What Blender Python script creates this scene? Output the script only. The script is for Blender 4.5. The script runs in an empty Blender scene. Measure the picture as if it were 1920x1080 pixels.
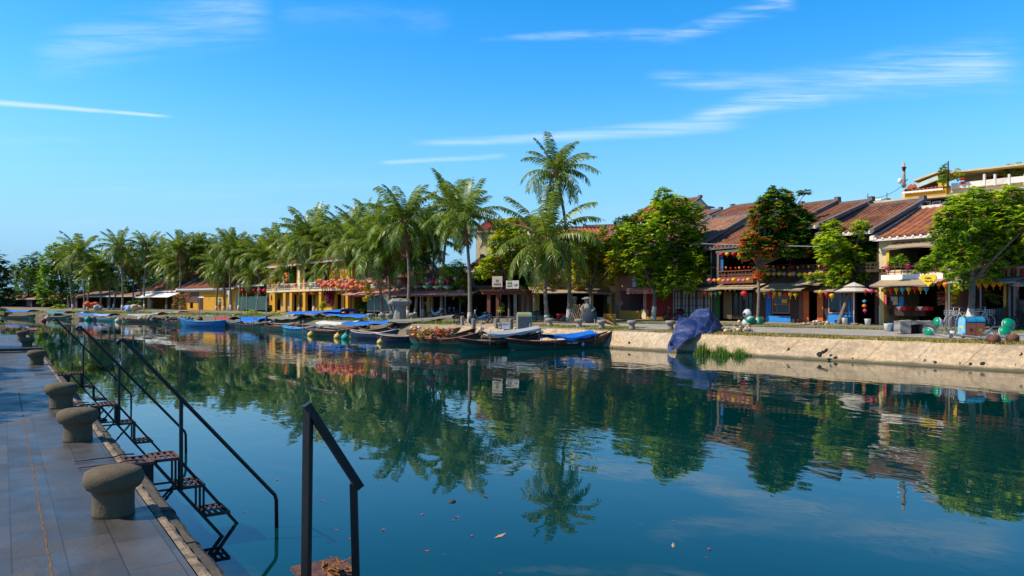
import bpy, math, random
from mathutils import Vector, Matrix
R_ = math.radians
scene = bpy.context.scene
COL = scene.collection
rnd = random.Random(7)

# ------------------------------------------------------------------ camera, sky, sun, exposure
F, CX, HY, CAMZ, YAW = 1387.0, 960.0, 569.0, 2.47, R_(34.55)
CS, SN = math.cos(YAW), math.sin(YAW)
cam = bpy.data.cameras.new('camera'); camo = bpy.data.objects.new('camera', cam); COL.objects.link(camo)
camo.location = (0, 0, CAMZ); camo.rotation_euler = (R_(90), 0, -YAW)
cam.sensor_width = 36; cam.lens = F / 1920 * 36; cam.shift_y = 29 / 1920
cam.clip_end = 5000; cam.clip_start = 0.05
scene.camera = camo
scene.view_settings.view_transform = 'Standard'; scene.view_settings.look = 'None'
scene.view_settings.gamma = 1; scene.view_settings.exposure = 0.22
scene.cycles.max_bounces = 8; scene.cycles.transparent_max_bounces = 12
scene.cycles.use_denoising = True

SUN_EL, SUN_DIR = R_(46), Vector((-0.91, 0.41))           # horizontal direction TOWARDS the sun
SUN_DIR.normalize()
sun = bpy.data.lights.new('sun', 'SUN'); suno = bpy.data.objects.new('sun', sun); COL.objects.link(suno)
sun.energy = 5.0; sun.angle = R_(0.5); sun.color = (1.0, 0.9, 0.74)
tosun = Vector((SUN_DIR.x * math.cos(SUN_EL), SUN_DIR.y * math.cos(SUN_EL), math.sin(SUN_EL)))
suno.rotation_euler = tosun.to_track_quat('Z', 'Y').to_euler()
suno.location = (0, 0, 60)

w = bpy.data.worlds.new('World'); scene.world = w; w.use_nodes = True
wn, wl = w.node_tree.nodes, w.node_tree.links
bg = wn['Background']; bg.inputs['Strength'].default_value = 0.15
sky = wn.new('ShaderNodeTexSky'); sky.sky_type = 'NISHITA'; sky.sun_disc = False
sky.sun_elevation = SUN_EL; sky.sun_rotation = math.atan2(SUN_DIR.x, SUN_DIR.y)
sky.air_density = 1.0; sky.dust_density = 0.4; sky.ozone_density = 2.5; sky.altitude = 0

def wmath(op, a, b=None, c=None, clamp=False):
    n = wn.new('ShaderNodeMath'); n.operation = op; n.use_clamp = clamp
    for i, v in enumerate((a, b, c)):
        if v is None: continue
        if isinstance(v, (int, float)): n.inputs[i].default_value = v
        else: wl.new(v, n.inputs[i])
    return n.outputs[0]
def wsmooth(x, lo, hi):
    n = wn.new('ShaderNodeMapRange'); n.interpolation_type = 'SMOOTHSTEP'
    wl.new(x, n.inputs[0]); n.inputs[1].default_value = lo; n.inputs[2].default_value = hi
    return n.outputs[0]
tc = wn.new('ShaderNodeTexCoord')
sep = wn.new('ShaderNodeSeparateXYZ'); wl.new(tc.outputs['Generated'], sep.inputs[0])
dx, dy, dz = sep.outputs
# a cloud sheet: directions projected on a fixed vertical world plane that stands to the north-east
fw = wmath('MAXIMUM', wmath('ADD', wmath('MULTIPLY', dx, SN), wmath('MULTIPLY', dy, CS)), 0.05)
rt = wmath('SUBTRACT', wmath('MULTIPLY', dx, CS), wmath('MULTIPLY', dy, SN))
cu = wmath('DIVIDE', rt, fw); cv = wmath('DIVIDE', dz, fw)
def cvec(sx, sy, rot=0.0, off=0.0):
    cmb = wn.new('ShaderNodeCombineXYZ'); wl.new(cu, cmb.inputs[0]); wl.new(cv, cmb.inputs[1])
    mp = wn.new('ShaderNodeMapping'); mp.vector_type = 'POINT'; wl.new(cmb.outputs[0], mp.inputs[0])
    mp.inputs['Rotation'].default_value = (0, 0, rot); mp.inputs['Scale'].default_value = (sx, sy, 1)
    mp.inputs['Location'].default_value = (off, off * .7, 0)
    return mp.outputs[0]
def wnoise(vec, scale, detail=5, rough=.6, dist=0.0):
    n = wn.new('ShaderNodeTexNoise'); wl.new(vec, n.inputs['Vector'])
    n.inputs['Scale'].default_value = scale; n.inputs['Detail'].default_value = detail
    n.inputs['Roughness'].default_value = rough; n.inputs['Distortion'].default_value = dist
    return n.outputs[0]
warp = wmath('SUBTRACT', wnoise(cvec(1, 2), 5.0, 4), .5)
def streak(x0, y0, x1, y1, w0, w1, dens, noise_scale=(3, 26), lo=.35, hi=.75, off=0.0, curve=0.0):
    """wispy cirrus between two sky directions; width grows from w0 to w1"""
    a = Vector(((x0 - 960) / F, (HY - y0) / F)); b = Vector(((x1 - 960) / F, (HY - y1) / F))
    L = (b - a).length; e = (b - a) / L; ang = math.atan2(e.y, e.x)
    pu = wmath('SUBTRACT', cu, a.x); pv = wmath('SUBTRACT', cv, a.y)
    s = wmath('DIVIDE', wmath('ADD', wmath('MULTIPLY', pu, e.x), wmath('MULTIPLY', pv, e.y)), L)
    t = wmath('SUBTRACT', wmath('MULTIPLY', pv, e.x), wmath('MULTIPLY', pu, e.y))
    t = wmath('ADD', t, wmath('MULTIPLY', warp, 0.5 * (w0 + w1) / F))
    if curve:
        t = wmath('ADD', t, wmath('MULTIPLY', wmath('MULTIPLY', s, wmath('SUBTRACT', 1.0, s)), curve * 4))
    wd = wmath('MAXIMUM', wmath('MULTIPLY_ADD', s, (w1 - w0) / F, w0 / F), 0.0008)
    q = wmath('DIVIDE', wmath('ABSOLUTE', t), wd)
    m = wsmooth(q, 1.0, 0.0)
    m = wmath('MULTIPLY', m, wsmooth(s, 0.0, 0.15)); m = wmath('MULTIPLY', m, wsmooth(s, 1.0, 0.86))
    nz = wsmooth(wnoise(cvec(noise_scale[0], noise_scale[1], -ang, off), 3.0, 6, .62, .4), lo, hi)
    return wmath('MULTIPLY', wmath('MULTIPLY', m, nz), dens)
clouds = [
    streak(750, 270, 1420, 222, 9, 24, .6, (1.2, 34), .2, .7, 1.3, .006),
    streak(1250, 236, 1935, 112, 20, 74, .72, (1.7, 26), .3, .75, 2.1, -.012),
    streak(1200, 146, 1660, 158, 20, 50, .5, (1.7, 24), .3, .8, 4.2),
    streak(880, 76, 1320, 70, 8, 20, .42, (4, 20), .3, .8, 5.5, -.005),
    streak(1230, 78, 1500, -6, 16, 32, .52, (3, 24), .3, .75, 6.7),
    streak(-60, 188, 335, 220, 9, 4, .72, (6, 10), .1, .45, 7.7),
    streak(40, 122, 520, 0, 60, 85, .5, (1.8, 18), .3, .85, 8.8),
    streak(500, 30, 860, 40, 40, 40, .16, (3, 12), .3, .9, 9.1),
    streak(700, 306, 960, 292, 6, 8, .42, (2, 26), .1, .6, 3.9),
    streak(100, 362, 900, 345, 30, 30, .16, (2, 20), .3, .9, 10.2),
    streak(900, 420, 1700, 372, 26, 30, .22, (2, 20), .3, .9, 11.5),
    streak(-100, 430, 800, 395, 26, 26, .18, (2, 20), .3, .9, 12.5),
    streak(-100, 262, 260, 262, 14, 10, .18, (3, 20), .3, .8, 13.5),
]
tot = clouds[0]
for c in clouds[1:]: tot = wmath('MAXIMUM', tot, c)
front = wsmooth(wmath('ADD', wmath('MULTIPLY', dx, SN), wmath('MULTIPLY', dy, CS)), .1, .3)
tot = wmath('MULTIPLY', tot, front)
hs = wn.new('ShaderNodeHueSaturation'); hs.inputs['Saturation'].default_value = 1.47; hs.inputs['Hue'].default_value = 0.499
hs.inputs['Value'].default_value = 1.42
wl.new(sky.outputs[0], hs.inputs['Color'])
cl = wn.new('ShaderNodeMixRGB'); cl.inputs['Color2'].default_value = (4.2, 5.4, 6.7, 1)
hz_ = wn.new('ShaderNodeMixRGB'); hz_.inputs['Color2'].default_value = (1.15, 2.8, 4.6, 1)
zen = wn.new('ShaderNodeMixRGB'); zen.blend_type = 'MULTIPLY'; zen.inputs['Color2'].default_value = (.18, .20, .25, 1)   # sky darkened towards the unseen zenith to cut fill light
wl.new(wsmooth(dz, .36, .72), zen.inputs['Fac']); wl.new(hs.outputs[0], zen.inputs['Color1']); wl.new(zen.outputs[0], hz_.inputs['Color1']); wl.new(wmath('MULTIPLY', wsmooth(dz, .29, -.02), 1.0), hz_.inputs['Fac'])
wl.new(hz_.outputs[0], cl.inputs['Color1']); wl.new(tot, cl.inputs['Fac'])
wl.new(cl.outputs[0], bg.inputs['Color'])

# ------------------------------------------------------------------ measuring helpers
def pt(px, py, D):
    """world point seen at photo position px, py at depth D"""
    r = (px - CX) * D / F
    return Vector((r * CS + D * SN, -r * SN + D * CS, CAMZ - (py - HY) * D / F))
def wp(px, py, z=0.0):
    """point of the horizontal plane z seen at px, py"""
    D = (CAMZ - z) * F / (py - HY)
    return pt(px, py, D)
BANK = [(40, -60), (34, -20), (30.4, 11.8), (27.8, 31), (25.8, 45), (24.6, 60), (22.8, 80), (20, 100), (15.5, 120), (8, 140), (-4, 158), (-34, 180), (-90, 200), (-260, 240)]
BANK = [Vector(p) for p in BANK]
def bank_d(x, y):
    p = Vector((x, y)); best = 1e9; sgn = 1
    for a, b in zip(BANK, BANK[1:]):
        ab = b - a; t = max(0, min(1, (p - a).dot(ab) / ab.dot(ab))); q = a + ab * t
        d = (p - q).length
        if d < best:
            best = d; cr = ab.x * (p - q).y - ab.y * (p - q).x; sgn = -1 if cr > 0 else 1
    return best * sgn
def top_z(y):
    return 1.2 + .3 * max(0, min(1, (y - 60) / 35))
def gz(x, y):
    d = bank_d(x, y)
    if d < 0: return -5
    if d < .7: return .9
    return .9 + (top_z(y) - .9) * min(1, (d - .7) / 11)
def gp(px, py):
    """far-bank ground point seen at px, py"""
    D = 20.0
    while D < 400:
        p = pt(px, py, D)
        if p.z <= gz(p.x, p.y): break
        D += .5
    lo, hi = D - .5, D
    for _ in range(18):
        m = (lo + hi) / 2; p = pt(px, py, m)
        if p.z <= gz(p.x, p.y): hi = m
        else: lo = m
    return pt(px, py, hi)
def depth(p): return p.x * SN + p.y * CS

# ------------------------------------------------------------------ materials
MATS = {}
def M(name, col, rough=.65, var=.18, scale=3.0, bump=0.0, metal=0.0, spec=.4, island=0.0, trans=0.0, hue=0.0, bscale=None, tgain=1.0):
    if name in MATS: return MATS[name]
    m = bpy.data.materials.new(name); MATS[name] = m; m.use_nodes = True
    n, l = m.node_tree.nodes, m.node_tree.links
    b = n['Principled BSDF']; b.inputs['Roughness'].default_value = rough; b.inputs['Metallic'].default_value = metal
    b.inputs['Specular IOR Level'].default_value = spec
    tcn = n.new('ShaderNodeTexCoord')
    nz = n.new('ShaderNodeTexNoise'); nz.inputs['Scale'].default_value = scale; nz.inputs['Detail'].default_value = 6
    nz.inputs['Roughness'].default_value = .65
    l.new(tcn.outputs['Object'], nz.inputs['Vector'])
    mr = n.new('ShaderNodeMapRange'); l.new(nz.outputs[0], mr.inputs[0])
    mr.inputs[1].default_value = .3; mr.inputs[2].default_value = .7
    mr.inputs[3].default_value = 1 - var; mr.inputs[4].default_value = 1 + var
    hsn = n.new('ShaderNodeHueSaturation'); hsn.inputs['Color'].default_value = (*col, 1)
    val = mr.outputs[0]
    if island:
        g = n.new('ShaderNodeNewGeometry')
        mr2 = n.new('ShaderNodeMapRange'); l.new(g.outputs['Random Per Island'], mr2.inputs[0])
        mr2.inputs[3].default_value = 1 - island; mr2.inputs[4].default_value = 1 + island
        mu = n.new('ShaderNodeMath'); mu.operation = 'MULTIPLY'; l.new(mr.outputs[0], mu.inputs[0]); l.new(mr2.outputs[0], mu.inputs[1])
        val = mu.outputs[0]
        if hue:
            mr3 = n.new('ShaderNodeMapRange'); l.new(g.outputs['Random Per Island'], mr3.inputs[0])
            mr3.inputs[3].default_value = .5 + hue * .4; mr3.inputs[4].default_value = .5 - hue
            l.new(mr3.outputs[0], hsn.inputs['Hue'])
    l.new(val, hsn.inputs['Value']); l.new(hsn.outputs[0], b.inputs['Base Color'])
    if bump:
        bn = n.new('ShaderNodeBump'); bn.inputs['Strength'].default_value = bump; bn.inputs['Distance'].default_value = .03
        if bscale:
            nb = n.new('ShaderNodeTexNoise'); nb.inputs['Scale'].default_value = bscale; nb.inputs['Detail'].default_value = 5
            l.new(tcn.outputs['Object'], nb.inputs['Vector']); l.new(nb.outputs[0], bn.inputs['Height'])
        else: l.new(nz.outputs[0], bn.inputs['Height'])
        l.new(bn.outputs[0], b.inputs['Normal'])
    if trans:
        tr = n.new('ShaderNodeBsdfTranslucent'); tg = n.new('ShaderNodeHueSaturation'); tg.inputs['Value'].default_value = tgain; tg.inputs['Hue'].default_value = .485 if tgain > 1 else .5
        l.new(hsn.outputs[0], tg.inputs['Color']); l.new(tg.outputs[0], tr.inputs['Color'])
        mx = n.new('ShaderNodeMixShader'); mx.inputs[0].default_value = trans
        l.new(b.outputs[0], mx.inputs[1]); l.new(tr.outputs[0], mx.inputs[2])
        l.new(mx.outputs[0], n['Material Output'].inputs['Surface'])
    return m
def stain_or_sheen(m, col, scale, lo, hi, amount=1.0, stretch=(1, 1, 1)):
    """second, irregular patch colour (dirt, moss, wear, painted highlights) on a material"""
    n, l = m.node_tree.nodes, m.node_tree.links
    b = n['Principled BSDF']; src = b.inputs['Base Color'].links[0].from_socket
    tcn = n.new('ShaderNodeTexCoord'); mp = n.new('ShaderNodeMapping'); mp.inputs['Scale'].default_value = stretch
    l.new(tcn.outputs['Object'], mp.inputs[0])
    nz = n.new('ShaderNodeTexNoise'); nz.inputs['Scale'].default_value = scale; nz.inputs['Detail'].default_value = 7
    nz.inputs['Roughness'].default_value = .7
    l.new(mp.outputs[0], nz.inputs['Vector'])
    mr = n.new('ShaderNodeMapRange'); l.new(nz.outputs[0], mr.inputs[0]); mr.inputs[1].default_value = lo; mr.inputs[2].default_value = hi
    mr.inputs[4].default_value = amount
    mx = n.new('ShaderNodeMixRGB'); mx.inputs['Color2'].default_value = (*col, 1)
    l.new(mr.outputs[0], mx.inputs[0]); l.new(src, mx.inputs['Color1']); l.new(mx.outputs[0], b.inputs['Base Color'])
    return m

# ------------------------------------------------------------------ mesh builder
class MB:
    def __init__(s): s.v = []; s.f = []; s.m = []; s.sm = []
    def add(s, vs, fs, m=0, smooth=False):
        o = len(s.v); s.v += [tuple(v) for v in vs]
        for f in fs: s.f.append([i + o for i in f]); s.m.append(m); s.sm.append(smooth)
        return s
    def box(s, x0, x1, y0, y1, z0, z1, m=0):
        if x0 > x1: x0, x1 = x1, x0
        if y0 > y1: y0, y1 = y1, y0
        if z0 > z1: z0, z1 = z1, z0
        v = [(x, y, z) for z in (z0, z1) for y in (y0, y1) for x in (x0, x1)]
        return s.add(v, [(0, 2, 3, 1), (4, 5, 7, 6), (0, 1, 5, 4), (2, 6, 7, 3), (0, 4, 6, 2), (1, 3, 7, 5)], m)
    def hexa(s, low, high, m=0):
        """prism between two quads (each four points, same order)"""
        return s.add(list(low) + list(high), [(3, 2, 1, 0), (4, 5, 6, 7), (0, 1, 5, 4), (1, 2, 6, 5), (2, 3, 7, 6), (3, 0, 4, 7)], m)
    def tube(s, pts, r, n=8, m=0, cap=True, smooth=True, flat=1.0):
        pts = [Vector(p) for p in pts]; k = len(pts)
        rs = r if isinstance(r, (list, tuple)) else [r] * k
        vs = []; up = Vector((0, 0, 1)); prev = None
        for i, p in enumerate(pts):
            t = (pts[min(i + 1, k - 1)] - pts[max(i - 1, 0)]).normalized()
            if prev is None:
                a = t.cross(up)
                if a.length < 1e-3: a = t.cross(Vector((0, 1, 0)))
            else:
                a = prev - t * prev.dot(t)
            a.normalize(); prev = a; b = t.cross(a)
            for j in range(n):
                q = 2 * math.pi * (j + .5) / n
                vs.append(p + (a * math.cos(q) + b * math.sin(q) * flat) * rs[i])
        fs = [(i * n + j, i * n + (j + 1) % n, (i + 1) * n + (j + 1) % n, (i + 1) * n + j) for i in range(k - 1) for j in range(n)]
        if cap: fs += [tuple(range(n))[::-1], tuple(range((k - 1) * n, k * n))]
        return s.add(vs, fs, m, smooth)
    def bar(s, a, b, wd, m=0, hgt=None):
        """square bar"""
        return s.tube([a, b], [wd * .7071] * 2, 4, m, True, False)
    def lathe(s, prof, c=(0, 0, 0), n=16, m=0, smooth=True, axis=None, wob=0.0, seed=0):
        """profile of (radius, height) revolved about +Z or an axis"""
        c = Vector(c); q = Vector(axis).normalized().to_track_quat('Z', 'Y') if axis else None
        rr = random.Random(seed); vs = []
        ph = [rr.uniform(0, 6.28) for _ in range(4)]
        for r, z in prof:
            for j in range(n):
                a = 2 * math.pi * j / n
                k = 1 + wob * (math.sin(2 * a + ph[0] + z * 3) + .6 * math.sin(3 * a + ph[1] - z * 5) + .4 * math.sin(5 * a + ph[2]))
                p = Vector((r * k * math.cos(a), r * k * math.sin(a), z))
                if q: p = q @ p
                vs.append(c + p)
        k = len(prof)
        fs = [(i * n + j, i * n + (j + 1) % n, (i + 1) * n + (j + 1) % n, (i + 1) * n + j) for i in range(k - 1) for j in range(n)]
        if prof[0][0] > 1e-4: fs.append(tuple(range(n))[::-1])
        if prof[-1][0] > 1e-4: fs.append(tuple(range((k - 1) * n, k * n)))
        return s.add(vs, fs, m, smooth)
    def grid(s, fn, nu, nv, m=0, smooth=True):
        vs = [fn(i / nu, j / nv) for j in range(nv + 1) for i in range(nu + 1)]
        fs = [(j * (nu + 1) + i, j * (nu + 1) + i + 1, (j + 1) * (nu + 1) + i + 1, (j + 1) * (nu + 1) + i) for j in range(nv) for i in range(nu)]
        return s.add(vs, fs, m, smooth)
    def blob(s, c, r, n=10, seed=0, wob=.15, m=0, squash=1.0):
        rr = random.Random(seed); prof = []
        for i in range(7):
            a = -math.pi / 2 + math.pi * i / 6
            prof.append((max(1e-5, r * math.cos(a) * (1 + rr.uniform(-wob, wob))), r * squash * math.sin(a)))
        return s.lathe(prof, c, n, m, True, None, wob * .5, seed)
    def mesh(s, name, mats):
        me = bpy.data.meshes.new(name); me.from_pydata(s.v, [], s.f)
        mats = mats if isinstance(mats, (list, tuple)) else [mats]
        for mt in mats: me.materials.append(mt)
        me.polygons.foreach_set('material_index', s.m); me.polygons.foreach_set('use_smooth', s.sm)
        me.update(); return me
def put(name, mesh, parent=None, loc=None, rot=None, scale=None):
    o = bpy.data.objects.new(name, mesh); COL.objects.link(o)
    if parent: o.parent = parent
    if loc is not None: o.location = loc
    if rot is not None: o.rotation_euler = rot
    if scale is not None: o.scale = scale if isinstance(scale, (tuple, list)) else (scale,) * 3
    return o
def obj(name, mb, mats, parent=None, **k): return put(name, mb.mesh(name, mats), parent, **k)
def tag(o, label=None, cat=None, group=None, kind=None):
    if label: o['label'] = label
    if cat: o['category'] = cat
    if group: o['group'] = group
    if kind: o['kind'] = kind
    return o
def thing(name, label, cat, loc=(0, 0, 0), rotz=0.0, group=None):
    o = put(name, None, None, loc, (0, 0, rotz)); return tag(o, label, cat, group)
def dup(o, parent=None, **k):
    c = o.copy(); COL.objects.link(c)
    if parent: c.parent = parent
    for ch in list(o.children): dup(ch, c)
    return c
def text(body, size, mt, parent, loc, rot=(R_(90), 0, 0), name='lettering', ext=.01):
    cu_ = bpy.data.curves.new(name, 'FONT'); cu_.body = body; cu_.size = size; cu_.extrude = ext
    cu_.align_x = 'CENTER'; cu_.align_y = 'CENTER'; cu_.materials.append(mt)
    o = bpy.data.objects.new(name, cu_); COL.objects.link(o)
    if parent: o.parent = parent
    o.location = loc; o.rotation_euler = rot
    me = bpy.data.meshes.new_from_object(o.evaluated_get(bpy.context.evaluated_depsgraph_get())); bpy.data.objects.remove(o)
    return put(name, me, parent, loc, rot)
# ------------------------------------------------------------------ ground, water, banks
def water_material():
    m = bpy.data.materials.new('river_water'); m.use_nodes = True
    n, l = m.node_tree.nodes, m.node_tree.links; b = n['Principled BSDF']
    b.inputs['Base Color'].default_value = (.0, .030, .031, 1); b.inputs['Roughness'].default_value = .012
    b.inputs['IOR'].default_value = 1.36
    tcn = n.new('ShaderNodeTexCoord')
    def nz(scale, stretch, det, rot=0.0, dist=0.0):
        mp = n.new('ShaderNodeMapping'); mp.inputs['Scale'].default_value = stretch; mp.inputs['Rotation'].default_value = (0, 0, rot)
        l.new(tcn.outputs['Object'], mp.inputs[0])
        t = n.new('ShaderNodeTexNoise'); t.inputs['Scale'].default_value = scale; t.inputs['Detail'].default_value = det
        t.inputs['Distortion'].default_value = dist
        l.new(mp.outputs[0], t.inputs['Vector']); return t.outputs[0]
    def mth(op, a, c):
        t = n.new('ShaderNodeMath'); t.operation = op
        for i, v in enumerate((a, c)):
            if isinstance(v, (int, float)): t.inputs[i].default_value = v
            else: l.new(v, t.inputs[i])
        return t.outputs[0]
    patch = n.new('ShaderNodeMapRange'); patch.interpolation_type = 'SMOOTHSTEP'
    l.new(nz(.11, (1, .6, 1), 2), patch.inputs[0]); patch.inputs[1].default_value = .38; patch.inputs[2].default_value = .66
    patch.inputs[3].default_value = .2; patch.inputs[4].default_value = 1.5
    small = mth('MULTIPLY', nz(2.6, (1, .55, 1), 2, R_(-35), .3), .006)
    mid = mth('MULTIPLY', nz(.75, (1, .5, 1), 2, R_(-30), .4), .015)
    big = mth('MULTIPLY', nz(.22, (1, .7, 1), 1), .008)
    sx = n.new('ShaderNodeSeparateXYZ'); l.new(tcn.outputs['Object'], sx.inputs[0])
    calm = n.new('ShaderNodeMapRange'); calm.interpolation_type = 'SMOOTHSTEP'; l.new(sx.outputs[0], calm.inputs[0])     # sheltered water beside the quay
    calm.inputs[1].default_value = 2.5; calm.inputs[2].default_value = 12; calm.inputs[3].default_value = .35; calm.inputs[4].default_value = 1.0
    h = mth('ADD', mth('MULTIPLY', mth('MULTIPLY', mth('ADD', small, mid), patch.outputs[0]), calm.outputs[0]), big)
    bn = n.new('ShaderNodeBump'); bn.inputs['Strength'].default_value = 1.0; bn.inputs['Distance'].default_value = 1.0
    l.new(h, bn.inputs['Height']); l.new(bn.outputs[0], b.inputs['Normal'])
    return m
wm = MB(); wm.add([(-500, -80, 0), (130, -80, 0), (130, 420, 0), (-500, 420, 0)], [(0, 1, 2, 3)])
tag(obj('river_water', wm, water_material()), 'calm green blue river water', 'water', kind='structure')

def bank_offset(d):
    out = []
    for i, p in enumerate(BANK):
        a = BANK[max(i - 1, 0)]; b = BANK[min(i + 1, len(BANK) - 1)]
        t = (b - a).normalized(); out.append(p + Vector((t.y, -t.x)) * d)
    return out
def resample(k=6):
    """smooth bank line"""
    pts = []
    P = [BANK[0]] + BANK + [BANK[-1]]
    for i in range(1, len(P) - 2):
        for j in range(k):
            t = j / k; p0, p1, p2, p3 = P[i - 1], P[i], P[i + 1], P[i + 2]
            pts.append(.5 * ((2 * p1) + (p2 - p0) * t + (2 * p0 - 5 * p1 + 4 * p2 - p3) * t * t + (3 * p1 - p0 - 3 * p2 + p3) * t ** 3))
    pts.append(BANK[-1]); return pts
BANK = resample()
def band(name, offs, mats, zadd=0.0, ymin=-1e9, ymax=1e9, zfun=None, label=None, cat=None, kind='structure', m=0):
    """sheet that follows the bank between offsets inland"""
    lines = [bank_offset(o) for o in offs]; mb = MB(); vs = []; idx = {}
    n = len(BANK); fs = []
    for j, ln in enumerate(lines):
        for i, p in enumerate(ln):
            z = (zfun(offs[j], BANK[i].y) if zfun else .9 + (top_z(BANK[i].y) - .9) * max(0, min(1, (offs[j] - .7) / 11))) + zadd
            vs.append((p.x, p.y, z))
    for j in range(len(offs) - 1):
        for i in range(n - 1):
            if BANK[i].y < ymin or BANK[i + 1].y > ymax: continue
            fs.append((j * n + i, j * n + i + 1, (j + 1) * n + i + 1, (j + 1) * n + i)[::-1])
    mb.add(vs, fs, 0, True)
    return tag(obj(name, mb, mats), label, cat, kind=kind)
dirt = stain_or_sheen(M('packed_dirt', (.22, .175, .12), .95, .2, .6, .4), (.16, .15, .06), .5, .5, .62, .8)
stain_or_sheen(dirt, (.20, .17, .13), 3.0, .5, .7, .6)
band('far_ground', [.62, 3, 7, 11.7, 25, 60, 400, 1500], dirt)
roadm = stain_or_sheen(M('worn_concrete_road', (.33, .30, .27), .9, .15, .8, .2), (.20, .18, .16), 1.3, .48, .68, .8)
band('riverside_road', [3.3, 7.9], roadm, .012, -30, 41)
pavem = stain_or_sheen(M('pale_pavement', (.36, .29, .21), .9, .16, 1.2, .2), (.26, .21, .15), .9, .5, .7, .8)
band('promenade_pavement', [.7, 3.29], pavem, .010, 33, 130)
band('house_front_pavement', [10.2, 14.5], pavem, .010, -30, 50)
band('road_kerb', [7.9, 8.05], M('kerb_stone', (.36, .34, .31), .85), .09, -30, 41)

# sloping revetment of the far bank: weathered pinkish concrete slabs with drain holes
revm = M('weathered_concrete', (.47, .345, .215), .93, .34, 6.0, 1.0, bscale=7.0)  # random tone also paints in the shading of rough bumps
stain_or_sheen(revm, (.22, .17, .12), 1.5, .52, .72, .75, (1, .5, 2))
stain_or_sheen(revm, (.60, .50, .38), .6, .5, .7, .6); stain_or_sheen(revm, (.30, .215, .135), 4.0, .5, .7, .7); stain_or_sheen(revm, (.15, .12, .085), 9.0, .58, .7, .7); stain_or_sheen(revm, (.20, .155, .10), .8, .5, .68, .6, (1, .4, 1))
def slab_joints(m):
    n, l = m.node_tree.nodes, m.node_tree.links; b = n['Principled BSDF']; src = b.inputs['Base Color'].links[0].from_socket
    tcn = n.new('ShaderNodeTexCoord'); mp = n.new('ShaderNodeMapping'); mp.inputs['Rotation'].default_value = (0, 0, R_(0))
    l.new(tcn.outputs['Object'], mp.inputs[0])
    nz = n.new('ShaderNodeTexNoise'); nz.inputs['Scale'].default_value = 2.0; l.new(mp.outputs[0], nz.inputs['Vector'])
    sp = n.new('ShaderNodeSeparateXYZ'); l.new(mp.outputs[0], sp.inputs[0])
    def mt(op, a, c=0.0):
        t = n.new('ShaderNodeMath'); t.operation = op
        for i, v in enumerate((a, c)):
            if isinstance(v, (int, float)): t.inputs[i].default_value = v
            else: l.new(v, t.inputs[i])
        return t.outputs[0]
    y = mt('ADD', mt('MULTIPLY', sp.outputs[1], .55), mt('MULTIPLY', nz.outputs[0], .10))
    y = mt('ADD', y, mt('MULTIPLY', sp.outputs[2], .35))
    fr = mt('FRACT', y); ln = mt('LESS_THAN', mt('ABSOLUTE', mt('SUBTRACT', fr, .5)), .011)
    crack = n.new('ShaderNodeTexVoronoi'); crack.feature = 'DISTANCE_TO_EDGE'; crack.inputs['Scale'].default_value = .55
    l.new(mp.outputs[0], crack.inputs['Vector'])
    ck = mt('LESS_THAN', crack.outputs['Distance'], .0035)
    fac = mt('MULTIPLY', mt('MAXIMUM', ln, mt('MULTIPLY', ck, .0)), .6)
    mx = n.new('ShaderNodeMixRGB'); mx.inputs['Color2'].default_value = (.10, .075, .05, 1)
    l.new(fac, mx.inputs[0]); l.new(src, mx.inputs['Color1'])
    # wet, algae darkened foot
    wet = n.new('ShaderNodeMapRange'); l.new(mt('ADD', sp.outputs[2], mt('MULTIPLY', nz.outputs[0], .12)), wet.inputs[0])
    far = n.new('ShaderNodeMapRange'); l.new(mt('ADD', sp.outputs[1], mt('MULTIPLY', nz.outputs[0], 9)), far.inputs[0]); far.inputs[1].default_value = 46; far.inputs[2].default_value = 58; far.inputs[4].default_value = .85   # muddy, overgrown further upstream
    wet.inputs[1].default_value = .22; wet.inputs[2].default_value = .12
    mx3 = n.new('ShaderNodeMixRGB'); mx3.inputs['Color2'].default_value = (.075, .07, .04, 1); l.new(far.outputs[0], mx3.inputs[0]); l.new(mx.outputs[0], mx3.inputs['Color1'])
    mx2 = n.new('ShaderNodeMixRGB'); mx2.inputs['Color2'].default_value = (.10, .085, .05, 1)
    l.new(wet.outputs[0], mx2.inputs[0]); l.new(mx3.outputs[0], mx2.inputs['Color1']); l.new(mx2.outputs[0], b.inputs['Base Color'])
slab_joints(revm)
def revetment():
    mb = MB(); rr = random.Random(3); prof = [(-.25, -.6), (-.16, .06), (-.06, .10), (0.0, .14), (.22, .40), (.40, .62), (.55, .82), (.62, .905), (.72, .915), (.95, .90)]
    n = len(BANK); sub = 12; pts = []
    for i in range(n - 1):
        for k in range(sub):
            t = k / sub; pts.append((BANK[i].lerp(BANK[i + 1], t), (BANK[i + 1] - BANK[i]).normalized()))
    vs = []; K = len(prof)
    for p, t in pts:
        nrm = Vector((t.y, -t.x))
        for j, (d, z) in enumerate(prof):
            jit = rr.uniform(-.032, .032) if 2 <= j <= 8 else 0
            q = p + nrm * (d + jit); vs.append((q.x, q.y, z + jit * .6))
    fs = [(i * K + j, (i + 1) * K + j, (i + 1) * K + j + 1, i * K + j + 1)[::-1] for i in range(len(pts) - 1) for j in range(K - 1)]
    mb.add(vs, fs, 0, True); return mb
wall = tag(obj('embankment_wall', revetment(), revm), 'long sloping embankment wall of pale weathered concrete along the far bank', 'wall')
holem = M('drain_hole_dark', (.012, .01, .008), .9)
hb = MB(); rr = random.Random(5)
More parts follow.
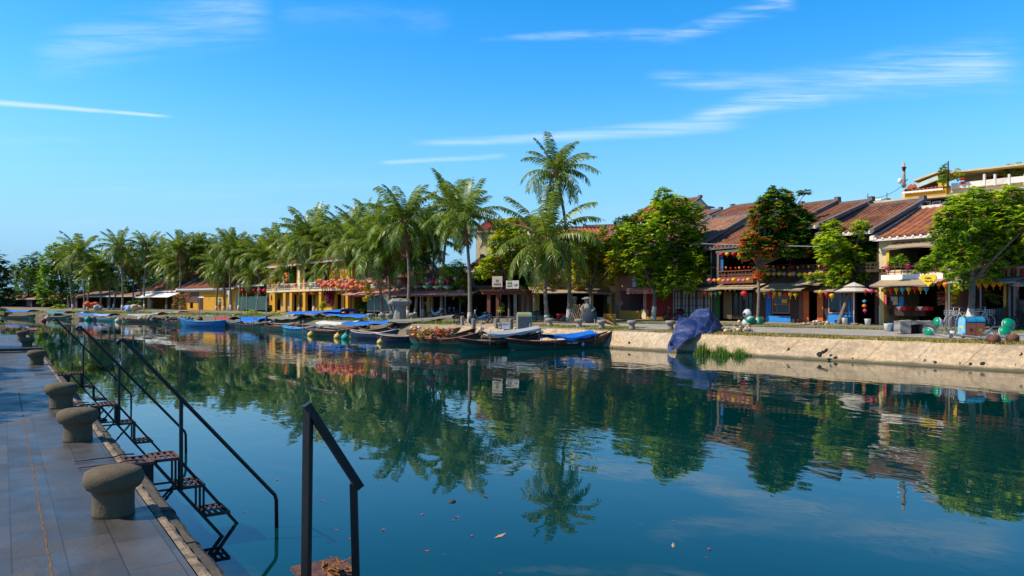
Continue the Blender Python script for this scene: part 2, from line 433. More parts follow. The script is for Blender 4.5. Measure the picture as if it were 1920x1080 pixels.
for px, py in [(1569, 653), (1566, 671), (1597, 674), (1732, 676), (1752, 680), (1797, 682), (1818, 683), (1842, 682), (1900, 685), (1913, 664), (1478, 655), (1180, 643)]:
    # find depth on the slope by marching the sight line
    D = 15.0
    while D < 60:
        p = pt(px, py, D); d = bank_d(p.x, p.y)
        if d > -.05 and p.z <= .14 + max(0, d) * 1.2: break
        D += .05
    nrm = Vector((-.77, .1, .63)).normalized()
    hb.lathe([(.075, -.06), (.088, .016), (.07, .024), (.0, .012)], p, 10, 0, True, nrm, .08, int(px))
obj('drain_hole', hb, holem, wall)
# broken patch in the slope
cb = MB()
cp = [wp(1520, 668, .3), wp(1536, 664, .3), wp(1552, 654, .5)]
for q_, r_ in ((cp[1], .13), (cp[1].lerp(cp[2], .45), .09), (cp[1].lerp(cp[2], .8), .07)): cb.lathe([(r_ * .9, -.06), (r_, .008), (r_ * .75, .018), (.0, .0)], q_, 11, 0, True, Vector((-.77, .1, .63)), .16, int(r_ * 99))
obj('broken_gap', cb, holem, wall)

# near promenade
def slab_material():
    m = M('slate_paving', (.058, .054, .050), .42, .25, 1.6, .12, spec=.55, bscale=30)
    n, l = m.node_tree.nodes, m.node_tree.links; b = n['Principled BSDF']; src = b.inputs['Base Color'].links[0].from_socket
    tcn = n.new('ShaderNodeTexCoord'); mp = n.new('ShaderNodeMapping'); mp.inputs['Rotation'].default_value = (0, 0, R_(90))
    mp.inputs['Location'].default_value = (0, .239, 0)
    l.new(tcn.outputs['Object'], mp.inputs[0])
    br = n.new('ShaderNodeTexBrick'); br.inputs['Scale'].default_value = 1; br.inputs['Brick Width'].default_value = .62; br.inputs['Row Height'].default_value = .285
    br.inputs['Mortar Size'].default_value = .005; br.inputs['Mortar Smooth'].default_value = .3; br.offset = .42
    br.inputs['Color1'].default_value = (.72, .75, .80, 1); br.inputs['Color2'].default_value = (1.35, 1.3, 1.25, 1); br.inputs['Mortar'].default_value = (.55, .42, .3, 1)
    l.new(mp.outputs[0], br.inputs['Vector'])
    mx = n.new('ShaderNodeMixRGB'); mx.blend_type = 'MULTIPLY'; mx.inputs[0].default_value = 1
    l.new(src, mx.inputs['Color1']); l.new(br.outputs['Color'], mx.inputs['Color2']); l.new(mx.outputs[0], b.inputs['Base Color'])
    nz = n.new('ShaderNodeTexNoise'); nz.inputs['Scale'].default_value = 2.2; nz.inputs['Detail'].default_value = 6; l.new(tcn.outputs['Object'], nz.inputs['Vector'])
    mr = n.new('ShaderNodeMapRange'); l.new(nz.outputs[0], mr.inputs[0]); mr.inputs[1].default_value = .3; mr.inputs[2].default_value = .7
    mr.inputs[3].default_value = .32; mr.inputs[4].default_value = .58; l.new(mr.outputs[0], b.inputs['Roughness'])
    stain_or_sheen(m, (.13, .10, .07), 2.5, .58, .75, .6, (1, .35, 1))
    return m
PZ, PE = .87, 45.6
pm = MB(); pm.box(-40, .94, -8, PE, -.6, PZ)
tag(obj('promenade', pm, slab_material()), kind='structure')
sandm = stain_or_sheen(M('sandy_joint', (.15, .085, .035), .95, .5, 30), (.08, .06, .05), 18, .5, .6, .9)
js = MB(); rr = random.Random(2); y = -3.0; pv = []
while y < PE - .1:
    wv = rr.uniform(-.004, .004); ww = rr.uniform(.003, .008); pv.append((y, .239 + wv, ww)); y += .09
vs = []
for y, x, ww in pv: vs += [(x - ww, y, PZ + .003), (x + ww, y, PZ + .003)]
js.add(vs, [(2 * i, 2 * i + 1, 2 * i + 3, 2 * i + 2) for i in range(len(pv) - 1)])
tag(obj('promenade_joint', js, sandm), kind='structure')
mortar = stain_or_sheen(M('rough_mortar_strip', (.24, .18, .12), .95, .35, 6, .8, bscale=22), (.09, .075, .06), 7, .48, .62, .9)
em = MB(); rr = random.Random(9); y = -6.0; rows = []
while y < PE:
    j = rr.uniform(-.007, .007); rows.append((y, j, rr.uniform(-.006, .006))); y += .11
vs = []
for y, j, h in rows: vs += [(.945, y, PZ + .004 + h * .3), (.98, y, PZ + .009 + h * .7), (1.006 + j, y, PZ + .004), (1.008 + j, y, PZ - .05)]
em.add(vs, [(4 * i + k, 4 * i + k + 1, 4 * i + 5 + k, 4 * i + 4 + k) for i in range(len(rows) - 1) for k in range(3)])
tag(obj('promenade_edge_mortar', em, mortar), kind='structure')
copm = stain_or_sheen(M('dark_coping_stone', (.075, .062, .045), .8, .35, 5, .6, bscale=18), (.05, .045, .035), 4, .45, .65, .9)
stain_or_sheen(copm, (.16, .13, .09), 9, .62, .74, .6)
cm = MB(); y = -7.0; rr = random.Random(4)
while y < PE:
    ln = rr.uniform(.8, 1.3); o = rr.uniform(-.012, .012); z = PZ - .022 + rr.uniform(-.006, .006); e = min(y + ln - .012, PE)
    prof = [(1.0, z - .2), (1.0, z), (1.085 + o, z), (1.115 + o, z - .02), (1.128 + o, z - .06), (1.128 + o, -.6), (1.0, -.6)]
    k = len(prof); segs = 6; vs = []
    for s in range(segs + 1):
        yy = y + (e - y) * s / segs; jj = rr.uniform(-.006, .006)
        vs += [(x + (jj if 2 <= q <= 4 else 0), yy, zz + (jj * .5 if 1 <= q <= 3 else 0)) for q, (x, zz) in enumerate(prof)]
    fs = [(s * k + q, s * k + q + 1, (s + 1) * k + q + 1, (s + 1) * k + q) for s in range(segs) for q in range(k - 1)]
    fs += [tuple(range(k)), tuple(range(segs * k, segs * k + k))[::-1]]
    cm.add(vs, fs); y += ln
tag(obj('promenade_coping', cm, copm), kind='structure')

# bollards of the near promenade
granite = stain_or_sheen(M('rough_granite', (.115, .088, .052), .95, .2, 9, .22, bscale=40), (.07, .06, .045), 8, .48, .66, .6)
bprof = [(.172, 0), (.172, .03), (.168, .10), (.168, .20), (.176, .225), (.215, .25), (.243, .30), (.245, .345), (.225, .392), (.17, .418), (.08, .428), (.0, .43)]
BL = [(213, 964, .86, 0, 'nearest and largest mushroom shaped granite bollard beside the river steps'),
      (146, 826, .90, 1, 'mushroom shaped stone bollard second nearest on the promenade edge'),
      (115, 765, .92, 2, 'mushroom shaped stone bollard third nearest, overlapped by the second in view'),
      (69, 684, .92, 3, 'pale mushroom shaped bollard just in front of the dark slab'),
      (51, 654, .95, 4, 'dark shaded mushroom shaped bollard just behind the dark slab'),
      (41, 637, .95, 5, 'farthest mushroom shaped stone bollard at the promenade corner')]
for px, py, sc, sd, lab in BL:
    p = wp(px, py, PZ); mb = MB(); mb.lathe(bprof, (0, 0, 0), 36, 0, True, None, .012, sd)
    o = obj('mooring_bollard', mb, granite, loc=(p.x, p.y, PZ - .004), scale=sc, rot=(0, 0, sd * 1.3))
    tag(o, lab, 'bollard', 'stone bollards on the near promenade')
# low dark slab across the promenade, modelled for a dark band of unclear kind
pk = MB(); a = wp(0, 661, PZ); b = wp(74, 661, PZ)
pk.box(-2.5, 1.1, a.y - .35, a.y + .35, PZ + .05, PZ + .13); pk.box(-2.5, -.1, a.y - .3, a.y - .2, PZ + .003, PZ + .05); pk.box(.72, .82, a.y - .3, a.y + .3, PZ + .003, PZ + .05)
tag(obj('dark_slab', pk, M('black_slab', (.018, .017, .02), .6)), 'low dark slab lying across the far end of the promenade', 'plank')

# ------------------------------------------------------------------ steel stairs into the river
steel = stain_or_sheen(M('black_steel', (.012, .012, .014), .45, .3, 8, metal=.0, spec=.4), (.06, .025, .015), 9, .56, .7, .8)
rust = stain_or_sheen(M('rusty_steel', (.13, .055, .04), .75, .35, 14, .3), (.03, .02, .02), 9, .45, .6, .8)
def stairs(Y, label, rail_curl=True):
    t = thing('river_stairs', label, 'steel stairs', (1.11, Y, 0), 0, 'steel stairs down to the water')
    Wd = .42; z0 = PZ + .02; runs = [(-.10, .18, z0 - .015), (.15, .40, z0), (.40, .64, z0 - .31), (.64, .89, z0 - .63)]
    for i, (x0, x1, z) in enumerate(runs):
        mb = MB()
        mb.box(x0, x1, 0, .025, z - .03, z); mb.box(x0, x1, Wd - .025, Wd, z - .03, z)
        mb.box(x0, x0 + .022, .0255, Wd - .0255, z - .03, z - .002); mb.box(x1 - .022, x1, .0255, Wd - .0255, z - .03, z - .002)
        n = 4
        for k in range(1, n):
            x = x0 + (x1 - x0) * k / n; mb.box(x - .013, x + .013, .0255, Wd - .0255, z - .02, z - .004)
        if i > 0: mb.box(x0 + .0225, x1 - .0225, Wd * .5 - .013, Wd * .5 + .013, z - .018, z - .0035)
        obj('platform' if i == 0 else 'tread', mb, rust, t)
        if i > 0 and i < 3:
            for yy in (.02, .2, Wd - .02): mb = MB(); mb.bar((x1 - .015, yy, z - .03), (x1 - .015, yy, z - .31), .02); obj('riser_bar', mb, steel, t)
    for yy, off in ((.012, 0.0), (Wd - .012, .25)):
        mb = MB(); mb.bar((.15 + off, yy, z0 - .03), (.96 + off, yy, z0 - 1.09), .032)
        obj('stringer', mb, steel, t)
    mb = MB(); mb.box(.03, .15, .03, Wd - .03, z0 - .30, z0 - .05); obj('bracket', mb, steel, t)
    for p_, q_ in (((.02, .05, .25), (.36, .05, .62)), ((.02, .05, .56), (.38, .05, .56)), ((.02, .38, .56), (.38, .38, .56))):
        mb = MB(); mb.bar(p_, q_, .021); obj('brace', mb, steel, t)
    for yy in (.03, Wd - .03):
        mb = MB(); mb.tube([(-.52, yy, PZ + .02), (-.16, yy, PZ + .022), (-.10, yy, PZ + .04), (.02, yy, PZ + .03)], .008, 6)
        obj('anchor_rod', mb, rust, t)
    mb = MB()
    knee = (1.36, -.01, .36); top = (-.13, -.01, 2.13)
    pts = [(-.19, -.01, 2.07), (-.165, -.01, 2.105), (-.13, -.01, 2.11), (-.08, -.01, 2.06)]
    pts += [Vector((-.08, -.01, 2.06)).lerp(Vector(knee), k / 6) for k in range(1, 7)]
    pts += [(1.375, -.01, .30), (1.38, -.01, -.3)]
    mb.tube(pts, .021, 8)
    obj('handrail', mb, steel, t)
    mb = MB(); mb.bar((.40, -.012, 1.50), (.40, -.012, z0 - .34), .034); obj('post', mb, steel, t)
    return t
stairs(8.2, 'third nearest set of steel stairs with long handrail beside the largest bollard'.replace('third nearest set of', 'large rusty'))
stairs(13.1, 'rusty steel stairs beside the second and third bollards')
stairs(19.4, 'farthest rusty steel stairs, beyond the others along the promenade')
# nearest stairs: only the mitred square handrail and the top tread show
t = thing('river_stairs', 'nearest black steel stair rail standing up from the bottom edge', 'steel stairs', (1.11, 4.35, 0), 0, 'steel stairs down to the water')
mb = MB()
A, B_ = Vector((.40, 0, 1.845)), Vector((.70, 0, 1.37))
mb.bar(A, (.375, -.02, .30), .045); obj('post', mb, steel, t)
mb = MB(); mb.bar(A + Vector((-.012, 0, .02)), B_ + Vector((.03, 0, -.05)), .048); obj('handrail', mb, steel, t)
mb = MB(); mb.bar(B_ + Vector((-.012, 0, -.02)), (.725, -.02, -.3), .045); obj('post', mb, steel, t)
mb = MB(); mb.box(.42, .74, .02, .40, .745, .77); mb.box(.42, .72, -.0, .0195, .735, .775); obj('tread', mb, rust, t)
lm = MB(); rr = random.Random(8)
for k in range(26):
    c = Vector((1.11 + rr.uniform(.55, .73), 4.35 + rr.uniform(.03, .18), .78 + rr.uniform(0, .05))); a = rr.uniform(0, 6.28)
    u = Vector((math.cos(a), math.sin(a), rr.uniform(-.3, .5))) * rr.uniform(.03, .06); vv = Vector((-math.sin(a), math.cos(a), rr.uniform(-.4, .4))) * .018
    lm.add([c - u, c + vv, c + u + Vector((0, 0, .015)), c - vv], [(0, 1, 2, 3)])
tag(obj('dead_leaves', lm, M('dead_leaf', (.22, .085, .02), .7, .4, 20, island=.5)), 'brown dead leaves lying on the nearest stair tread', 'leaves', kind='stuff')

# floating petals and debris
petal = M('red_petal', (.45, .05, .05), .6, .2, 9)
pmesh = MB(); pmesh.grid(lambda u, v: (math.cos(6.283 * u) * v * .035, math.sin(6.283 * u) * v * .02, .004 + .006 * math.cos(12.6 * u) * v), 8, 1)
pmsh = pmesh.mesh('petal', petal); rr = random.Random(12)
spots = [(630, 994), (655, 1047), (620, 1045), (792, 965), (850, 976), (585, 935), (655, 1011), (719, 994), (633, 867), (605, 940), (765, 895), (880, 930), (857, 970), (830, 1040), (800, 1033), (710, 900), (652, 868), (1200, 985), (1325, 1045), (1330, 1030), (1262, 977), (460, 960), (420, 890), (520, 900), (1290, 905), (540, 830), (885, 1005), (938, 1080 - 4)]
for px, py in spots:
    p = wp(px, py, 0); o = put('floating_petal', pmsh, None, (p.x, p.y, .002), (0, 0, rr.uniform(0, 6)), rr.uniform(.3, .8))
    tag(o, 'small red petal floating on the calm water', 'petal', 'red petals floating on the river')
lf = MB(); lf.add([(-.09, 0, .006), (0, .022, .012), (.09, 0, .02), (0, -.022, .004)], [(0, 1, 2, 3)])
p = wp(938, 1006); tag(obj('floating_leaf', lf, M('pale_leaf', (.55, .33, .16), .6), loc=(p.x, p.y, 0), rot=(0, 0, .2)), 'pale tan leaf floating on the open water right of the nearest rail', 'leaf')
p = wp(912, 931); tag(obj('floating_leaf', lf, M('grey_leaf', (.12, .09, .06), .6), loc=(p.x, p.y, 0), rot=(0, 0, 1.2)), 'thin grey brown leaf floating below the palm reflections', 'leaf')
p = wp(1262, 1024); tag(obj('floating_leaf', lf, MATS['pale_leaf'], loc=(p.x, p.y, 0), rot=(0, 0, .7), scale=.8), 'pink tan leaf alone on the dark water at lower right', 'leaf')
p = wp(848, 941); mb = MB(); mb.blob((0, 0, .0), .045, 8, 3, .2, 0, .6)
tag(obj('floating_husk', mb, M('dark_husk', (.06, .035, .02), .7), loc=p), 'small dark seed husk floating just under the palm reflection tips', 'seed husk')
# ------------------------------------------------------------------ palms
palm_leaf = M('palm_leaflet', (.115, .20, .016), .40, .25, .6, spec=.45, island=.55, trans=.36, hue=.03, tgain=1.8)
palm_rib = M('palm_rib', (.30, .26, .07), .5, .2, 2)
palm_old = M('palm_fibre', (.20, .10, .035), .85, .35, 6)
bark = stain_or_sheen(M('palm_bark', (.24, .19, .145), .92, .2, 4, .5, bscale=14), (.10, .08, .065), 3, .45, .65, .8, (1, 1, 3))
lime = stain_or_sheen(M('lime_wash', (.52, .47, .40), .9, .12, 5, .2), (.35, .30, .24), 5, .5, .68, .8)
def palm_crown(seed, nfr=26, L=3.5, lean=(0, 0), hang=1.0):
    rr = random.Random(seed); mb = MB()
    for i in range(nfr):
        age = i / (nfr - 1); az = i * 2.39996 + rr.uniform(-.35, .35)
        dead = i >= nfr - 3
        th = R_(-48 + rr.uniform(-12, 12)) if dead else R_(84 - 100 * age ** .9 * hang + rr.uniform(-9, 9)); Lf = L * (.72 + .33 * math.sin(math.pi * min(1, .25 + .7 * age))) * rr.uniform(.88, 1.08)
        droop = R_(34 + 66 * age * hang + rr.uniform(-10, 14)); ns = 9; p = Vector((.10 * math.cos(az), .10 * math.sin(az), rr.uniform(-.1, .15)))
        h = Vector((math.cos(az), math.sin(az), 0)); twist = rr.uniform(-.35, .35)
        pts = [p.copy()]; tans = []
        for k in range(ns):
            a = th - droop * ((k + .5) / ns) ** 1.4
            d = h * math.cos(a) + Vector((lean[0], lean[1], 0)) * ((k + 1) / ns) * .55 * (1 - .4 * age) + Vector((0, 0, math.sin(a)))
            d.normalize(); tans.append(d); p = p + d * (Lf / ns); pts.append(p.copy())
        mb.tube(pts, [.035 - .031 * k / ns for k in range(ns + 1)], 4, 2 if dead else 1, False)
        side0 = Vector((-h.y, h.x, 0))
        nl = 46
        for k in range(nl):
            s = .10 + .89 * k / (nl - 1); q = s * ns; j = min(ns - 1, int(q)); b = pts[j].lerp(pts[j + 1], q - j); tg = tans[j]
            sd = side0 * math.cos(twist) + Vector((0, 0, 1)) * math.sin(twist); sd = (sd - tg * sd.dot(tg)).normalized()
            ln = (.32 + .58 * math.sin(math.pi * min(1, .12 + .80 * s)) ** .8) * (L / 3.5) * .92
            for sg in (-1, 1):
                if rr.random() < .06 + .12 * age + (.3 if dead else 0): continue
                l2 = ln * rr.uniform(.8, 1.1); dr = sd * sg * rr.uniform(.75, 1.0) + tg * rr.uniform(.35, .75)
                dr.normalize(); g = rr.uniform(.25, .6) + .35 * age
                m1 = b + dr * l2 * .5 + Vector((0, 0, -1)) * l2 * .14 * g * 2; e = m1 + (dr * .8 + Vector((0, 0, -1.15 * g * 1.3))).normalized() * l2 * .52
                wv = tg.cross(dr).cross(dr); wv = tg * .040
                mb.add([b - wv * .6, b + wv * .6, m1 + wv, m1 - wv, e], [(0, 1, 2, 3), (3, 2, 4)], 2 if dead else 0)
    for k in range(9):     # fibrous sheaths and hanging dead stubs at the heart
        a = k * .7; mb.tube([(.05 * math.cos(a), .05 * math.sin(a), -.45), (.16 * math.cos(a), .16 * math.sin(a), -.1), (.34 * math.cos(a), .34 * math.sin(a), .25)], [.07, .055, .02], 5, 2)
    for k in range(5):
        a = k * 1.3 + .4; mb.tube([(.1 * math.cos(a), .1 * math.sin(a), -.2), (.5 * math.cos(a), .5 * math.sin(a), -.45), (.62 * math.cos(a), .62 * math.sin(a), -1.1)], [.035, .025, .01], 4, 2)
    for k in range(7):
        a = k * .9; mb.blob((.22 * math.cos(a), .22 * math.sin(a), -.28 - .08 * (k % 2)), .1, 7, k, .05, 2)
    return mb.mesh('palm_crown', [palm_leaf, palm_rib, palm_old])
CROWNS = [palm_crown(11, 31, 3.5, (-.25, .1), 1.25), palm_crown(22, 30, 3.6, (.3, -.2), 1.2), palm_crown(33, 27, 3.2, (-.2, .1), .85), palm_crown(44, 32, 3.5, (-.2, -.1), 1.35), palm_crown(55, 29, 3.4, (.1, .3), 1.15)]
def palm(bx, by, cx, cy, var, size, label, nD=None, r0=.16):
    b = gp(bx, by) if nD is None else pt(bx, by, nD)
    if nD is not None: b.z = gz(b.x, b.y)
    D = depth(b); c = pt(cx, cy + (9 if D > 62 else 0), D); hgt = c.z - b.z
    t = thing('coconut_palm', label, 'palm tree', b, 0, 'coconut palms along the far bank')
    loc = c - b; rr = random.Random(int(bx * 7 + by))
    bend = Vector((rr.uniform(-.25, .25), rr.uniform(-.25, .25), 0)) + Vector((loc.x, loc.y, 0)) * -.18
    pts = []; rad = []
    for k in range(11):
        s = k / 10; pts.append(Vector((loc.x * s, loc.y * s, loc.z * s - .15 * (k == 0))) + bend * math.sin(math.pi * s)); rad.append(r0 * (1.35 - .35 * min(1, s * 8) - .42 * s) * (1 + .03 * (k % 2)))
    mb = MB(); mb.tube(pts, rad, 9); obj('trunk', mb, bark, t)
    wb = MB(); q = .95 / hgt; p2 = [pts[0].lerp(pts[1], 0.0), pts[0].lerp(pts[1], q * 5), pts[0].lerp(pts[1], min(1, q * 10))]
    wb.tube(p2, [rad[0] * 1.06, (rad[0] + rad[1]) * .53, rad[1] * 1.10 if q * 10 >= 1 else rad[0] * .95], 9); obj('white_band', wb, lime, t)
    put('crown', CROWNS[var % 5], t, loc, (rr.uniform(-.13, .13), rr.uniform(-.13, .13), rr.uniform(0, 6.28) if var > 4 else rr.uniform(-.7, .7)), size * ((1.02 if bx < 450 else 1.07) if D > 62 else 1.0) * rr.uniform(.92, 1.08))
    return t
PALMS = [
 (24, 573, 34, 505, 0, 1.15, 'small far palm half hidden behind the near dark tree at left edge', None),
 (43, 575, 58, 512, 6, 1.3, 'drooping far palm left of the round green trees', None),
 (69, 575, 78, 500, 7, 1.0, 'thin far palm in shade at the left of the round green trees', None),
 (158, 581, 150, 466, 1, 1.25, 'tall far palm first right of the round green trees', None),
 (164, 582, 176, 510, 8, 1.0, 'leaning low palm beside the tall palm right of the green trees', None),
 (188, 581, 183, 492, 2, 1.1, 'far palm standing beside the orange cover on the bank', None),
 (204, 580, 202, 505, 9, 1.1, 'low palm with drooping fronds right of the orange cover', None),
 (229, 582, 222, 455, 3, 1.15, 'tall palm poking above the others left of the white awning', None),
 (249, 579, 250, 490, 5, 1.0, 'shorter palm at the left end of the white awning', None),
 (271, 580, 276, 458, 4, 1.15, 'palm rising before the middle of the white awning', None),
 (294, 579, 288, 486, 6, 1.05, 'low palm before the right end of the white awning', None),
 (312, 580, 320, 482, 0, 1.2, 'palm with wide fronds at the left corner of the yellow tiled house', None),
 (337, 581, 338, 462, 7, 1.15, 'palm before the left gable of the yellow tiled house', None),
 (361, 580, 364, 464, 2, 1.1, 'palm before the brown shutter of the yellow tiled house', None),
 (384, 580, 390, 482, 8, 1.1, 'palm before the dark doorway of the yellow tiled house', None),
 (406, 582, 412, 492, 3, 1.1, 'palm at the right corner of the yellow tiled house', None),
 (433, 583, 432, 458, 9, 1.15, 'tall palm beside a white sign post before the dark green mesh', None),
 (464, 582, 462, 478, 1, 1.05, 'palm before the middle of the dark green mesh fence', None),
 (492, 583, 486, 470, 4, 1.05, 'palm at the right end of the dark green mesh fence', None),
 (523, 582, 522, 458, 5, 1.1, 'palm before the yellow columns of the balcony house', None),
 (560, 587, 590, 470, 2, 1.15, 'palm with trunk leaning right before the balcony house', None),
 (541, 585, 546, 486, 8, 1.1, 'low palm between the yellow columns and the right leaning palm', None),
 (590, 588, 585, 440, 0, 1.2, 'palm left of the magenta bougainvillea', None),
 (619, 586, 624, 442, 6, 1.15, 'palm with trunk crossing the magenta bougainvillea', None),
 (664, 592, 656, 442, 3, 1.15, 'palm just right of the magenta bougainvillea', None),
 (706, 588, 702, 422, 7, 1.12, 'tall palm behind the grey monument, left one of a pair', None),
 (717, 597, 706, 462, 1, 1.15, 'shorter palm left of the grey stone monument', None),
 (763, 600, 757, 408, 4, 1.15, 'tall palm touching the right side of the grey stone monument', None),
 (794, 594, 796, 440, 9, 1.2, 'palm between the grey monument and the leaning palm', None),
 (828, 596, 846, 380, 1, 1.08, 'tall palm with trunk leaning right beside parked scooters', None),
 (881, 606, 872, 408, 0, 1.0, 'tall straight palm left of the wooden pergola', None),
 (1026, 605, 1026, 452, 3, 1.22, 'palm with hanging fronds right of the grey litter bin', None),
 (1066, 597, 1043, 324, 1, .88, 'tallest palm, standing high above all roofs', 56.0),
 (137, 580, 130, 478, 6, 1.0, 'palm rising just behind the right side of the round green trees', None),
 (212, 580, 238, 478, 9, 1.0, 'palm with tilted crown just right of the tall palm above the white awning', None),
 (262, 579, 262, 508, 7, .9, 'short young palm under taller ones before the white awning', None),
 (303, 579, 304, 470, 8, 1.0, 'palm whose crown fills the gap above the right end of the white awning', None),
 (325, 580, 330, 505, 5, .9, 'short palm at the foot of the yellow house gable', None),
 (350, 580, 351, 492, 6, .95, 'low crowned palm left of the brown shutter', None),
 (375, 580, 377, 462, 9, 1.0, 'high crowned palm between shutter and dark doorway of the yellow house', None),
 (395, 580, 402, 472, 7, 1.0, 'palm crown above the blank right wall of the yellow tiled house', None),
 (420, 582, 420, 495, 5, .95, 'short palm just left of the white sign post', None),
 (447, 583, 447, 468, 8, 1.0, 'palm at the left end of the dark green mesh fence', None),
 (478, 583, 475, 508, 6, .9, 'short palm standing among the light green reeds', None),
 (505, 583, 504, 472, 9, 1.0, 'palm at the left corner of the balcony house', None),
 (532, 584, 530, 512, 6, .95, 'short palm close before the left yellow columns', None),
 (604, 588, 606, 505, 8, .95, 'short palm close before the magenta bougainvillea stem', None),
 (575, 587, 567, 445, 7, 1.05, 'palm whose crown tops the small red rear roof', None),
 (640, 589, 640, 478, 5, 1.0, 'short palm right of the magenta bougainvillea blossoms', None),
 (680, 592, 680, 432, 8, 1.05, 'palm beside the grey post wrapped in yellow vine', None),
 (735, 597, 730, 450, 6, 1.0, 'palm directly behind the grey stone monument', None),
 (778, 596, 776, 478, 9, .95, 'short palm right of the stone bollard beyond the monument', None),
 (810, 595, 815, 440, 7, 1.05, 'palm behind the pale blue and white motorbike', None),
]
for bx, by, cx, cy, var, size, lab, nD in PALMS: palm(bx, by, cx, cy, var, size, lab, nD)

# ------------------------------------------------------------------ leafy trees
def leafmat(name, col, isl=.42, hue=.03, tr=.5): return M(name, col, .5, .25, .8, spec=.4, island=isl, trans=tr, hue=hue, tgain=2.0)
L_bright = leafmat('leaf_bright', (.26, .40, .018))
L_mid = leafmat('leaf_mid', (.085, .215, .016))
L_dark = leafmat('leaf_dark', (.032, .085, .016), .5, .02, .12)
L_yellow = leafmat('leaf_yellow', (.45, .28, .01), .35, .01, .3)
L_orange = leafmat('blossom_orange', (.66, .20, .03), .35, .02, .25)
L_pink = leafmat('blossom_magenta', (.55, .02, .26), .3, .01, .3)
L_rose = leafmat('blossom_rose', (.6, .14, .22), .3, .01, .3)
L_autumn = leafmat('leaf_autumn', (.30, .17, .01), .5, .02, .3)
tbark = stain_or_sheen(M('tree_bark', (.17, .14, .115), .92, .25, 5, .5, bscale=16), (.07, .055, .045), 4, .5, .65, .8)
def leaf(mb, p, d, ln, wd, m):
    """one folded leaf: two faces hinged on the midrib, tip bending down"""
    up = Vector((0, 0, 1)); s = d.cross(up)
    if s.length < .05: s = Vector((1, 0, 0))
    s.normalize(); mid = p + d * ln * .5; tip = p + d * ln + Vector((0, 0, -.25 * ln))
    dn = d.cross(s) * wd * .3; a, b = mid + s * wd + dn, mid - s * wd + dn; o = len(mb.v)
    mb.v += [p[:], a[:], tip[:], b[:]]; mb.f += [[o, o + 1, o + 2], [o, o + 2, o + 3]]; mb.m += [m, m]; mb.sm += [False, False]
def fill(mb, c, r, n, ln, rr, mixes, droop=.5, squash=1.0):
    """leaf whorls through the volume of a clump, denser toward its skin"""
    for _ in range(n):
        v = Vector((rr.gauss(0, 1), rr.gauss(0, 1), rr.gauss(0, 1))).normalized()
        if v.z < -.3 and rr.random() < .45: v.z = -v.z
        k = rr.uniform(.35, 1.0) ** .6 * rr.uniform(.9, 1.12); p = c + Vector((v.x * r, v.y * r, v.z * r * squash)) * k
        x = rr.random(); acc = 0; m = 0
        for mi, wgt in enumerate(mixes):
            acc += wgt
            if x < acc: m = mi; break
        nl = rr.randint(4, 7); a0 = rr.uniform(0, 6.28)
        for q in range(nl):
            a = a0 + q * 6.28 / nl + rr.uniform(-.3, .3)
            d = (Vector((math.cos(a), math.sin(a), rr.uniform(-droop, .35))) + v * .55).normalized()
            leaf(mb, p, d, ln * rr.uniform(.7, 1.15), ln * rr.uniform(.22, .32), m)
def tree(name, label, base, D, clumps, mats, mixes, ln=.3, dens=1.0, trunk_px=None, r0=.14, group=None, white=False, seed=0, jit=.8, cat='tree', squash=1.0, lean_to=None, droop=.5):
    """clumps: (photo x, photo y, radius in photo pixels[, depth shift in m]) give the crown its outline at the tree's own distance"""
    rr = random.Random(seed)
    b = gp(*base) if D is None else Vector(pt(base[0], base[1], D))
    if D is not None: b.z = gz(b.x, b.y) if bank_d(b.x, b.y) > 0 else PZ
    Dd = depth(b); t = thing(name, label, cat, b, 0, group); mpp = Dd / F
    cs = []; grow = 1.16 if group == G_ or name == 'flowering_tree' else 1.0
    for cl_ in clumps:
        px, py, r = cl_[:3]; sh = cl_[3] if len(cl_) > 3 else rr.uniform(-jit, jit)
        cs.append((pt(px, py, Dd + sh) - b, r * mpp * grow))
    mb = MB()
    for (c, r), cl_ in zip(cs, clumps):
        if name == 'flowering_tree': mixes = [.45, .32, .23] if cl_[0] < 1442 and cl_[1] > 395 else [.70, .07, .23]
        n = max(6, int(dens * 23 * (r / ln) ** 1.9))
        fill(mb, c, r, n, ln, rr, mixes, droop, squash)
    obj('crown', mb, mats, t)
    tb = MB(); cen = sum((c for c, r in cs), Vector()) / len(cs)
    fork = (pt(trunk_px[0], trunk_px[1], Dd) - b) if trunk_px else Vector((cen.x * .5, cen.y * .5, cen.z * .55))
    mid = fork * .5 + Vector((rr.uniform(-.08, .08), rr.uniform(-.08, .08), 0))
    tb.tube([Vector((0, 0, -.2)), Vector((0, 0, .12)), mid, fork], [r0 * 1.35, r0 * 1.05, r0 * .9, r0 * .75], 9)
    for c, r in cs:
        m_ = fork.lerp(c, .5) + Vector((rr.uniform(-.2, .2), rr.uniform(-.2, .2), rr.uniform(-.1, .25)))
        tb.tube([fork, m_, c, c + (c - m_).normalized() * r * .5], [r0 * .55, r0 * .32, r0 * .16, .01], 6)
        for k in range(4):
            v = Vector((rr.gauss(0, 1), rr.gauss(0, 1), rr.gauss(0, .7))).normalized(); tb.tube([c, c + v * r * .75], [r0 * .12, .006], 4)
    obj('trunk', tb, tbark, t)
    if white:
        wb = MB(); wb.tube([Vector((0, 0, -.1)), Vector((0, 0, .12)), mid * (1.05 / max(.5, mid.z))], [r0 * 1.42, r0 * 1.12, r0 * 1.02], 9); obj('white_band', wb, lime, t)
    return t
G_ = 'leafy street trees on the far bank'
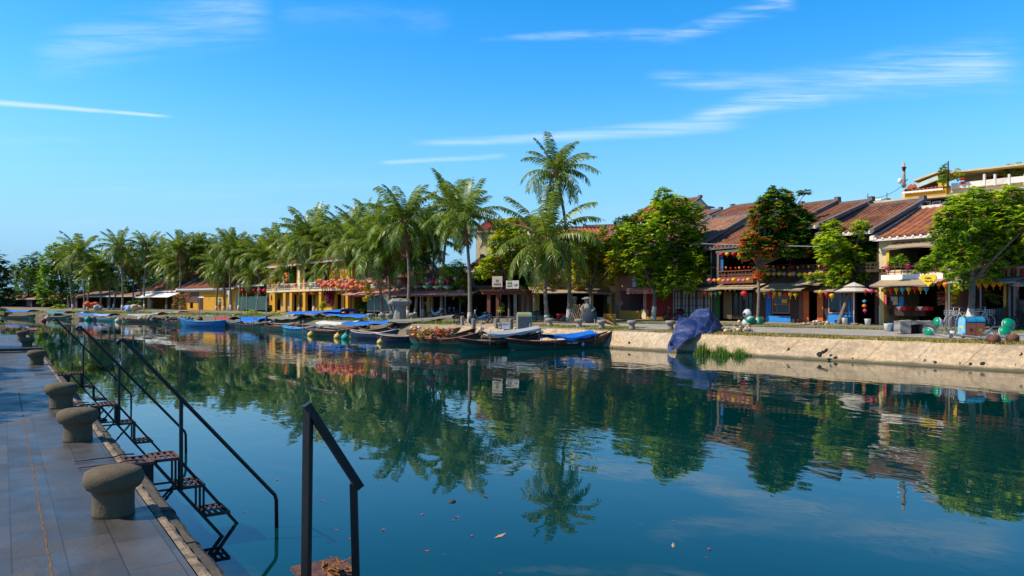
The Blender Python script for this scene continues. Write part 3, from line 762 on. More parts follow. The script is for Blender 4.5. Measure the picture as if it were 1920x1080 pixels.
tree('leafy_tree', 'big bright green tree beside the dark red wall', (1225, 601), None,
     [(1245, 372, 17), (1238, 395, 20), (1272, 388, 20), (1268, 412, 22), (1298, 398, 17), (1300, 425, 20), (1205, 420, 22), (1170, 425, 18), (1180, 447, 24), (1222, 445, 26), (1262, 450, 26), (1298, 458, 24), (1318, 472, 20),
      (1190, 478, 26), (1228, 485, 28), (1270, 490, 28), (1305, 500, 22), (1325, 490, 14), (1212, 515, 22), (1252, 522, 24), (1290, 525, 20), (1242, 545, 12), (1165, 460, 16), (1236, 420, 20)],
     [L_bright, L_mid, L_yellow], [.56, .425, .015], .36, 1.0, (1228, 545), .17, G_, True, 1, 1.3)
tree('leafy_tree', 'slanting young tree with light green leaves near the blue window shop', (1573, 608), None,
     [(1560, 432, 18), (1540, 455, 13), (1562, 455, 18), (1612, 430, 15), (1622, 452, 16), (1595, 462, 20), (1570, 478, 22), (1545, 475, 14), (1600, 490, 24), (1632, 478, 18), (1640, 498, 17), (1576, 505, 18), (1622, 512, 18), (1565, 520, 12), (1648, 480, 10), (1605, 525, 12)],
     [L_bright, L_mid, L_yellow], [.74, .24, .02], .27, 1.0, (1606, 520), .12, G_, False, 2, .9)
tree('leafy_tree', 'large dense tree standing over the parked bicycles at right', (1816, 619), None,
     [(1795, 386, 19), (1830, 376, 23), (1868, 380, 20), (1895, 366, 18), (1912, 386, 20), (1778, 408, 20), (1812, 410, 28), (1852, 412, 30), (1892, 415, 28), (1768, 436, 20), (1800, 444, 28), (1842, 449, 32), (1885, 452, 30), (1915, 454, 24), (1772, 464, 18),
      (1806, 478, 26), (1850, 486, 30), (1890, 492, 24), (1760, 484, 14), (1740, 492, 11), (1728, 501, 8), (1786, 505, 14), (1822, 512, 17), (1860, 518, 13), (1808, 530, 11), (1930, 420, 28), (1935, 474, 26), (1791, 540, 7)],
     [L_bright, L_mid, L_autumn], [.50, .47, .03], .27, 1.0, (1824, 525), .17, G_, True, 3, 1.4)
tree('flowering_tree', 'dark climbing bougainvillea tree with orange blossom above the balconies', (1421, 604), 48.2,
     [(1450, 372, 15), (1432, 382, 13), (1475, 380, 14), (1425, 402, 18), (1455, 405, 22), (1488, 402, 18), (1510, 410, 16), (1422, 432, 22), (1455, 438, 26), (1490, 438, 26), (1518, 432, 20), (1412, 458, 20), (1440, 462, 18), (1475, 460, 20), (1508, 458, 20), (1525, 450, 14), (1398, 470, 14), (1420, 478, 10), (1420, 498, 8), (1424, 515, 8), (1448, 358, 7), (1468, 362, 7), (1482, 366, 6), (1500, 362, 5), (1514, 358, 4)],
     [L_mid, L_orange, L_dark], [.58, .14, .28], .27, 1.35, (1421, 500), .11, None, False, 4, 1.0)
tree('leafy_tree', 'yellow green tree with yellow blossom before the tan cafe awning', (1108, 598), 60.0,
     [(1085, 460, 18), (1105, 448, 14), (1130, 455, 18), (1150, 462, 16), (1095, 485, 20), (1125, 482, 22), (1155, 488, 18), (1088, 508, 16), (1118, 510, 18), (1148, 512, 16), (1165, 505, 12), (1075, 480, 12), (1132, 432, 8)],
     [L_bright, L_mid, L_yellow], [.55, .2, .25], .3, .85, (1106, 545), .11, G_, False, 5, 1.2)
tree('leafy_tree', 'bright green tree rising behind the pergola signs', (955, 597), 63.4,
     [(940, 425, 14), (962, 422, 14), (950, 442, 18), (975, 445, 14), (930, 455, 14), (958, 466, 20), (985, 470, 16), (930, 482, 18), (965, 490, 18), (992, 495, 14), (915, 500, 16), (945, 508, 16), (900, 512, 12)],
     [L_bright, L_mid, L_yellow], [.7, .18, .12], .32, 1.0, (952, 530), .12, G_, False, 6, 1.2)
tree('leafy_tree', 'small bright tree with thin trunk between the scooters', (862, 596), None,
     [(838, 510, 13), (858, 502, 13), (838, 530, 11), (868, 522, 14), (885, 528, 12), (850, 545, 10), (878, 548, 10), (868, 560, 8), (898, 540, 9)],
     [L_bright, L_mid, L_dark], [.75, .15, .1], .28, .8, (862, 560), .08, G_, False, 7, .9)
GT = 'round green trees far along the bank'
tree('round_tree', 'broad round green tree far along the bank, left of the palms', (118, 577), 150.0,
     [(105, 472, 18), (128, 468, 16), (95, 492, 18), (120, 495, 22), (140, 490, 14), (92, 515, 18), (115, 520, 22), (138, 518, 16), (85, 540, 18), (108, 545, 22), (130, 545, 18), (82, 560, 12), (150, 505, 14)],
     [L_mid, L_bright, L_dark], [.6, .25, .15], .55, .9, None, .25, GT, False, 8, 3)
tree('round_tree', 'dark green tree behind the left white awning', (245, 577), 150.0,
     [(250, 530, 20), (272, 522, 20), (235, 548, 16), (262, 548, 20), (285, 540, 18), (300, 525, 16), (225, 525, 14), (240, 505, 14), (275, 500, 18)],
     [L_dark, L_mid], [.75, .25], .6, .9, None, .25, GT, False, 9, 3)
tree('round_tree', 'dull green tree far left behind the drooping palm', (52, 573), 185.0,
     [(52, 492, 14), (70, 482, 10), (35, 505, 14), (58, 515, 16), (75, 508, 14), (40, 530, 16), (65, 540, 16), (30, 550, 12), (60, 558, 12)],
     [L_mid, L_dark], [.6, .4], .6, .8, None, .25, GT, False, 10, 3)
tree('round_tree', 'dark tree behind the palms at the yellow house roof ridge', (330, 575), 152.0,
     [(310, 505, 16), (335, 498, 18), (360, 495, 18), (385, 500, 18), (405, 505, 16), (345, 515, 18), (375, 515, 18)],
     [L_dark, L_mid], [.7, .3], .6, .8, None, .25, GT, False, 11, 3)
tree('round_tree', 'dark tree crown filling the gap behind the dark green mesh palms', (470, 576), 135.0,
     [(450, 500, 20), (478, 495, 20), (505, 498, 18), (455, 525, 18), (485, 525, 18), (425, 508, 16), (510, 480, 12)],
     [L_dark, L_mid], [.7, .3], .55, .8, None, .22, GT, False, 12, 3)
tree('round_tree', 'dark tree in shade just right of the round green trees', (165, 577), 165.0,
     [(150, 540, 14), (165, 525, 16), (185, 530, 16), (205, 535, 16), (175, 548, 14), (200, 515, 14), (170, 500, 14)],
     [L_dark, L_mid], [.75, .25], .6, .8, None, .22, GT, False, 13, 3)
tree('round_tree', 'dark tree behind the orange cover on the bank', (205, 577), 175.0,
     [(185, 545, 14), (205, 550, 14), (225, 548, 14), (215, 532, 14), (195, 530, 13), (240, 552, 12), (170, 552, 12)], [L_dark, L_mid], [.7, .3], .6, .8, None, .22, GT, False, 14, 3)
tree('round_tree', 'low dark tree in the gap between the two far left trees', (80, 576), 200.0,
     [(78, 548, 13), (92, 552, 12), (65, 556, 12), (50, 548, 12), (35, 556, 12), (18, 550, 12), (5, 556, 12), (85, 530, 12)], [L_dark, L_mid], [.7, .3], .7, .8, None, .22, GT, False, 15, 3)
# near tree whose crown hangs in from the left, and two more of the row that shade the paving
def near_tree(label, x, y, cl_, seed, group='trees of the near promenade'):
    rr = random.Random(seed); t = thing('promenade_tree', label, 'tree', (x, y, PZ), 0, group); mb = MB()
    for cx, cy, cz, r in cl_: fill(mb, Vector((cx, cy, cz)), r, int(15 * (r / .24) ** 1.9), .24, rr, [.60, .25, .15], .5)
    obj('crown', mb, [L_dark, L_mid, L_autumn], t); tb = MB(); fork = Vector((.2, .1, 2.2))
    tb.tube([(0, 0, -.05), (.05, 0, 1), fork], [.2, .16, .13], 9)
    for cx, cy, cz, r in cl_: tb.tube([fork, fork.lerp(Vector((cx, cy, cz)), .6) + Vector((0, 0, .2)), (cx, cy, cz)], [.09, .06, .02], 6)
    obj('trunk', tb, tbark, t)
near_tree('dark tree with yellowing leaves hanging in at the left edge', -2.6, 33.5,
          [(2.35, .3, 2.2, .55), (2.2, .5, 3.0, .65), (2.5, .8, 2.6, .45), (1.7, -.2, 3.6, .7), (1.9, .3, 1.6, .5), (1.0, .6, 3.9, .8), (.6, -1.2, 3.1, .9), (-.8, .8, 3.4, 1.0), (2.7, .2, 1.9, .35), (-.4, -1, 4.2, .8), (2.4, .1, 1.25, .4)], 21)
near_tree('shade tree of the near promenade beyond the left edge', -4.6, 15.5,
          [(1.2, .3, 3.4, .7), (1.8, 1.2, 3.9, .6), (.3, 1.8, 4.2, .7), (-.6, .2, 4.4, .8), (.6, -1.4, 3.6, .7), (2.2, -.6, 3.0, .5), (1.1, 2.6, 3.2, .5), (-1.4, -1.2, 3.6, .8)], 22)
near_tree('second shade tree of the near promenade beyond the left edge', -5.0, 21.5,
          [(1.2, .3, 3.2, .7), (2.0, -1.0, 3.0, .55), (.3, 1.6, 4.0, .7), (-.6, .2, 4.3, .8), (1.4, 1.9, 3.4, .6), (2.8, .8, 2.8, .45)], 23)
# ------------------------------------------------------------------ bushes, creepers, grass
def bush(name, label, D, clumps, mats, mixes, ln=.2, dens=1.0, cat='shrub', seed=0, base=None, jit=.5, group=None):
    rr = random.Random(seed); c0 = clumps[0]; o = pt(c0[0], c0[1], D) if base is None else pt(base[0], base[1], D)
    mb = MB(); sb = MB()
    for px, py, r in clumps:
        c = pt(px, py, D + rr.uniform(-jit, jit)) - o; rr_ = r * D / F
        fill(mb, c, rr_, max(5, int(dens * 12 * (rr_ / ln) ** 1.9)), ln, rr, mixes, .6)
        sb.tube([Vector((0, 0, 0)) if base else c * .4, c * .6 + Vector((.03, 0, .05)), c], [.03, .02, .006], 5)
    mb.sm = mb.sm; k = len(mats); off = len(mb.v)
    t = thing(name, label, cat, o, 0, group); obj('foliage', mb, mats, t); obj('stem', sb, tbark, t); return t
bush('bougainvillea', 'magenta bougainvillea bush against the yellow balcony house', 84, [(612, 556, 12), (625, 550, 11), (608, 545, 9), (640, 548, 10), (622, 564, 9), (635, 560, 8), (648, 545, 7), (650, 556, 8)], [L_pink, L_dark], [.78, .22], .24, 1.2, 'bush', 31, (632, 585))
bush('flowering_creeper', 'long yellow green creeper with pink blossom along the tan awning edge', 61.5, [(1022, 533, 8), (1035, 528, 9), (1050, 532, 9), (1064, 530, 8), (1078, 526, 9), (1092, 532, 9), (1108, 530, 8), (1130, 532, 9), (1145, 528, 8), (1010, 538, 6), (1080, 538, 7), (1125, 522, 7)], [L_bright, L_yellow, L_rose], [.6, .18, .22], .2, 1.2, 'creeper', 32)
bush('climbing_vine', 'dark green vine mass above the yellow shop letters', 62.4, [(1220, 515, 12), (1232, 528, 10), (1215, 532, 9), (1228, 540, 8), (1205, 512, 9), (1240, 515, 9)], [L_mid, L_bright, L_dark], [.5, .2, .3], .2, 1.2, 'vine', 33)
bush('climbing_vine', 'dark leafy vine covering the wall left of the pergola signs', 66, [(905, 520, 12), (918, 510, 12), (890, 530, 12), (905, 540, 9), (925, 500, 10), (880, 545, 9), (895, 505, 10), (935, 512, 8)], [L_dark, L_mid, L_bright], [.5, .3, .2], .25, 1.1, 'vine', 34)
bush('banana_plant', 'dark broad leaved plant right of the white pergola sign', 63.5, [(990, 533, 7), (998, 528, 7), (982, 540, 6), (1003, 535, 5)], [L_dark, L_mid], [.6, .4], .5, 1.6, 'plant', 35)
bush('creeper', 'green creeper hanging from the balcony right of the blossom tree', 50.2, [(1432, 510, 9), (1440, 525, 7), (1428, 522, 7), (1457, 518, 6), (1478, 522, 6), (1500, 524, 7), (1446, 508, 5)], [L_mid, L_dark], [.6, .4], .18, 1.2, 'creeper', 36)
bush('creeper', 'bright creeper on the small awning left of the slanting tree', 46.2, [(1518, 520, 8), (1532, 516, 8), (1545, 522, 9), (1552, 530, 7), (1530, 528, 6), (1562, 524, 7)], [L_bright, L_mid], [.75, .25], .2, 1.2, 'creeper', 37)
bush('hanging_fern', 'green fern hanging at the second floor of the tiled roof house', 41.6, [(1680, 490, 9), (1690, 485, 7), (1672, 492, 7), (1698, 492, 6)], [L_mid, L_bright], [.7, .3], .22, 1.2, 'fern', 38)
bush('bamboo_shrub', 'light green reeds on the bank behind the moored dark boats', 92, [(462, 592, 8), (475, 590, 9), (488, 593, 8), (455, 597, 7), (498, 596, 6)], [L_bright, L_mid], [.7, .3], .35, 1.1, 'shrub', 39, (475, 600))
bush('bamboo_shrub', 'yellow green shrub on the bank left of the big blue tarpaulin', 88, [(512, 592, 8), (522, 593, 8), (505, 596, 6)], [L_bright, L_yellow], [.75, .25], .3, 1.1, 'shrub', 40, (514, 599))
bush('bank_shrub', 'low green shrub before the far dark hall', 140, [(108, 578, 8), (120, 580, 8), (98, 581, 7)], [L_bright, L_mid], [.6, .4], .4, 1.0, 'shrub', 41, (108, 584))
bush('garden_shrub', 'rusty pink flowering shrub before the yellow tiled house', 112, [(335, 560, 9), (350, 556, 8), (342, 570, 7), (328, 572, 6)], [L_rose, L_orange, L_mid], [.15, .2, .65], .3, .9, 'shrub', 42, (342, 580))
bush('garden_shrub', 'grey green shrub under the white awning', 125, [(243, 572, 8), (258, 570, 8), (252, 576, 6)], [L_mid, L_dark], [.5, .5], .35, .9, 'shrub', 43, (250, 580))
bush('roof_shrub', 'leafy shrub on the roof terrace beside the dark pole', 52.5, [(1768, 318, 7), (1770, 330, 7), (1766, 340, 6), (1772, 310, 4)], [L_mid, L_bright], [.7, .3], .2, 1.2, 'shrub', 44, (1769, 350))
bush('roof_shrub', 'yellow green shrub on the roof terrace right of the dark pole', 52.3, [(1795, 322, 6), (1802, 330, 6), (1788, 330, 5)], [L_bright, L_yellow], [.8, .2], .2, 1.2, 'shrub', 45, (1796, 340))
bush('roof_shrub', 'rounded green shrubs along the terrace parapet at the right edge', 51.5, [(1878, 320, 8), (1895, 316, 9), (1908, 312, 9), (1918, 322, 9), (1888, 326, 7), (1902, 326, 8)], [L_bright, L_mid, L_autumn], [.5, .3, .2], .2, 1.1, 'shrub', 46, (1900, 334))
bush('hanging_basket_plant', 'pink flowering plant hanging under the awning beside the heart sign', 40.6, [(1765, 552, 7), (1766, 560, 6), (1764, 568, 5)], [L_rose, L_mid], [.6, .4], .13, 1.3, 'plant', 47)
bush('hanging_basket_plant', 'yellow green plant hanging left of the large tree trunk', 40.0, [(1788, 552, 7), (1789, 562, 6), (1787, 545, 5)], [L_bright, L_autumn], [.7, .3], .13, 1.3, 'plant', 48)
bush('potted_plant', 'bushy plant before the yellow balcony house door', 82, [(604, 574, 6), (608, 570, 5)], [L_bright, L_mid], [.6, .4], .2, 1.2, 'plant', 49, (605, 584))
bush('potted_plant', 'leafy plant right of the magenta bougainvillea palm', 78, [(674, 574, 7), (682, 572, 6), (678, 582, 5)], [L_mid, L_bright], [.6, .4], .22, 1.2, 'plant', 50, (677, 590))
bush('hanging_vine', 'yellow vine hanging over a post left of the grey monument', 70, [(688, 545, 6), (692, 555, 5), (686, 560, 5), (698, 548, 5), (690, 535, 5)], [L_yellow, L_bright], [.5, .5], .2, 1.1, 'vine', 51)
bush('potted_plant', 'green pot plant under the pergola', 60.5, [(938, 580, 5), (941, 574, 4)], [L_bright], [1], .22, 1.4, 'plant', 52, (939, 590))
bush('vine', 'dark leafy vine below the orange lanterns right of the large tree', 38.5, [(1858, 552, 9), (1870, 560, 9), (1882, 556, 8), (1894, 562, 8), (1848, 548, 6)], [L_dark, L_mid], [.6, .4], .18, 1.1, 'vine', 53)

def grass(name, label, offs, y0, y1, n, h, cols, mix, seed):
    rr = random.Random(seed); mb = MB(); segs = [(a, b) for a, b in zip(BANK, BANK[1:]) if b.y > y0 and a.y < y1]
    tl = sum((b - a).length for a, b in segs)
    for _ in range(n):
        d = rr.uniform(0, tl)
        for a, b in segs:
            if d < (b - a).length: break
            d -= (b - a).length
        t = (b - a).normalized(); p = a + t * d + Vector((t.y, -t.x)) * rr.uniform(*offs)
        if p.y < y0 or p.y > y1: continue
        if math.sin(p.x * 2.3 + p.y * .7) + math.sin(p.y * 1.9 + 1) + rr.uniform(-1, 1) < -1.0: continue
        z = gz(p.x, p.y) - .01 + .004; a_ = rr.uniform(0, 6.28); hh = h * rr.uniform(.4, 1.2); wv = Vector((math.cos(a_), math.sin(a_), 0)) * .022
        q = Vector((p.x, p.y, z)); m = 0 if rr.random() < mix else 1
        mb.add([q - wv, q + wv, q + Vector((rr.uniform(-.05, .05), rr.uniform(-.05, .05), hh))], [(0, 1, 2)], m)
    return tag(obj(name, mb, cols), label, 'grass', kind='stuff')
g1 = M('grass_green', (.11, .16, .015), .7, .3, 1, island=.4); g2 = M('grass_dry', (.36, .24, .05), .8, .3, 1, island=.4); g3 = M('grass_yellow', (.24, .22, .02), .7, .3, 1, island=.4)
grass('verge_grass', 'dry patchy grass along the top of the embankment wall', (.75, 2.6), 5, 29, 16000, .11, [g1, g2], .42, 61)
grass('lawn_grass', 'short green grass strip between road and houses', (8.1, 10.0), 8, 41, 16000, .09, [g1, g3], .75, 62)
grass('lawn_grass', 'yellow green grass patch behind the stone bollards', (1.6, 4.6), 32, 41, 9000, .10, [g3, g1], .75, 63)
grass('lawn_grass', 'thin grass along the bank under the palms', (2.0, 5.0), 48, 150, 14000, .16, [g3, g1], .6, 64)
grass('bank_weeds', 'tall weeds along the muddy edge behind the boats', (.66, 2.4), 47, 165, 9000, .42, [L_mid, g3], .6, 65)
bush('flower_heap', 'heap of yellow and pink blossoms among the lanterns of the boat', 43.6, [(790, 627, 5), (800, 623, 6), (812, 626, 6), (826, 621, 6), (838, 624, 5), (846, 619, 5), (806, 617, 4), (820, 615, 4)], [L_yellow, L_rose, L_orange, L_mid], [.4, .2, .2, .2], .14, 1.3, 'flowers', 66)
def tuft(label, px, py, n, h, r, seed):
    rr = random.Random(seed); p = wp(px, py, 0.0); mb = MB()
    for _ in range(n):
        a = rr.uniform(0, 6.28); q = Vector((rr.gauss(0, r), rr.gauss(0, r * .5), -.05)); hh = h * rr.uniform(.25, 1.25) * max(.35, 1 - .35 * abs(q.x) / r); l = Vector((rr.gauss(0, .22), rr.gauss(0, .22), 0)) * hh
        wv = Vector((math.cos(a), math.sin(a), 0)) * .014
        mb.add([q - wv, q + wv, q + l * .4 + Vector((0, 0, hh * .6)) + wv * .8, q + l * .4 + Vector((0, 0, hh * .6)) - wv * .8, q + l * 1.5 + Vector((0, 0, hh))], [(0, 1, 2, 3), (3, 2, 4)], 0 if rr.random() < .6 else 1)
    tag(obj('reed_tuft', mb, [L_mid, g1], loc=p), label, 'reeds', 'reed tufts at the foot of the embankment wall')
tuft('left and tallest reed tuft at the wall foot beside the tarpaulin', 1318, 664, 300, .74, .24, 1)
tuft('widest reed tuft in the middle of the three at the wall foot', 1352, 667, 520, .58, .34, 2)
tuft('low right reed tuft at the foot of the embankment wall', 1388, 668, 260, .55, .26, 3)
# ------------------------------------------------------------------ buildings of the far bank
class Facade:
    """vertical plane through two sight lines; local x runs along it (left to right from the river), y goes inward, z up from water level"""
    def __init__(s, pxL, DL, pxR, DR):
        a, b = pt(pxL, HY, DL), pt(pxR, HY, DR); s.o = Vector((a.x, a.y, 0)); e = Vector((b.x - a.x, b.y - a.y, 0)); s.w = e.length; s.e = e / s.w
        s.n = Vector((-s.e.y, s.e.x, 0)); s.rot = math.atan2(s.e.y, s.e.x); s.pl, s.pr = pxL, pxR
    def hit(s, px, v=0.0):
        """(u, depth) where the sight line px meets the plane v metres behind the front"""
        d = Vector((CS * (px - CX) / F + SN, -SN * (px - CX) / F + CS, 0)); o = s.o + s.n * v
        D = o.dot(s.n) / d.dot(s.n); return (d * D - s.o).dot(s.e), D
    def u(s, px, v=0.0): return s.hit(px, v)[0]
    def z(s, px, py, v=0.0): return CAMZ - (py - HY) * s.hit(px, v)[1] / F
    def P(s, px, py, v=0.0): return Vector((s.u(px, v), v, s.z(px, py, v)))
    def W(s, px, py, v=0.0):
        l = s.P(px, py, v); return s.o + s.e * l.x + s.n * l.y + Vector((0, 0, l.z))
    def root(s, name, label, cat, group=None):
        return thing(name, label, cat, s.o, s.rot, group)
    def slab(s, mb, x0, x1, yt, yb, v0, v1, m=0):
        xm = (x0 + x1) / 2; mb.box(s.u(x0, v0), s.u(x1, v0), v0, v1, s.z(xm, yb, v0), s.z(xm, yt, v0), m)
def tile_sheet(u0, u1, v0, z0, v1, z1, rib=.27, amp=.10, sag=.12, skew=0.0, seed=0):
    """clay tile roof slope: rounded cover rows running down the slope, stepped courses, slight sag"""
    rr = random.Random(seed); mb = MB(); n = max(3, round((u1 - u0) / rib)); rw = (u1 - u0) / n; L = math.hypot(v1 - v0, z1 - z0); courses = max(4, int(L / .34))
    prof = [(0, 0), (.16, .1), (.3, .75), (.5, 1.0), (.7, .75), (.84, .1)]
    us = [(u0 + (i + a) * rw, h) for i in range(n) for a, h in prof] + [(u1, 0)]; vs = []; k = len(us)
    jit = [rr.uniform(-.012, .012) for _ in range(k)]
    rows = []
    for c in range(courses):
        for e, lift in ((0, .022), (1, 0.0)): rows.append(((c + e * .995) / courses, lift))
    for t, lift in rows:
        sg = -sag * 4 * t * (1 - t) * .5
        for i, (u, h) in enumerate(us):
            vs.append((u + skew * t, v0 + (v1 - v0) * t, z0 + (z1 - z0) * t + sg + h * amp + lift + jit[i] + rr.uniform(-.006, .006)))
    fs = [(r * k + i, r * k + i + 1, (r + 1) * k + i + 1, (r + 1) * k + i) for r in range(len(rows) - 1) for i in range(k - 1)]
    mb.add(vs, fs, 0, False); return mb
def tilemat(name, col, dark, amt=.8):
    m = M(name, col, .9, .28, 3.0, .3, island=0, bscale=20); stain_or_sheen(m, dark, 1.1, .42, .6, amt, (1, .6, 1)); stain_or_sheen(m, (col[0] * 1.3, col[1] * 1.25, col[2] * 1.2), 5, .56, .7, .6); return m
T_brown = tilemat('clay_tile_brown', (.38, .125, .055), (.11, .055, .04), .65)
T_dark = tilemat('clay_tile_dark', (.30, .11, .055), (.085, .05, .04), .75)
T_pale = tilemat('clay_tile_pale', (.44, .22, .13), (.16, .10, .08), .7)
T_red = tilemat('clay_tile_red', (.36, .075, .045), (.22, .05, .04), .5)
T_orange = tilemat('clay_tile_orange', (.42, .13, .045), (.2, .08, .05), .6)
def plaster(name, col): return stain_or_sheen(M(name, col, .92, .1, 1.5, .15, bscale=9), tuple(c * .45 for c in col), 1.6, .52, .72, .6, (1, 1, .45))
W_yellow = plaster('yellow_plaster', (.55, .27, .02)); W_ochre = plaster('ochre_plaster', (.50, .27, .05)); W_cream = plaster('cream_plaster', (.62, .50, .29))
W_red = plaster('dark_red_wall', (.20, .018, .012)); W_blue = plaster('blue_painted_wall', (.02, .13, .38)); W_pink = plaster('pink_plaster', (.46, .26, .24)); W_grey = plaster('grey_plaster', (.34, .31, .29)); W_white = plaster('white_plaster', (.70, .66, .60))
timber = stain_or_sheen(M('dark_timber', (.045, .022, .014), .7, .3, 5), (.015, .01, .008), 4, .45, .65, .7, (1, 1, .3))
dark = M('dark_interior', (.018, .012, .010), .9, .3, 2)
timber_red = stain_or_sheen(M('red_brown_timber', (.17, .055, .03), .7, .25, 6), (.06, .025, .02), 4, .5, .7, .7)
orange_w = M('orange_paint', (.50, .10, .012), .6, .15, 4); yel_w = M('yellow_paint', (.62, .40, .02), .6, .12, 4); green_w = M('green_paint', (.02, .09, .012), .6, .15, 4); blue_w = M('blue_paint', (.02, .20, .52), .55, .15, 4)
glass = M('dark_glass', (.012, .016, .02), .08, .1, 2, spec=.6); glass_b = M('blue_glass', (.06, .16, .20), .1, .2, 2, spec=.7)
cloth_tan = stain_or_sheen(M('tan_canvas', (.36, .27, .17), .9, .12, 2, .2, bscale=8), (.18, .13, .09), 2.5, .52, .7, .7); cloth_pink = stain_or_sheen(M('pink_canvas', (.48, .20, .18), .9, .12, 2), (.3, .12, .11), 3, .5, .7, .6)
cloth_grey = stain_or_sheen(M('grey_canvas', (.36, .34, .32), .9, .12, 2), (.2, .18, .17), 3, .5, .7, .6); cloth_white = M('white_canvas', (.72, .70, .66), .85, .08, 2)
iron = M('grey_iron', (.16, .15, .15), .5, .2, 5, metal=.4); whitep = M('white_paint', (.74, .72, .69), .6, .08, 5); ridge_m = stain_or_sheen(M('ridge_mortar', (.15, .13, .12), .9, .2, 3), (.10, .09, .09), 2, .45, .62, .8); ridge_w = stain_or_sheen(M('white_ridge_mortar', (.70, .62, .55), .9, .12, 3), (.36, .3, .27), 2.5, .5, .7, .7)

def front_wall(f, us, zs, holes, th=.22, v=0.0):
    """wall panel split round rectangular openings (u0, u1, z0, z1)"""
    mb = MB(); U = sorted(set([us[0], us[1]] + [min(max(h[i], us[0]), us[1]) for h in holes for i in (0, 1)])); Z = sorted(set([zs[0], zs[1]] + [min(max(h[i], zs[0]), zs[1]) for h in holes for i in (2, 3)]))
    for a, b in zip(U, U[1:]):
        run = None
        for c, d in zip(Z, Z[1:]):
            um, zm = (a + b) / 2, (c + d) / 2; solid = not any(h[0] < um < h[1] and h[2] < zm < h[3] for h in holes)
            if solid: run = (run[0], d) if run else (c, d)
            if run and (not solid or d == Z[-1]): mb.box(a, b, v, v + th, *run); run = None
    return mb
def house(f, label, wall_m, roof_m, eave, ridge, depth=9.0, holes=(), floors=(), cat='shophouse', name='shophouse', group='shophouses along the riverside street', over=.7, ridge_mat=None, ends=None, roof=True, seed=0, inner=True, rib=.34, x=None, trim=None, gable=.15):
    """f facade; eave / ridge given as photo rows at the facade centre (ridge measured on the ridge line); holes as photo rectangles"""
    xm = (f.pl + f.pr) / 2; base = gz(*f.W((f.pl + f.pr) / 2, HY)[:2]) - .25
    t = f.root(name, label, cat, group); w_ = f.w; ze = f.z(xm, eave, -over); rv = depth * .5; zr = f.z(xm, ridge, rv)
    hl = [(f.u(a), f.u(b), f.z((a + b) / 2, d_), f.z((a + b) / 2, c)) for a, b, c, d_ in holes]
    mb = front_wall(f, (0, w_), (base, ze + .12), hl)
    for u0, u1 in ((0, .2), (w_ - .2, w_)):
        v0, v1 = .22, depth
        mb.hexa([(u0, v0, base), (u1, v0, base), (u1, v1, base), (u0, v1, base)], [(u0, v0, ze + .12), (u1, v0, ze + .12), (u1, v1, ze + .12), (u0, v1, ze + .12)])
        if roof:
            z1, z2 = ze + .12, zr - .12
            mb.add([(u0, v0, z1), (u0, v1, z1), (u0, rv, z2), (u1, v0, z1), (u1, v1, z1), (u1, rv, z2)], [(0, 2, 1), (3, 4, 5), (0, 3, 5, 2), (1, 2, 5, 4)])
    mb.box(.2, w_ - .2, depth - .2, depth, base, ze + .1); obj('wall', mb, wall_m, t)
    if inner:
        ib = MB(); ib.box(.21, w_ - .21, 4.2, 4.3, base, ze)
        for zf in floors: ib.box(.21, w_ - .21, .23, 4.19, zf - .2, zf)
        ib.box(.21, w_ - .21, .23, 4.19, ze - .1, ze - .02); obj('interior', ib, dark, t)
    if roof:
        r1 = tile_sheet(-.02, w_ + .02, -over, ze, rv, zr, rib, seed=seed); r1o = obj('roof', r1, roof_m, t)
        r2 = tile_sheet(-.02, w_ + .02, depth + .4, ze + .05, rv + .02, zr, rib, seed=seed + 1); obj('roof', r2, roof_m, t)
        sl = (zr - ze) / (rv + over)
        rm = ridge_mat or ridge_m; rb = MB(); rb.box(-.06, w_ + .06, rv - .14, rv + .14, zr - .02, zr + .16); obj('ridge', rb, rm, t)
        for q, uu in enumerate((-.14, w_ - .12)):
            gb = MB(); h0 = .13
            pts = [(-over - .08, ze - .02), (rv, zr - .02)]; k = 6
            for i in range(k):
                a = i / k; b = (i + 1) / k; va, vb = pts[0][0] + (pts[1][0] - pts[0][0]) * a, pts[0][0] + (pts[1][0] - pts[0][0]) * b - .004
                za, zb = pts[0][1] + (pts[1][1] - pts[0][1]) * a, pts[0][1] + (pts[1][1] - pts[0][1]) * b
                if i == 0: za += .02
                gb.hexa([(uu, va, za - .1), (uu + .26, va, za - .1), (uu + .26, vb, zb - .1), (uu, vb, zb - .1)], [(uu, va, za + h0), (uu + .26, va, za + h0), (uu + .26, vb, zb + h0), (uu, vb, zb + h0)])
            gb.box(uu - .02, uu + .28, rv - .2, rv + .2, zr, zr + .30)
            obj('gable_ridge', gb, rm, t)
        fb = MB(); fb.box(0, w_, -over - .03, -over + .02, ze - .16, ze - .03); n = max(3, round((w_ + .04) / rib)); rw = (w_ + .04) / n
        for i in range(n): fb.lathe([(.08, -.06), (.08, .05)], (-.02 + (i + .5) * rw, -over - .012, ze - .01), 8, 0, False, (0, -1, 0))
        obj('eave_board', fb, trim or ridge_w, t)
    return t
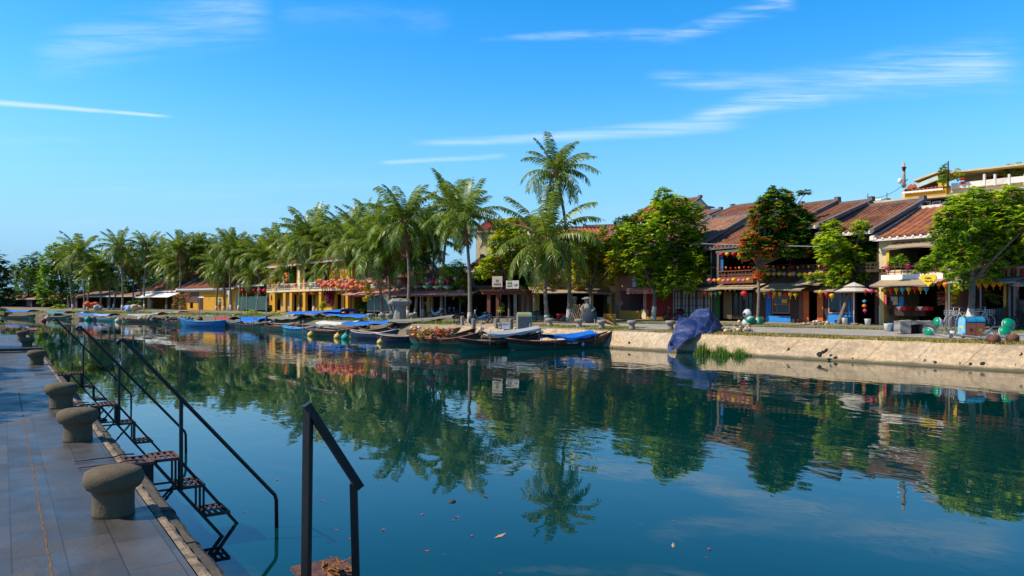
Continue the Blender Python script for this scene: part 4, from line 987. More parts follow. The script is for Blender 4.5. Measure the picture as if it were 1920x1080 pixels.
def awning(f, t, x0, x1, yt, yl, out, mt, scallop=False, vt=-.02, sag=.05, name='awning', posts=0, thick=.035):
    ua, ub = f.u(x0, -out), f.u(x1, -out); xm = (x0 + x1) / 2; zt = f.z(xm, yt, vt); zl = f.z(xm, yl, -out); mb = MB(); n = 10
    def fn(a, b, dz=0): return (ua + (ub - ua) * a, vt + (-out - vt) * b, zt + (zl - zt) * b - sag * 4 * b * (1 - b) - .025 * math.sin(a * 9) * b + dz)
    mb.grid(fn, n, 5); mb.grid(lambda a, b: fn(a, b, -thick), n, 5)
    for a in range(n):
        p, q = fn(a / n, 1), fn((a + 1) / n, 1); mb.add([p, q, (q[0], q[1], q[2] - .09), (p[0], p[1], p[2] - .09)], [(0, 1, 2, 3)])
    if scallop:
        k = int((ub - ua) / .2)
        for i in range(k):
            c0 = ua + (ub - ua) * i / k; c1 = ua + (ub - ua) * (i + 1) / k; cm_ = (c0 + c1) / 2; zz = zl - .09
            mb.add([(c0, -out, zz), (c1, -out, zz), (c1 * .75 + cm_ * .25, -out, zz - .3), (cm_, -out, zz - .36), (c0 * .75 + cm_ * .25, -out, zz - .3)], [(0, 1, 2, 3, 4)])
    o = obj(name, mb, mt, t)
    for q in range(posts):
        uu = ua + .1 + (ub - ua - .2) * (q / max(1, posts - 1)); pb = MB(); base = gz(*(f.o + f.e * uu - f.n * (out - .1))[:2]); pb.bar((uu, -out + .08, base - .1), (uu, -out + .08, zl - .03), .07); obj('awning_post', pb, iron, t)
    fb = MB(); fb.bar((ua, -out, zl - .05), (ub, -out, zl - .05), .035)
    for uu in (ua + .05, (ua + ub) / 2, ub - .05): fb.bar((uu, vt, zt - .5), (uu, -out, zl - .05), .025)
    obj('awning_frame', fb, iron, t); return o
def balcony(f, t, x0, x1, y_floor, y_rail, out, mt, fascia=.18, bars=14, rail_m=None):
    u0, u1 = f.u(x0, -out), f.u(x1, -out); xm = (x0 + x1) / 2; zf = f.z(xm, y_floor, -out); zr = f.z(xm, y_rail, -out)
    mb = MB(); mb.box(u0, u1, -out, -.005, zf - fascia, zf); obj('balcony_floor', mb, mt, t)
    rb = MB(); rb.box(u0, u1, -out + .01, -out + .07, zr - .06, zr); rb.box(u0, u1, -out + .02, -out + .06, zf + .12, zf + .17)
    for i in range(bars + 1):
        uu = u0 + .02 + (u1 - u0 - .07) * i / bars; rb.box(uu, uu + .035, -out + .02, -out + .055, zf + .002, zr - .061)
    obj('railing', rb, rail_m or mt, t); return zf
def win(f, t, x0, x1, yt, yb, frame_m, pane_m, v=-.03, cols=2, rows=1, nm='window'):
    u0, u1 = f.u(x0, v), f.u(x1, v); xm = (x0 + x1) / 2; z0, z1 = f.z(xm, yb, v), f.z(xm, yt, v); mb = MB(); e = .07
    mb.box(u0, u0 + e, v, v + .12, z0, z1); mb.box(u1 - e, u1, v, v + .12, z0, z1); mb.box(u0 + e, u1 - e, v, v + .12, z0, z0 + e); mb.box(u0 + e, u1 - e, v, v + .12, z1 - e, z1)
    for i in range(1, cols): uu = u0 + (u1 - u0) * i / cols; mb.box(uu - .025, uu + .025, v + .01, v + .10, z0 + e, z1 - e)
    for i in range(1, rows): zz = z0 + (z1 - z0) * i / rows; mb.box(u0 + e, u1 - e, v + .02, v + .09, zz - .02, zz + .02)
    o = obj(nm, mb, frame_m, t); pb = MB(); pb.box(u0 + e, u1 - e, v + .05, v + .065, z0 + e, z1 - e); obj('pane', pb, pane_m, o); return o
def part_box(f, t, nm, x0, x1, yt, yb, v0, v1, mt):
    mb = MB(); f.slab(mb, x0, x1, yt, yb, v0, v1); return obj(nm, mb, mt, t)

# --- right to left
fC = Facade(1776, 40.8, 1990, 36.4)
tC = house(fC, 'pink walled shophouse mostly hidden by the large tree at right', W_pink, T_brown, 428, 362, 10, [(1784, 1840, 452, 500), (1850, 1985, 445, 500), (1784, 1985, 530, 619)], [3.9], seed=3)
awning(fC, tC, 1775, 1905, 514, 528, 1.9, cloth_grey, posts=3)
awning(fC, tC, 1897, 1990, 518, 532, 1.9, cloth_grey, posts=2)
part_box(fC, tC, 'balcony_floor', 1778, 1985, 500, 505, -.9, -.01, W_pink)
mb = MB()
for k in range(16):
    x0 = 1846 + k * 8.6; a = fC.P(x0, 503, -.95); b = fC.P(x0 + 6, 518, -.95); mb.box(a.x, b.x, -.97, -.93, b.z, a.z, k % 2)
obj('bunting', mb, [M('red_cloth', (.45, .02, .015), .8), cloth_pink], tC)
for xx in (1884, 1893, 1905): part_box(fC, tC, 'column', xx - 2.5, xx + 2.5, 530, 612, -1.0, -.8, iron if xx != 1884 else W_ochre)
part_box(fC, tC, 'column', 1770 + 8, 1794, 532, 562, -.3, -.05, yel_w)

fB = Facade(1648, 44, 1776, 40.8)
tB = house(fB, 'two storey shophouse with big brown tiled roof and tan awning', W_cream, T_brown, 442, 393, 9, [(1662, 1766, 458, 505), (1652, 1772, 530, 612)], [3.9], seed=5, ridge_mat=ridge_w, rib=.42)
awning(fB, tB, 1655, 1760, 452, 462, 1.2, cloth_tan, sag=.03)
awning(fB, tB, 1630, 1752, 515, 534, 2.0, cloth_tan)
balcony(fB, tB, 1652, 1768, 514, 498, .8, whitep, .30, 9, timber_red)
for xx, mt_ in ((1664, yel_w), (1654, yel_w), (1648 + 4, W_cream)): part_box(fB, tB, 'column', xx - 2.5, xx + 3, 462 if xx == 1664 else 534, 505 if xx == 1664 else 612, -.12, -.004, mt_)
part_box(fB, tB, 'shop_counter', 1668, 1735, 578, 592, .4, .9, timber)
for x0, x1 in ((1690 - 12, 1698), (1716, 1740)): part_box(fB, tB, 'table', x0, x1, 575, 582, -.5, .1, M('red_tablecloth', (.5, .02, .015), .8))
for xc in (1685, 1725):
    a = fB.P(xc - 5, 575, -.53); b = fB.P(xc + 5, 575, -.53); c = fB.P(xc, 582, -.53); mb = MB(); mb.add([a, b, c, a + Vector((0, .02, .01)), b + Vector((0, .02, .01)), c + Vector((0, .02, .01))], [(0, 1, 2), (3, 5, 4), (0, 2, 5, 3), (1, 4, 5, 2), (0, 3, 4, 1)]); obj('napkin', mb, whitep, tB)
part_box(fB, tB, 'poster', 1624 + 24, 1662, 553, 572, -.08, -.004, M('pink_poster', (.5, .06, .10), .7, .5, 6))
part_box(fB, tB, 'blue_door', 1686, 1694, 556, 580, .25, .3, blue_w)
part_box(fB, tB, 'menu_board', 1662, 1684, 556, 572, .3, .34, M('menu_black', (.05, .05, .05), .7, .8, 12))

fS1 = Facade(1545, 47, 1648, 44)
tS1 = house(fS1, 'shophouse with brown roof and blue window front behind the slanting tree', timber, T_dark, 436, 391, 10, [(1550, 1644, 456, 503), (1552, 1600, 548, 590), (1604, 1640, 545, 612)], [3.8], seed=7)
awning(fS1, tS1, 1526, 1596, 533, 545, 1.2, cloth_tan); balcony(fS1, tS1, 1545, 1648, 506, 494, .7, timber)
win(fS1, tS1, 1553, 1598, 548, 588, W_pink, glass, -.03, 2)
part_box(fS1, tS1, 'blue_panel', 1552, 1600, 590, 610, -.05, -.004, blue_w)
part_box(fS1, tS1, 'door_post', 1590, 1594, 560, 611, -.14, -.06, blue_w)
part_box(fS1, tS1, 'bench', 1556, 1588, 594, 600, -.5, -.1, blue_w)
part_box(fS1, tS1, 'signboard', 1553, 1582, 541, 549, -.1, -.04, W_red)
fS2 = Facade(1482, 49, 1545, 47)
tS2 = house(fS2, 'narrow shophouse with orange doors under a small tan awning', timber, T_dark, 425, 391, 11, [(1484, 1544, 452, 503), (1508, 1544, 546, 606)], [3.8], seed=9)
awning(fS2, tS2, 1484, 1537, 520, 532, 1.3, cloth_tan); balcony(fS2, tS2, 1482, 1545, 506, 496, .7, timber)
part_box(fS2, tS2, 'door', 1506, 1516, 546, 603, -.1, -.02, orange_w); part_box(fS2, tS2, 'door', 1532, 1543, 547, 604, -.1, -.02, orange_w)
part_box(fS2, tS2, 'door_frame', 1498, 1505, 536, 606, -.12, -.004, timber_red); part_box(fS2, tS2, 'door_step', 1504, 1545, 603, 606, -.4, -.02, timber_red)
fS3 = Facade(1415, 51.3, 1482, 49)
tS3 = house(fS3, 'shophouse with blue shopfront behind the climbing bougainvillea trunk', timber, T_dark, 430, 392, 11, [(1417, 1481, 455, 503), (1450, 1490, 553, 592)], [3.8], seed=11)
awning(fS3, tS3, 1417, 1502, 531, 543, 1.6, cloth_tan); balcony(fS3, tS3, 1415, 1482, 508, 497, .7, timber)
win(fS3, tS3, 1448, 1481, 553, 588, orange_w, glass, -.03, 1, 2); part_box(fS3, tS3, 'signboard', 1466, 1476, 561, 568, -.06, -.04, yel_w)
part_box(fS3, tS3, 'base_panel', 1436, 1482, 592, 607, -.07, -.004, blue_w); part_box(fS3, tS3, 'side_panel', 1436, 1446, 545, 591, -.06, -.004, W_blue)
f6 = Facade(1335, 54.5, 1415, 51.3)
t6 = house(f6, 'two storey shophouse with lantern strung balcony beside the bougainvillea', timber, T_dark, 461, 418, 9, [(1345, 1412, 478, 512), (1350, 1412, 542, 602)], [3.9], seed=13, trim=ridge_m)
awning(f6, t6, 1310, 1412, 532, 541, 1.6, cloth_tan, sag=.02); balcony(f6, t6, 1345, 1412, 519, 507, .7, timber_red, .45, 10)
part_box(f6, t6, 'balcony_roof', 1342, 1415, 468, 472, -1.0, -.01, iron)
part_box(f6, t6, 'column', 1344, 1348, 472, 520, -.68, -.5, iron); part_box(f6, t6, 'column', 1350, 1356, 474, 508, -.1, -.004, W_blue)
part_box(f6, t6, 'green_door', 1338, 1349, 545, 598, -.06, -.004, green_w); part_box(f6, t6, 'wall_panel', 1356, 1372, 548, 598, -.05, -.004, M('brown_panel', (.12, .075, .03), .7))
win(f6, t6, 1374, 1392, 548, 598, timber, glass, -.02, 2); win(f6, t6, 1394, 1411, 548, 598, timber, glass, -.02, 2)
f7 = Facade(1262, 57.8, 1335, 54.5)
t7 = house(f7, 'shophouse with shuttered dark glass front behind the blue tarpaulin', W_grey, T_pale, 456, 416, 9, [(1270, 1332, 472, 515)], [3.9], seed=15)
awning(f7, t7, 1262, 1335, 533, 538, .8, iron, sag=0.0)
for k in range(5): win(f7, t7, 1264 + k * 14, 1277 + k * 14, 545, 600, timber, glass, -.03 - .0, 2, 4)
f8 = Facade(1212, 60, 1262, 57.8)
t8 = house(f8, 'dark red walled house behind the trunk of the big green tree', W_red, T_pale, 458, 420, 9, [(1220, 1255, 480, 515)], [3.9], seed=17, inner=True)
part_box(f8, t8, 'plinth', 1212, 1246, 594, 602, -.25, -.004, W_ochre)
f9 = Facade(1158, 62.7, 1212, 60)
t9 = house(f9, 'small food shop with pink scalloped awning and yellow counter', W_pink, T_brown, 452, 425, 9, [(1165, 1208, 478, 515), (1163, 1206, 545, 582)], [3.9], seed=19)
awning(f9, t9, 1174, 1226, 534, 541, 1.5, cloth_pink, True); part_box(f9, t9, 'counter', 1162, 1197, 583, 598, -.5, -.004, W_ochre); part_box(f9, t9, 'doorpost', 1203, 1211, 580, 598, -.3, -.004, W_cream)
part_box(f9, t9, 'notice_box', 1161, 1167, 564, 572, -.12, -.004, W_pink)
sg = f9.root('shop_sign', 'big yellow letters of a shop sign standing on the pink awning', 'sign')
for body, px, py, sz in (('Mì', 1206, 526, 1.0), ('Q', 1219, 530, .75)):
    text(body, sz, yel_w, sg, f9.P(px, py, -1.0), ext=.06)
mb = MB(); f9.slab(mb, 1194, 1222, 534, 536, -1.1, -.9); obj('rail', mb, timber, sg)
sb = f9.root('sign_board', 'rounded blue and white board at the left of the yellow letters', 'sign')
c = f9.P(1190, 525, -1.0); mb = MB(); mb.lathe([(.0, -.03), (.24, -.03), (.24, .03), (.0, .03)], c, 20, 0, False, (0, -1, 0)); mb.box(c.x - .22, c.x + .22, -1.03, -.97, c.z - .55, c.z - .2); obj('panel', mb, M('pale_blue_board', (.42, .58, .75), .6), sb)
f10 = Facade(1004, 62, 1158, 62.8)
t10 = house(f10, 'cafe with long tan awning, yellow columns and creeper along its edge', W_cream, T_brown, 452, 428, 9, [(1012, 1060, 470, 512), (1066, 1112, 470, 512), (1118, 1154, 470, 512), (1010, 1070, 548, 598), (1072, 1108, 548, 598), (1112, 1156, 548, 598)], [3.9], seed=21)
awning(f10, t10, 996, 1150, 538, 549, 1.8, cloth_tan, sag=.02, posts=0)
for xx in (1009, 1071, 1110, 1145): part_box(f10, t10, 'column', xx - 2.5, xx + 2.5, 549, 599, -.35, -.05, W_ochre)
for xx in (1098, 1142): part_box(f10, t10, 'menu_panel', xx - 3, xx + 3, 556, 570, -.45, -.40, W_grey)
mb = MB(); a = f10.P(1148, 582, -.9); b = f10.P(1158, 573, -.9); z0 = a.z - 1.0
for p, q in (((a.x, -.9, z0), a), ((b.x, -.9, z0), b), (a, b)): mb.tube([p, q], .025, 6)
obj('handrail', mb, iron, t10)
f12 = Facade(878, 66, 1004, 64)
t12 = house(f12, 'dark timber house in shade behind the pergola', timber, T_brown, 506, 482, 7, [(885, 930, 545, 600), (940, 996, 545, 600), (890, 990, 508, 535)], [3.9], seed=23, cat='house', name='timber_house')
for xx in (966, 975, 1003): part_box(f12, t12, 'door_leaf', xx - 3, xx + 3, 550, 596, -.1, -.004, W_grey if xx == 966 else timber)
# pergola
pg = Facade(915, 60.2, 985, 59.4); tp = pg.root('pergola', 'brown wooden pergola with slatted top and four posts', 'pergola')
for xx, v in ((917, 0), (981, 0), (917, 2.6), (981, 2.6)):
    mb = MB(); u = pg.u(xx if v == 0 else xx); mb.bar((u, v, gz(*pg.W(xx, HY, v)[:2]) - .1), (u, v, pg.z(xx, 552, 0)), .26); obj('post', mb, timber_red, tp)
z1 = pg.z(950, 549, 0); ua, ub = pg.u(905), pg.u(990)
for v in (-.25, 2.6): mb = MB(); mb.box(ua, ub, v - .06, v + .06, z1 - .12, z1 + .10); obj('beam', mb, timber_red, tp)
for k in range(24): mb = MB(); u = ua + (ub - ua) * (k + .5) / 24; mb.box(u - .035, u + .035, -.85, 3.2, z1 + .105, z1 + .25); obj('slat', mb, timber_red, tp)
sgn = pg.root('cafe_sign', 'beige square cafe sign standing on the pergola', 'sign')
a, b = pg.P(923, 518, -.1), pg.P(942, 538, -.1); mb = MB(); mb.box(a.x, b.x, -.13, -.07, b.z, a.z); obj('panel', mb, M('beige_board', (.55, .46, .38), .7), sgn)
grn = M('sign_ink', (.10, .09, .05), .7); text('75', .26, MATS['sign_ink'], sgn, ((a.x + b.x) / 2, -.14, (a.z + b.z) / 2 + .05)); text('RUOM', .2, grn, sgn, ((a.x + b.x) / 2, -.14, (a.z + b.z) / 2 - .22))
mb = MB(); mb.bar((a.x + .1, -.1, z1 + .2), (a.x + .1, -.1, a.z), .04); mb.bar((b.x - .1, -.1, z1 + .2), (b.x - .1, -.1, a.z), .04); obj('bracket', mb, iron, sgn)
sgn = pg.root('cafe_sign', 'white oblong cafe sign with grey lettering on the pergola', 'sign')
a, b = pg.P(949, 526, -.1), pg.P(973, 541, -.1); mb = MB(); mb.box(a.x, b.x, -.13, -.07, b.z, a.z); obj('panel', mb, W_white, sgn)
cx_ = (a.x + b.x) / 2; text('CHILL', .17, grn, sgn, (cx_ - .22, -.14, (a.z + b.z) / 2 + .1)); text('CAFE', .17, grn, sgn, (cx_ - .22, -.14, (a.z + b.z) / 2 - .12)); text('UF', .26, iron, sgn, (cx_ + .27, -.14, (a.z + b.z) / 2 - .05))
mb = MB(); mb.bar((a.x + .1, -.1, z1 + .2), (a.x + .1, -.1, a.z), .04); mb.bar((b.x - .1, -.1, z1 + .2), (b.x - .1, -.1, a.z), .04); obj('bracket', mb, iron, sgn)
# long shop row behind the monument
f13 = Facade(655, 78, 885, 68)
t13 = house(f13, 'long single shop row with pinkish awning roof, dark inside', W_ochre, T_pale, 524, 506, 7, [(662, 720, 556, 594), (726, 800, 556, 596), (806, 882, 556, 598)], [], seed=25, name='shop_row', cat='shop row')
awning(f13, t13, 700, 885, 537, 552, 2.6, cloth_pink, sag=.02, posts=5); awning(f13, t13, 640, 698, 546, 552, 1.6, cloth_pink, sag=.02)
for x0, x1 in ((688, 738),): part_box(f13, t13, 'mesh_screen', x0, x1, 556, 584, -.5, -.46, M('grey_green_mesh', (.10, .15, .14), .8, .3, 3))
# yellow balcony house
f14 = Facade(505, 100, 660, 80)
t14 = house(f14, 'yellow house with balustraded balcony, columns and many lanterns', W_yellow, T_orange, 492, 472, 7, [(515, 528, 500, 532), (540, 556, 500, 532), (570, 585, 500, 532), (600, 618, 500, 532), (516, 526, 552, 582), (546, 556, 552, 584), (570, 585, 550, 586), (630, 640, 552, 588), (645, 656, 550, 588)], [4.6], seed=27, cat='house', name='balcony_house')
zf = balcony(f14, t14, 500, 658, 542, 530, 1.6, W_cream, .25, 40, W_white)
for xx in (513, 533, 545, 570, 600, 650): part_box(f14, t14, 'column', xx - 2.2, xx + 2.2, 544, 584, -1.5, -1.2, W_yellow)
for xx in (532, 560, 590): part_box(f14, t14, 'column', xx - 2, xx + 2, 498, 540, -.3, -.004, W_cream)
part_box(f14, t14, 'grey_door', 528, 544, 562, 583, -.1, -.004, W_grey)
f15 = Facade(440, 113, 505, 100.5)
t15 = house(f15, 'dark shop with red lanterns behind the green mesh fence', timber, T_brown, 535, 520, 8, [(446, 500, 545, 580)], [], seed=29)
fn = Facade(440, 108, 505, 97); tf = fn.root('mesh_fence', 'dark green mesh fence between the two yellow houses', 'fence')
part_box(fn, tf, 'mesh_panel', 442, 500, 556, 581, 0, .04, M('green_mesh', (.015, .06, .055), .8, .3, 3))
for xx in (442, 462, 482, 500): part_box(fn, tf, 'post', xx - .6, xx + .6, 552, 583, -.06, -.001, iron)
# yellow tiled house
f16 = Facade(340, 121, 448, 110)
t16 = house(f16, 'yellow single storey house with brown tiled roof and white trim', W_yellow, T_brown, 541, 516, 9, [(356, 362, 555, 578), (372, 381, 557, 581)], [], seed=31, cat='house', name='yellow_house', ridge_mat=ridge_w, over=.8, trim=whitep)
part_box(f16, t16, 'cornice', 341, 418, 542, 546, -.25, -.004, whitep); part_box(f16, t16, 'shutter', 341.5, 372, 548, 567, -.08, -.004, M('brown_lattice', (.10, .05, .04), .7, .3, 10)); part_box(f16, t16, 'door', 374, 380, 559, 581, .05, .1, timber); part_box(f16, t16, 'door_frame', 372, 382, 556, 558.5, -.06, -.004, whitep)
f16b = Facade(276, 131, 338, 121.5)
t16b = house(f16b, 'tiled wing with pitched roof and white ridges left of the yellow house', W_yellow, T_brown, 546, 514, 9, [(281, 335, 555, 579)], [], seed=33, cat='house', name='yellow_house', ridge_mat=ridge_w, trim=whitep)
awning(f16b, t16b, 252, 316, 548, 557, 2.4, cloth_white, sag=.0)
f17 = Facade(140, 158, 262, 140)
t17 = house(f17, 'low dark open hall behind the far palms', timber, T_pale, 555, 547, 9, [(145, 200, 559, 579), (204, 258, 559, 580)], [], seed=35, cat='hall', name='open_hall')
f18 = Facade(-20, 200, 130, 168)
t18 = house(f18, 'long low shaded building under trees at the far left', timber, T_brown, 560, 552, 9, [(0, 50, 563, 575), (60, 125, 563, 576)], [], seed=37, cat='hall', name='open_hall')
# --- roofs behind the front row
def back_house(label, pxL, DL, pxR, DR, wall, roof_m, eave, ridge, depth=8, seed=0, rm=None, holes=()):
    f = Facade(pxL, DL, pxR, DR); return f, house(f, label, wall, roof_m, eave, ridge, depth, holes, [], cat='house', name='rear_house', group='houses behind the front row', seed=seed, ridge_mat=rm, inner=bool(holes))
back_house('rear house with bright red roof above the big green tree', 1172, 80, 1262, 75, W_cream, T_red, 416, 384, 9, 41)
back_house('rear house with small orange roof right of the bright red one', 1268, 72, 1315, 70, W_white, T_orange, 412, 400, 7, 43)
back_house('rear house with long dark brown roof left of the bougainvillea', 1312, 68, 1412, 63, W_white, T_dark, 414, 390, 9, 45)
back_house('rear house with pale weathered roof behind the lantern balcony', 1290, 62.5, 1372, 58.5, W_grey, T_pale, 448, 414, 8, 46)
back_house('rear house with reddish ribbed roof above the cafe', 1085, 76, 1160, 75, W_cream, T_brown, 446, 424, 8, 47)
back_house('rear house with wide flat red roof behind the tall palms', 892, 92, 1000, 90, W_cream, T_red, 432, 412, 10, 49)
back_house('rear house with small red roof peeping above the balcony house', 545, 112, 580, 110, W_cream, T_red, 462, 452, 8, 51)
back_house('rear house with dark roof right of the bougainvillea crown', 1520, 60, 1600, 56.5, W_grey, T_brown, 404, 393, 8, 53)
# tall house with roof terraces at the right
fA = Facade(1592, 57, 1960, 48); tA = fA.root('terrace_house', 'tall cream house with stepped tiled terraces above the big brown roof', 'house', 'houses behind the front row')
def zA(px, py, v=0): return fA.z(px, py, v)
mb = MB(); u0, u1, um = fA.u(1592), fA.u(1958), fA.u(1680)
mb.box(u0, u1, 2.5, 10, 1.0, zA(1700, 375) - .1); mb.box(u0, u1, .4, 2.49, 1.0, zA(1700, 392)); mb.box(um, u1, 1.2, 10, zA(1700, 372) + .2, zA(1740, 352, 1.2)); mb.box(fA.u(1776), u1, 4, 10, zA(1740, 352, 1.2) + .003, zA(1860, 318, 4) - .1)
obj('wall', mb, W_cream, tA)
mb = MB(); mb.box(fA.u(1600), u1 + .1, -.4, 10.05, zA(1720, 375), zA(1720, 371)); obj('terrace_slab', mb, W_cream, tA)
mb = MB(); mb.box(fA.u(1594), fA.u(1655), -.3, 3, zA(1625, 379), zA(1625, 376)); obj('porch_roof', mb, whitep, tA)
for x0, x1 in ((1607, 1621), (1624, 1638), (1678, 1690), (1767, 1779), (1781, 1793)): win(fA, tA, x0, x1, 377.5, 393, whitep, glass_b, .32, 1)
for x0, x1 in ((1704, 1724), (1727, 1745), (1748, 1764)): win(fA, tA, x0, x1, 377, 392, whitep, glass, .32, 1, 2)
mb = MB(); mb.box(fA.u(1640), fA.u(1700), .0, .3, zA(1670, 393), zA(1670, 377)); obj('green_screen', mb, M('dark_green_sheet', (.015, .06, .025), .7), tA)
def tsheet(x0, x1, yt, yl, vo, vi, mt, seed):
    r = tile_sheet(fA.u(x0, vo), fA.u(x1, vo), vo, zA((x0 + x1) / 2, yl, vo), vi, zA((x0 + x1) / 2, yt, vi), .26, .06, seed=seed); o = obj('skirt_roof', r, mt, tA)
    e = MB(); e.box(fA.u(x0, vo), fA.u(x1, vo), vo - .05, vo + .02, zA((x0 + x1) / 2, yl, vo) - .14, zA((x0 + x1) / 2, yl, vo) - .01); obj('eave_board', e, whitep, tA)
tsheet(1690, 1768, 344, 356, .6, 2.2, T_orange, 71); tsheet(1842, 1880, 321, 337, 3.2, 5.0, T_orange, 72); tsheet(1800, 1958, 366, 396, -1.0, 1.0, T_brown, 73)
mb = MB(); mb.box(fA.u(1690), fA.u(1768), .75, 1.19, zA(1730, 368, .75), zA(1730, 357, .75)); obj('yellow_band', mb, W_yellow, tA)
mb = MB(); mb.box(fA.u(1776), u1, .95, 1.15, zA(1850, 348, .95), zA(1850, 337, .95))
for xx in (1838, 1858, 1885, 1915): mb.box(fA.u(xx - 2), fA.u(xx + 2), .9, 1.2, zA(xx, 348, .9), zA(xx, 327, .9))
obj('parapet', mb, W_white, tA)
mb = MB(); a = zA(1740, 332, 1); mb.hexa([(fA.u(1705), .8, zA(1705, 341, .8)), (fA.u(1766), .8, zA(1766, 319, .8)), (fA.u(1766), 5, zA(1766, 319, .8)), (fA.u(1705), 5, zA(1705, 341, .8))], [(fA.u(1705), .8, zA(1705, 338, .8)), (fA.u(1766), .8, zA(1766, 316, .8)), (fA.u(1766), 5, zA(1766, 316, .8)), (fA.u(1705), 5, zA(1705, 338, .8))]); obj('terrace_canopy', mb, W_cream, tA)
mb = MB(); mb.box(fA.u(1764), u1 + .2, 1.4, 9, zA(1850, 317, 1.4), zA(1850, 314, 1.4)); obj('top_roof', mb, W_cream, tA)
mb = MB(); mb.bar(fA.P(1720, 349, 1), fA.P(1760, 333, 1), .3); obj('gutter', mb, M('pale_green_pipe', (.45, .55, .48), .6), tA)
part_box(fA, tA, 'planter', 1759, 1775, 341, 350, .9, 1.19, yel_w)
for y0, y1 in ((333, 338), (340, 345)): part_box(fA, tA, 'red_sheet', 1801, 1809, y0, y1, .85, .93, M('red_sheet', (.7, .05, .02), .7))
ch = fA.root('chimney_mast', 'weathered concrete mast with a white antenna at the left of the terrace house', 'mast'); mb = MB(); mb.tube([fA.P(1695, 352, .5), fA.P(1694, 305, .5)], [.13, .11], 8); obj('pole', mb, stain_or_sheen(M('mast_concrete', (.45, .36, .3), .9), (.12, .1, .09), 3, .5, .6, .8), ch)
mb = MB(); mb.tube([fA.P(1687, 344, .5), fA.P(1687, 335, .5)], [.13, .13], 8); mb.bar(fA.P(1687, 340, .5), fA.P(1695, 340, .5), .03); obj('antenna', mb, whitep, ch)
mb = MB(); mb.blob(fA.P(1695, 316, .4), .16, 8, 2, .3); mb.bar(fA.P(1690, 347, .5), fA.P(1702, 336, .5), .05); mb.bar(fA.P(1690, 338, .5), fA.P(1700, 348, .5), .05); obj('cables', mb, timber, ch)
ch = fA.root('roof_pole', 'thin dark pole standing on the roof terrace', 'pole'); mb = MB(); mb.bar(fA.P(1778, 352, .7), fA.P(1778, 302, .7), .07); obj('pole', mb, timber, ch)
for lab, x_, y0, y1 in (('thin antenna mast with crossbar above the porch roof', 1627, 377, 362), ('short dark aerial post right of the thin antenna mast', 1663, 376, 361)):
    an = fA.root('roof_antenna', lab, 'antenna'); mb = MB(); mb.bar(fA.P(x_, y0, .2), fA.P(x_, y1, .2), .05)
    if x_ == 1627: mb.bar(fA.P(x_ - 5, 369, .2), fA.P(x_ + 5, 369, .2), .03)
    obj('mast', mb, iron, an)
wr = fA.root('roof_cable', 'sagging black cable from the antenna post to the concrete mast', 'cable'); mb = MB(); mb.tube([fA.P(1627, 370, .2), fA.P(1645, 371, .2), fA.P(1663, 366, .2), fA.P(1680, 357, .3), fA.P(1693, 347, .4)], .018, 5); obj('cable', mb, timber, wr)
# small open pavilion on the rear roofs, water tank frame
fx = Facade(1296, 66, 1322, 65); tx = fx.root('roof_pavilion', 'small open metal pavilion on the rear roofs beside the big green tree', 'pavilion')
for xx in (1300, 1308, 1318): mb = MB(); mb.bar(fx.P(xx, 400, 0), fx.P(xx, 388, 0), .06); obj('post', mb, whitep, tx)
mb = MB(); fx.slab(mb, 1297, 1322, 386, 388.5, -.6, 1.0); obj('roof', mb, iron, tx)
fx = Facade(1160, 80, 1175, 79); tx = fx.root('chimney', 'small grey chimney box at the left of the bright red roof', 'chimney'); mb = MB(); fx.slab(mb, 1166, 1171, 405, 418, 0, .5); obj('stack', mb, W_grey, tx)
# pale overhead pipe line
pl = MB(); pl.tube([f6.W(1316, 457, -2.2), f6.W(1400, 459, -2.2), fS3.W(1470, 461, -2.2), fS2.W(1530, 462, -2.2), fS1.W(1572, 463, -2.2)], .02, 6)
tag(obj('overhead_cable', pl, M('pale_cable', (.34, .32, .31), .6)), 'pale overhead cable running past the bougainvillea tree', 'cable')
# ------------------------------------------------------------------ boats
hull_dark = stain_or_sheen(M('hull_maroon', (.055, .018, .014), .55, .25, 4, spec=.4), (.02, .012, .01), 3, .5, .65, .7)
hull_green = stain_or_sheen(M('hull_green', (.01, .085, .065), .6, .2, 4), (.03, .05, .03), 3, .5, .7, .6); hull_teal = stain_or_sheen(M('hull_teal', (.02, .17, .21), .6, .2, 4), (.03, .06, .06), 3, .5, .7, .6)
hull_blue = stain_or_sheen(M('hull_blue', (.012, .15, .38), .55, .2, 4), (.02, .06, .12), 3, .5, .7, .6); hull_navy = M('hull_navy', (.012, .03, .09), .55, .2, 4)
gun_red = M('gunwale_brown', (.14, .06, .035), .55, .25, 6); gun_blue = M('gunwale_blue', (.03, .32, .62), .5, .15, 6); gun_pale = M('gunwale_pale', (.38, .34, .30), .6, .2, 6)
deck_m = stain_or_sheen(M('boat_deck', (.16, .09, .055), .75, .3, 6), (.05, .03, .025), 4, .5, .65, .7)
tarp_blue = stain_or_sheen(M('tarp_blue', (.012, .16, .62), .45, .15, 2, .3, bscale=7), (.01, .10, .42), 3, .5, .7, .7); tarp_grey = M('tarp_grey', (.34, .35, .38), .6, .15, 2, .3, bscale=7); tarp_olive = M('tarp_olive', (.20, .19, .15), .8, .2, 2, .3, bscale=7)
tarp_red = M('tarp_red', (.34, .04, .05), .7, .15, 2); tarp_teal = M('tarp_teal', (.03, .22, .26), .6, .15, 2); tarp_white = M('tarp_white', (.62, .62, .60), .6, .12, 2); tarp_sky = M('tarp_pale_blue', (.22, .36, .62), .6, .12, 2)
black = M('black_plastic', (.012, .012, .014), .5, .2, 5); bamboo = stain_or_sheen(M('bamboo_pole', (.30, .25, .19), .7, .25, 8), (.12, .10, .08), 6, .5, .65, .7)
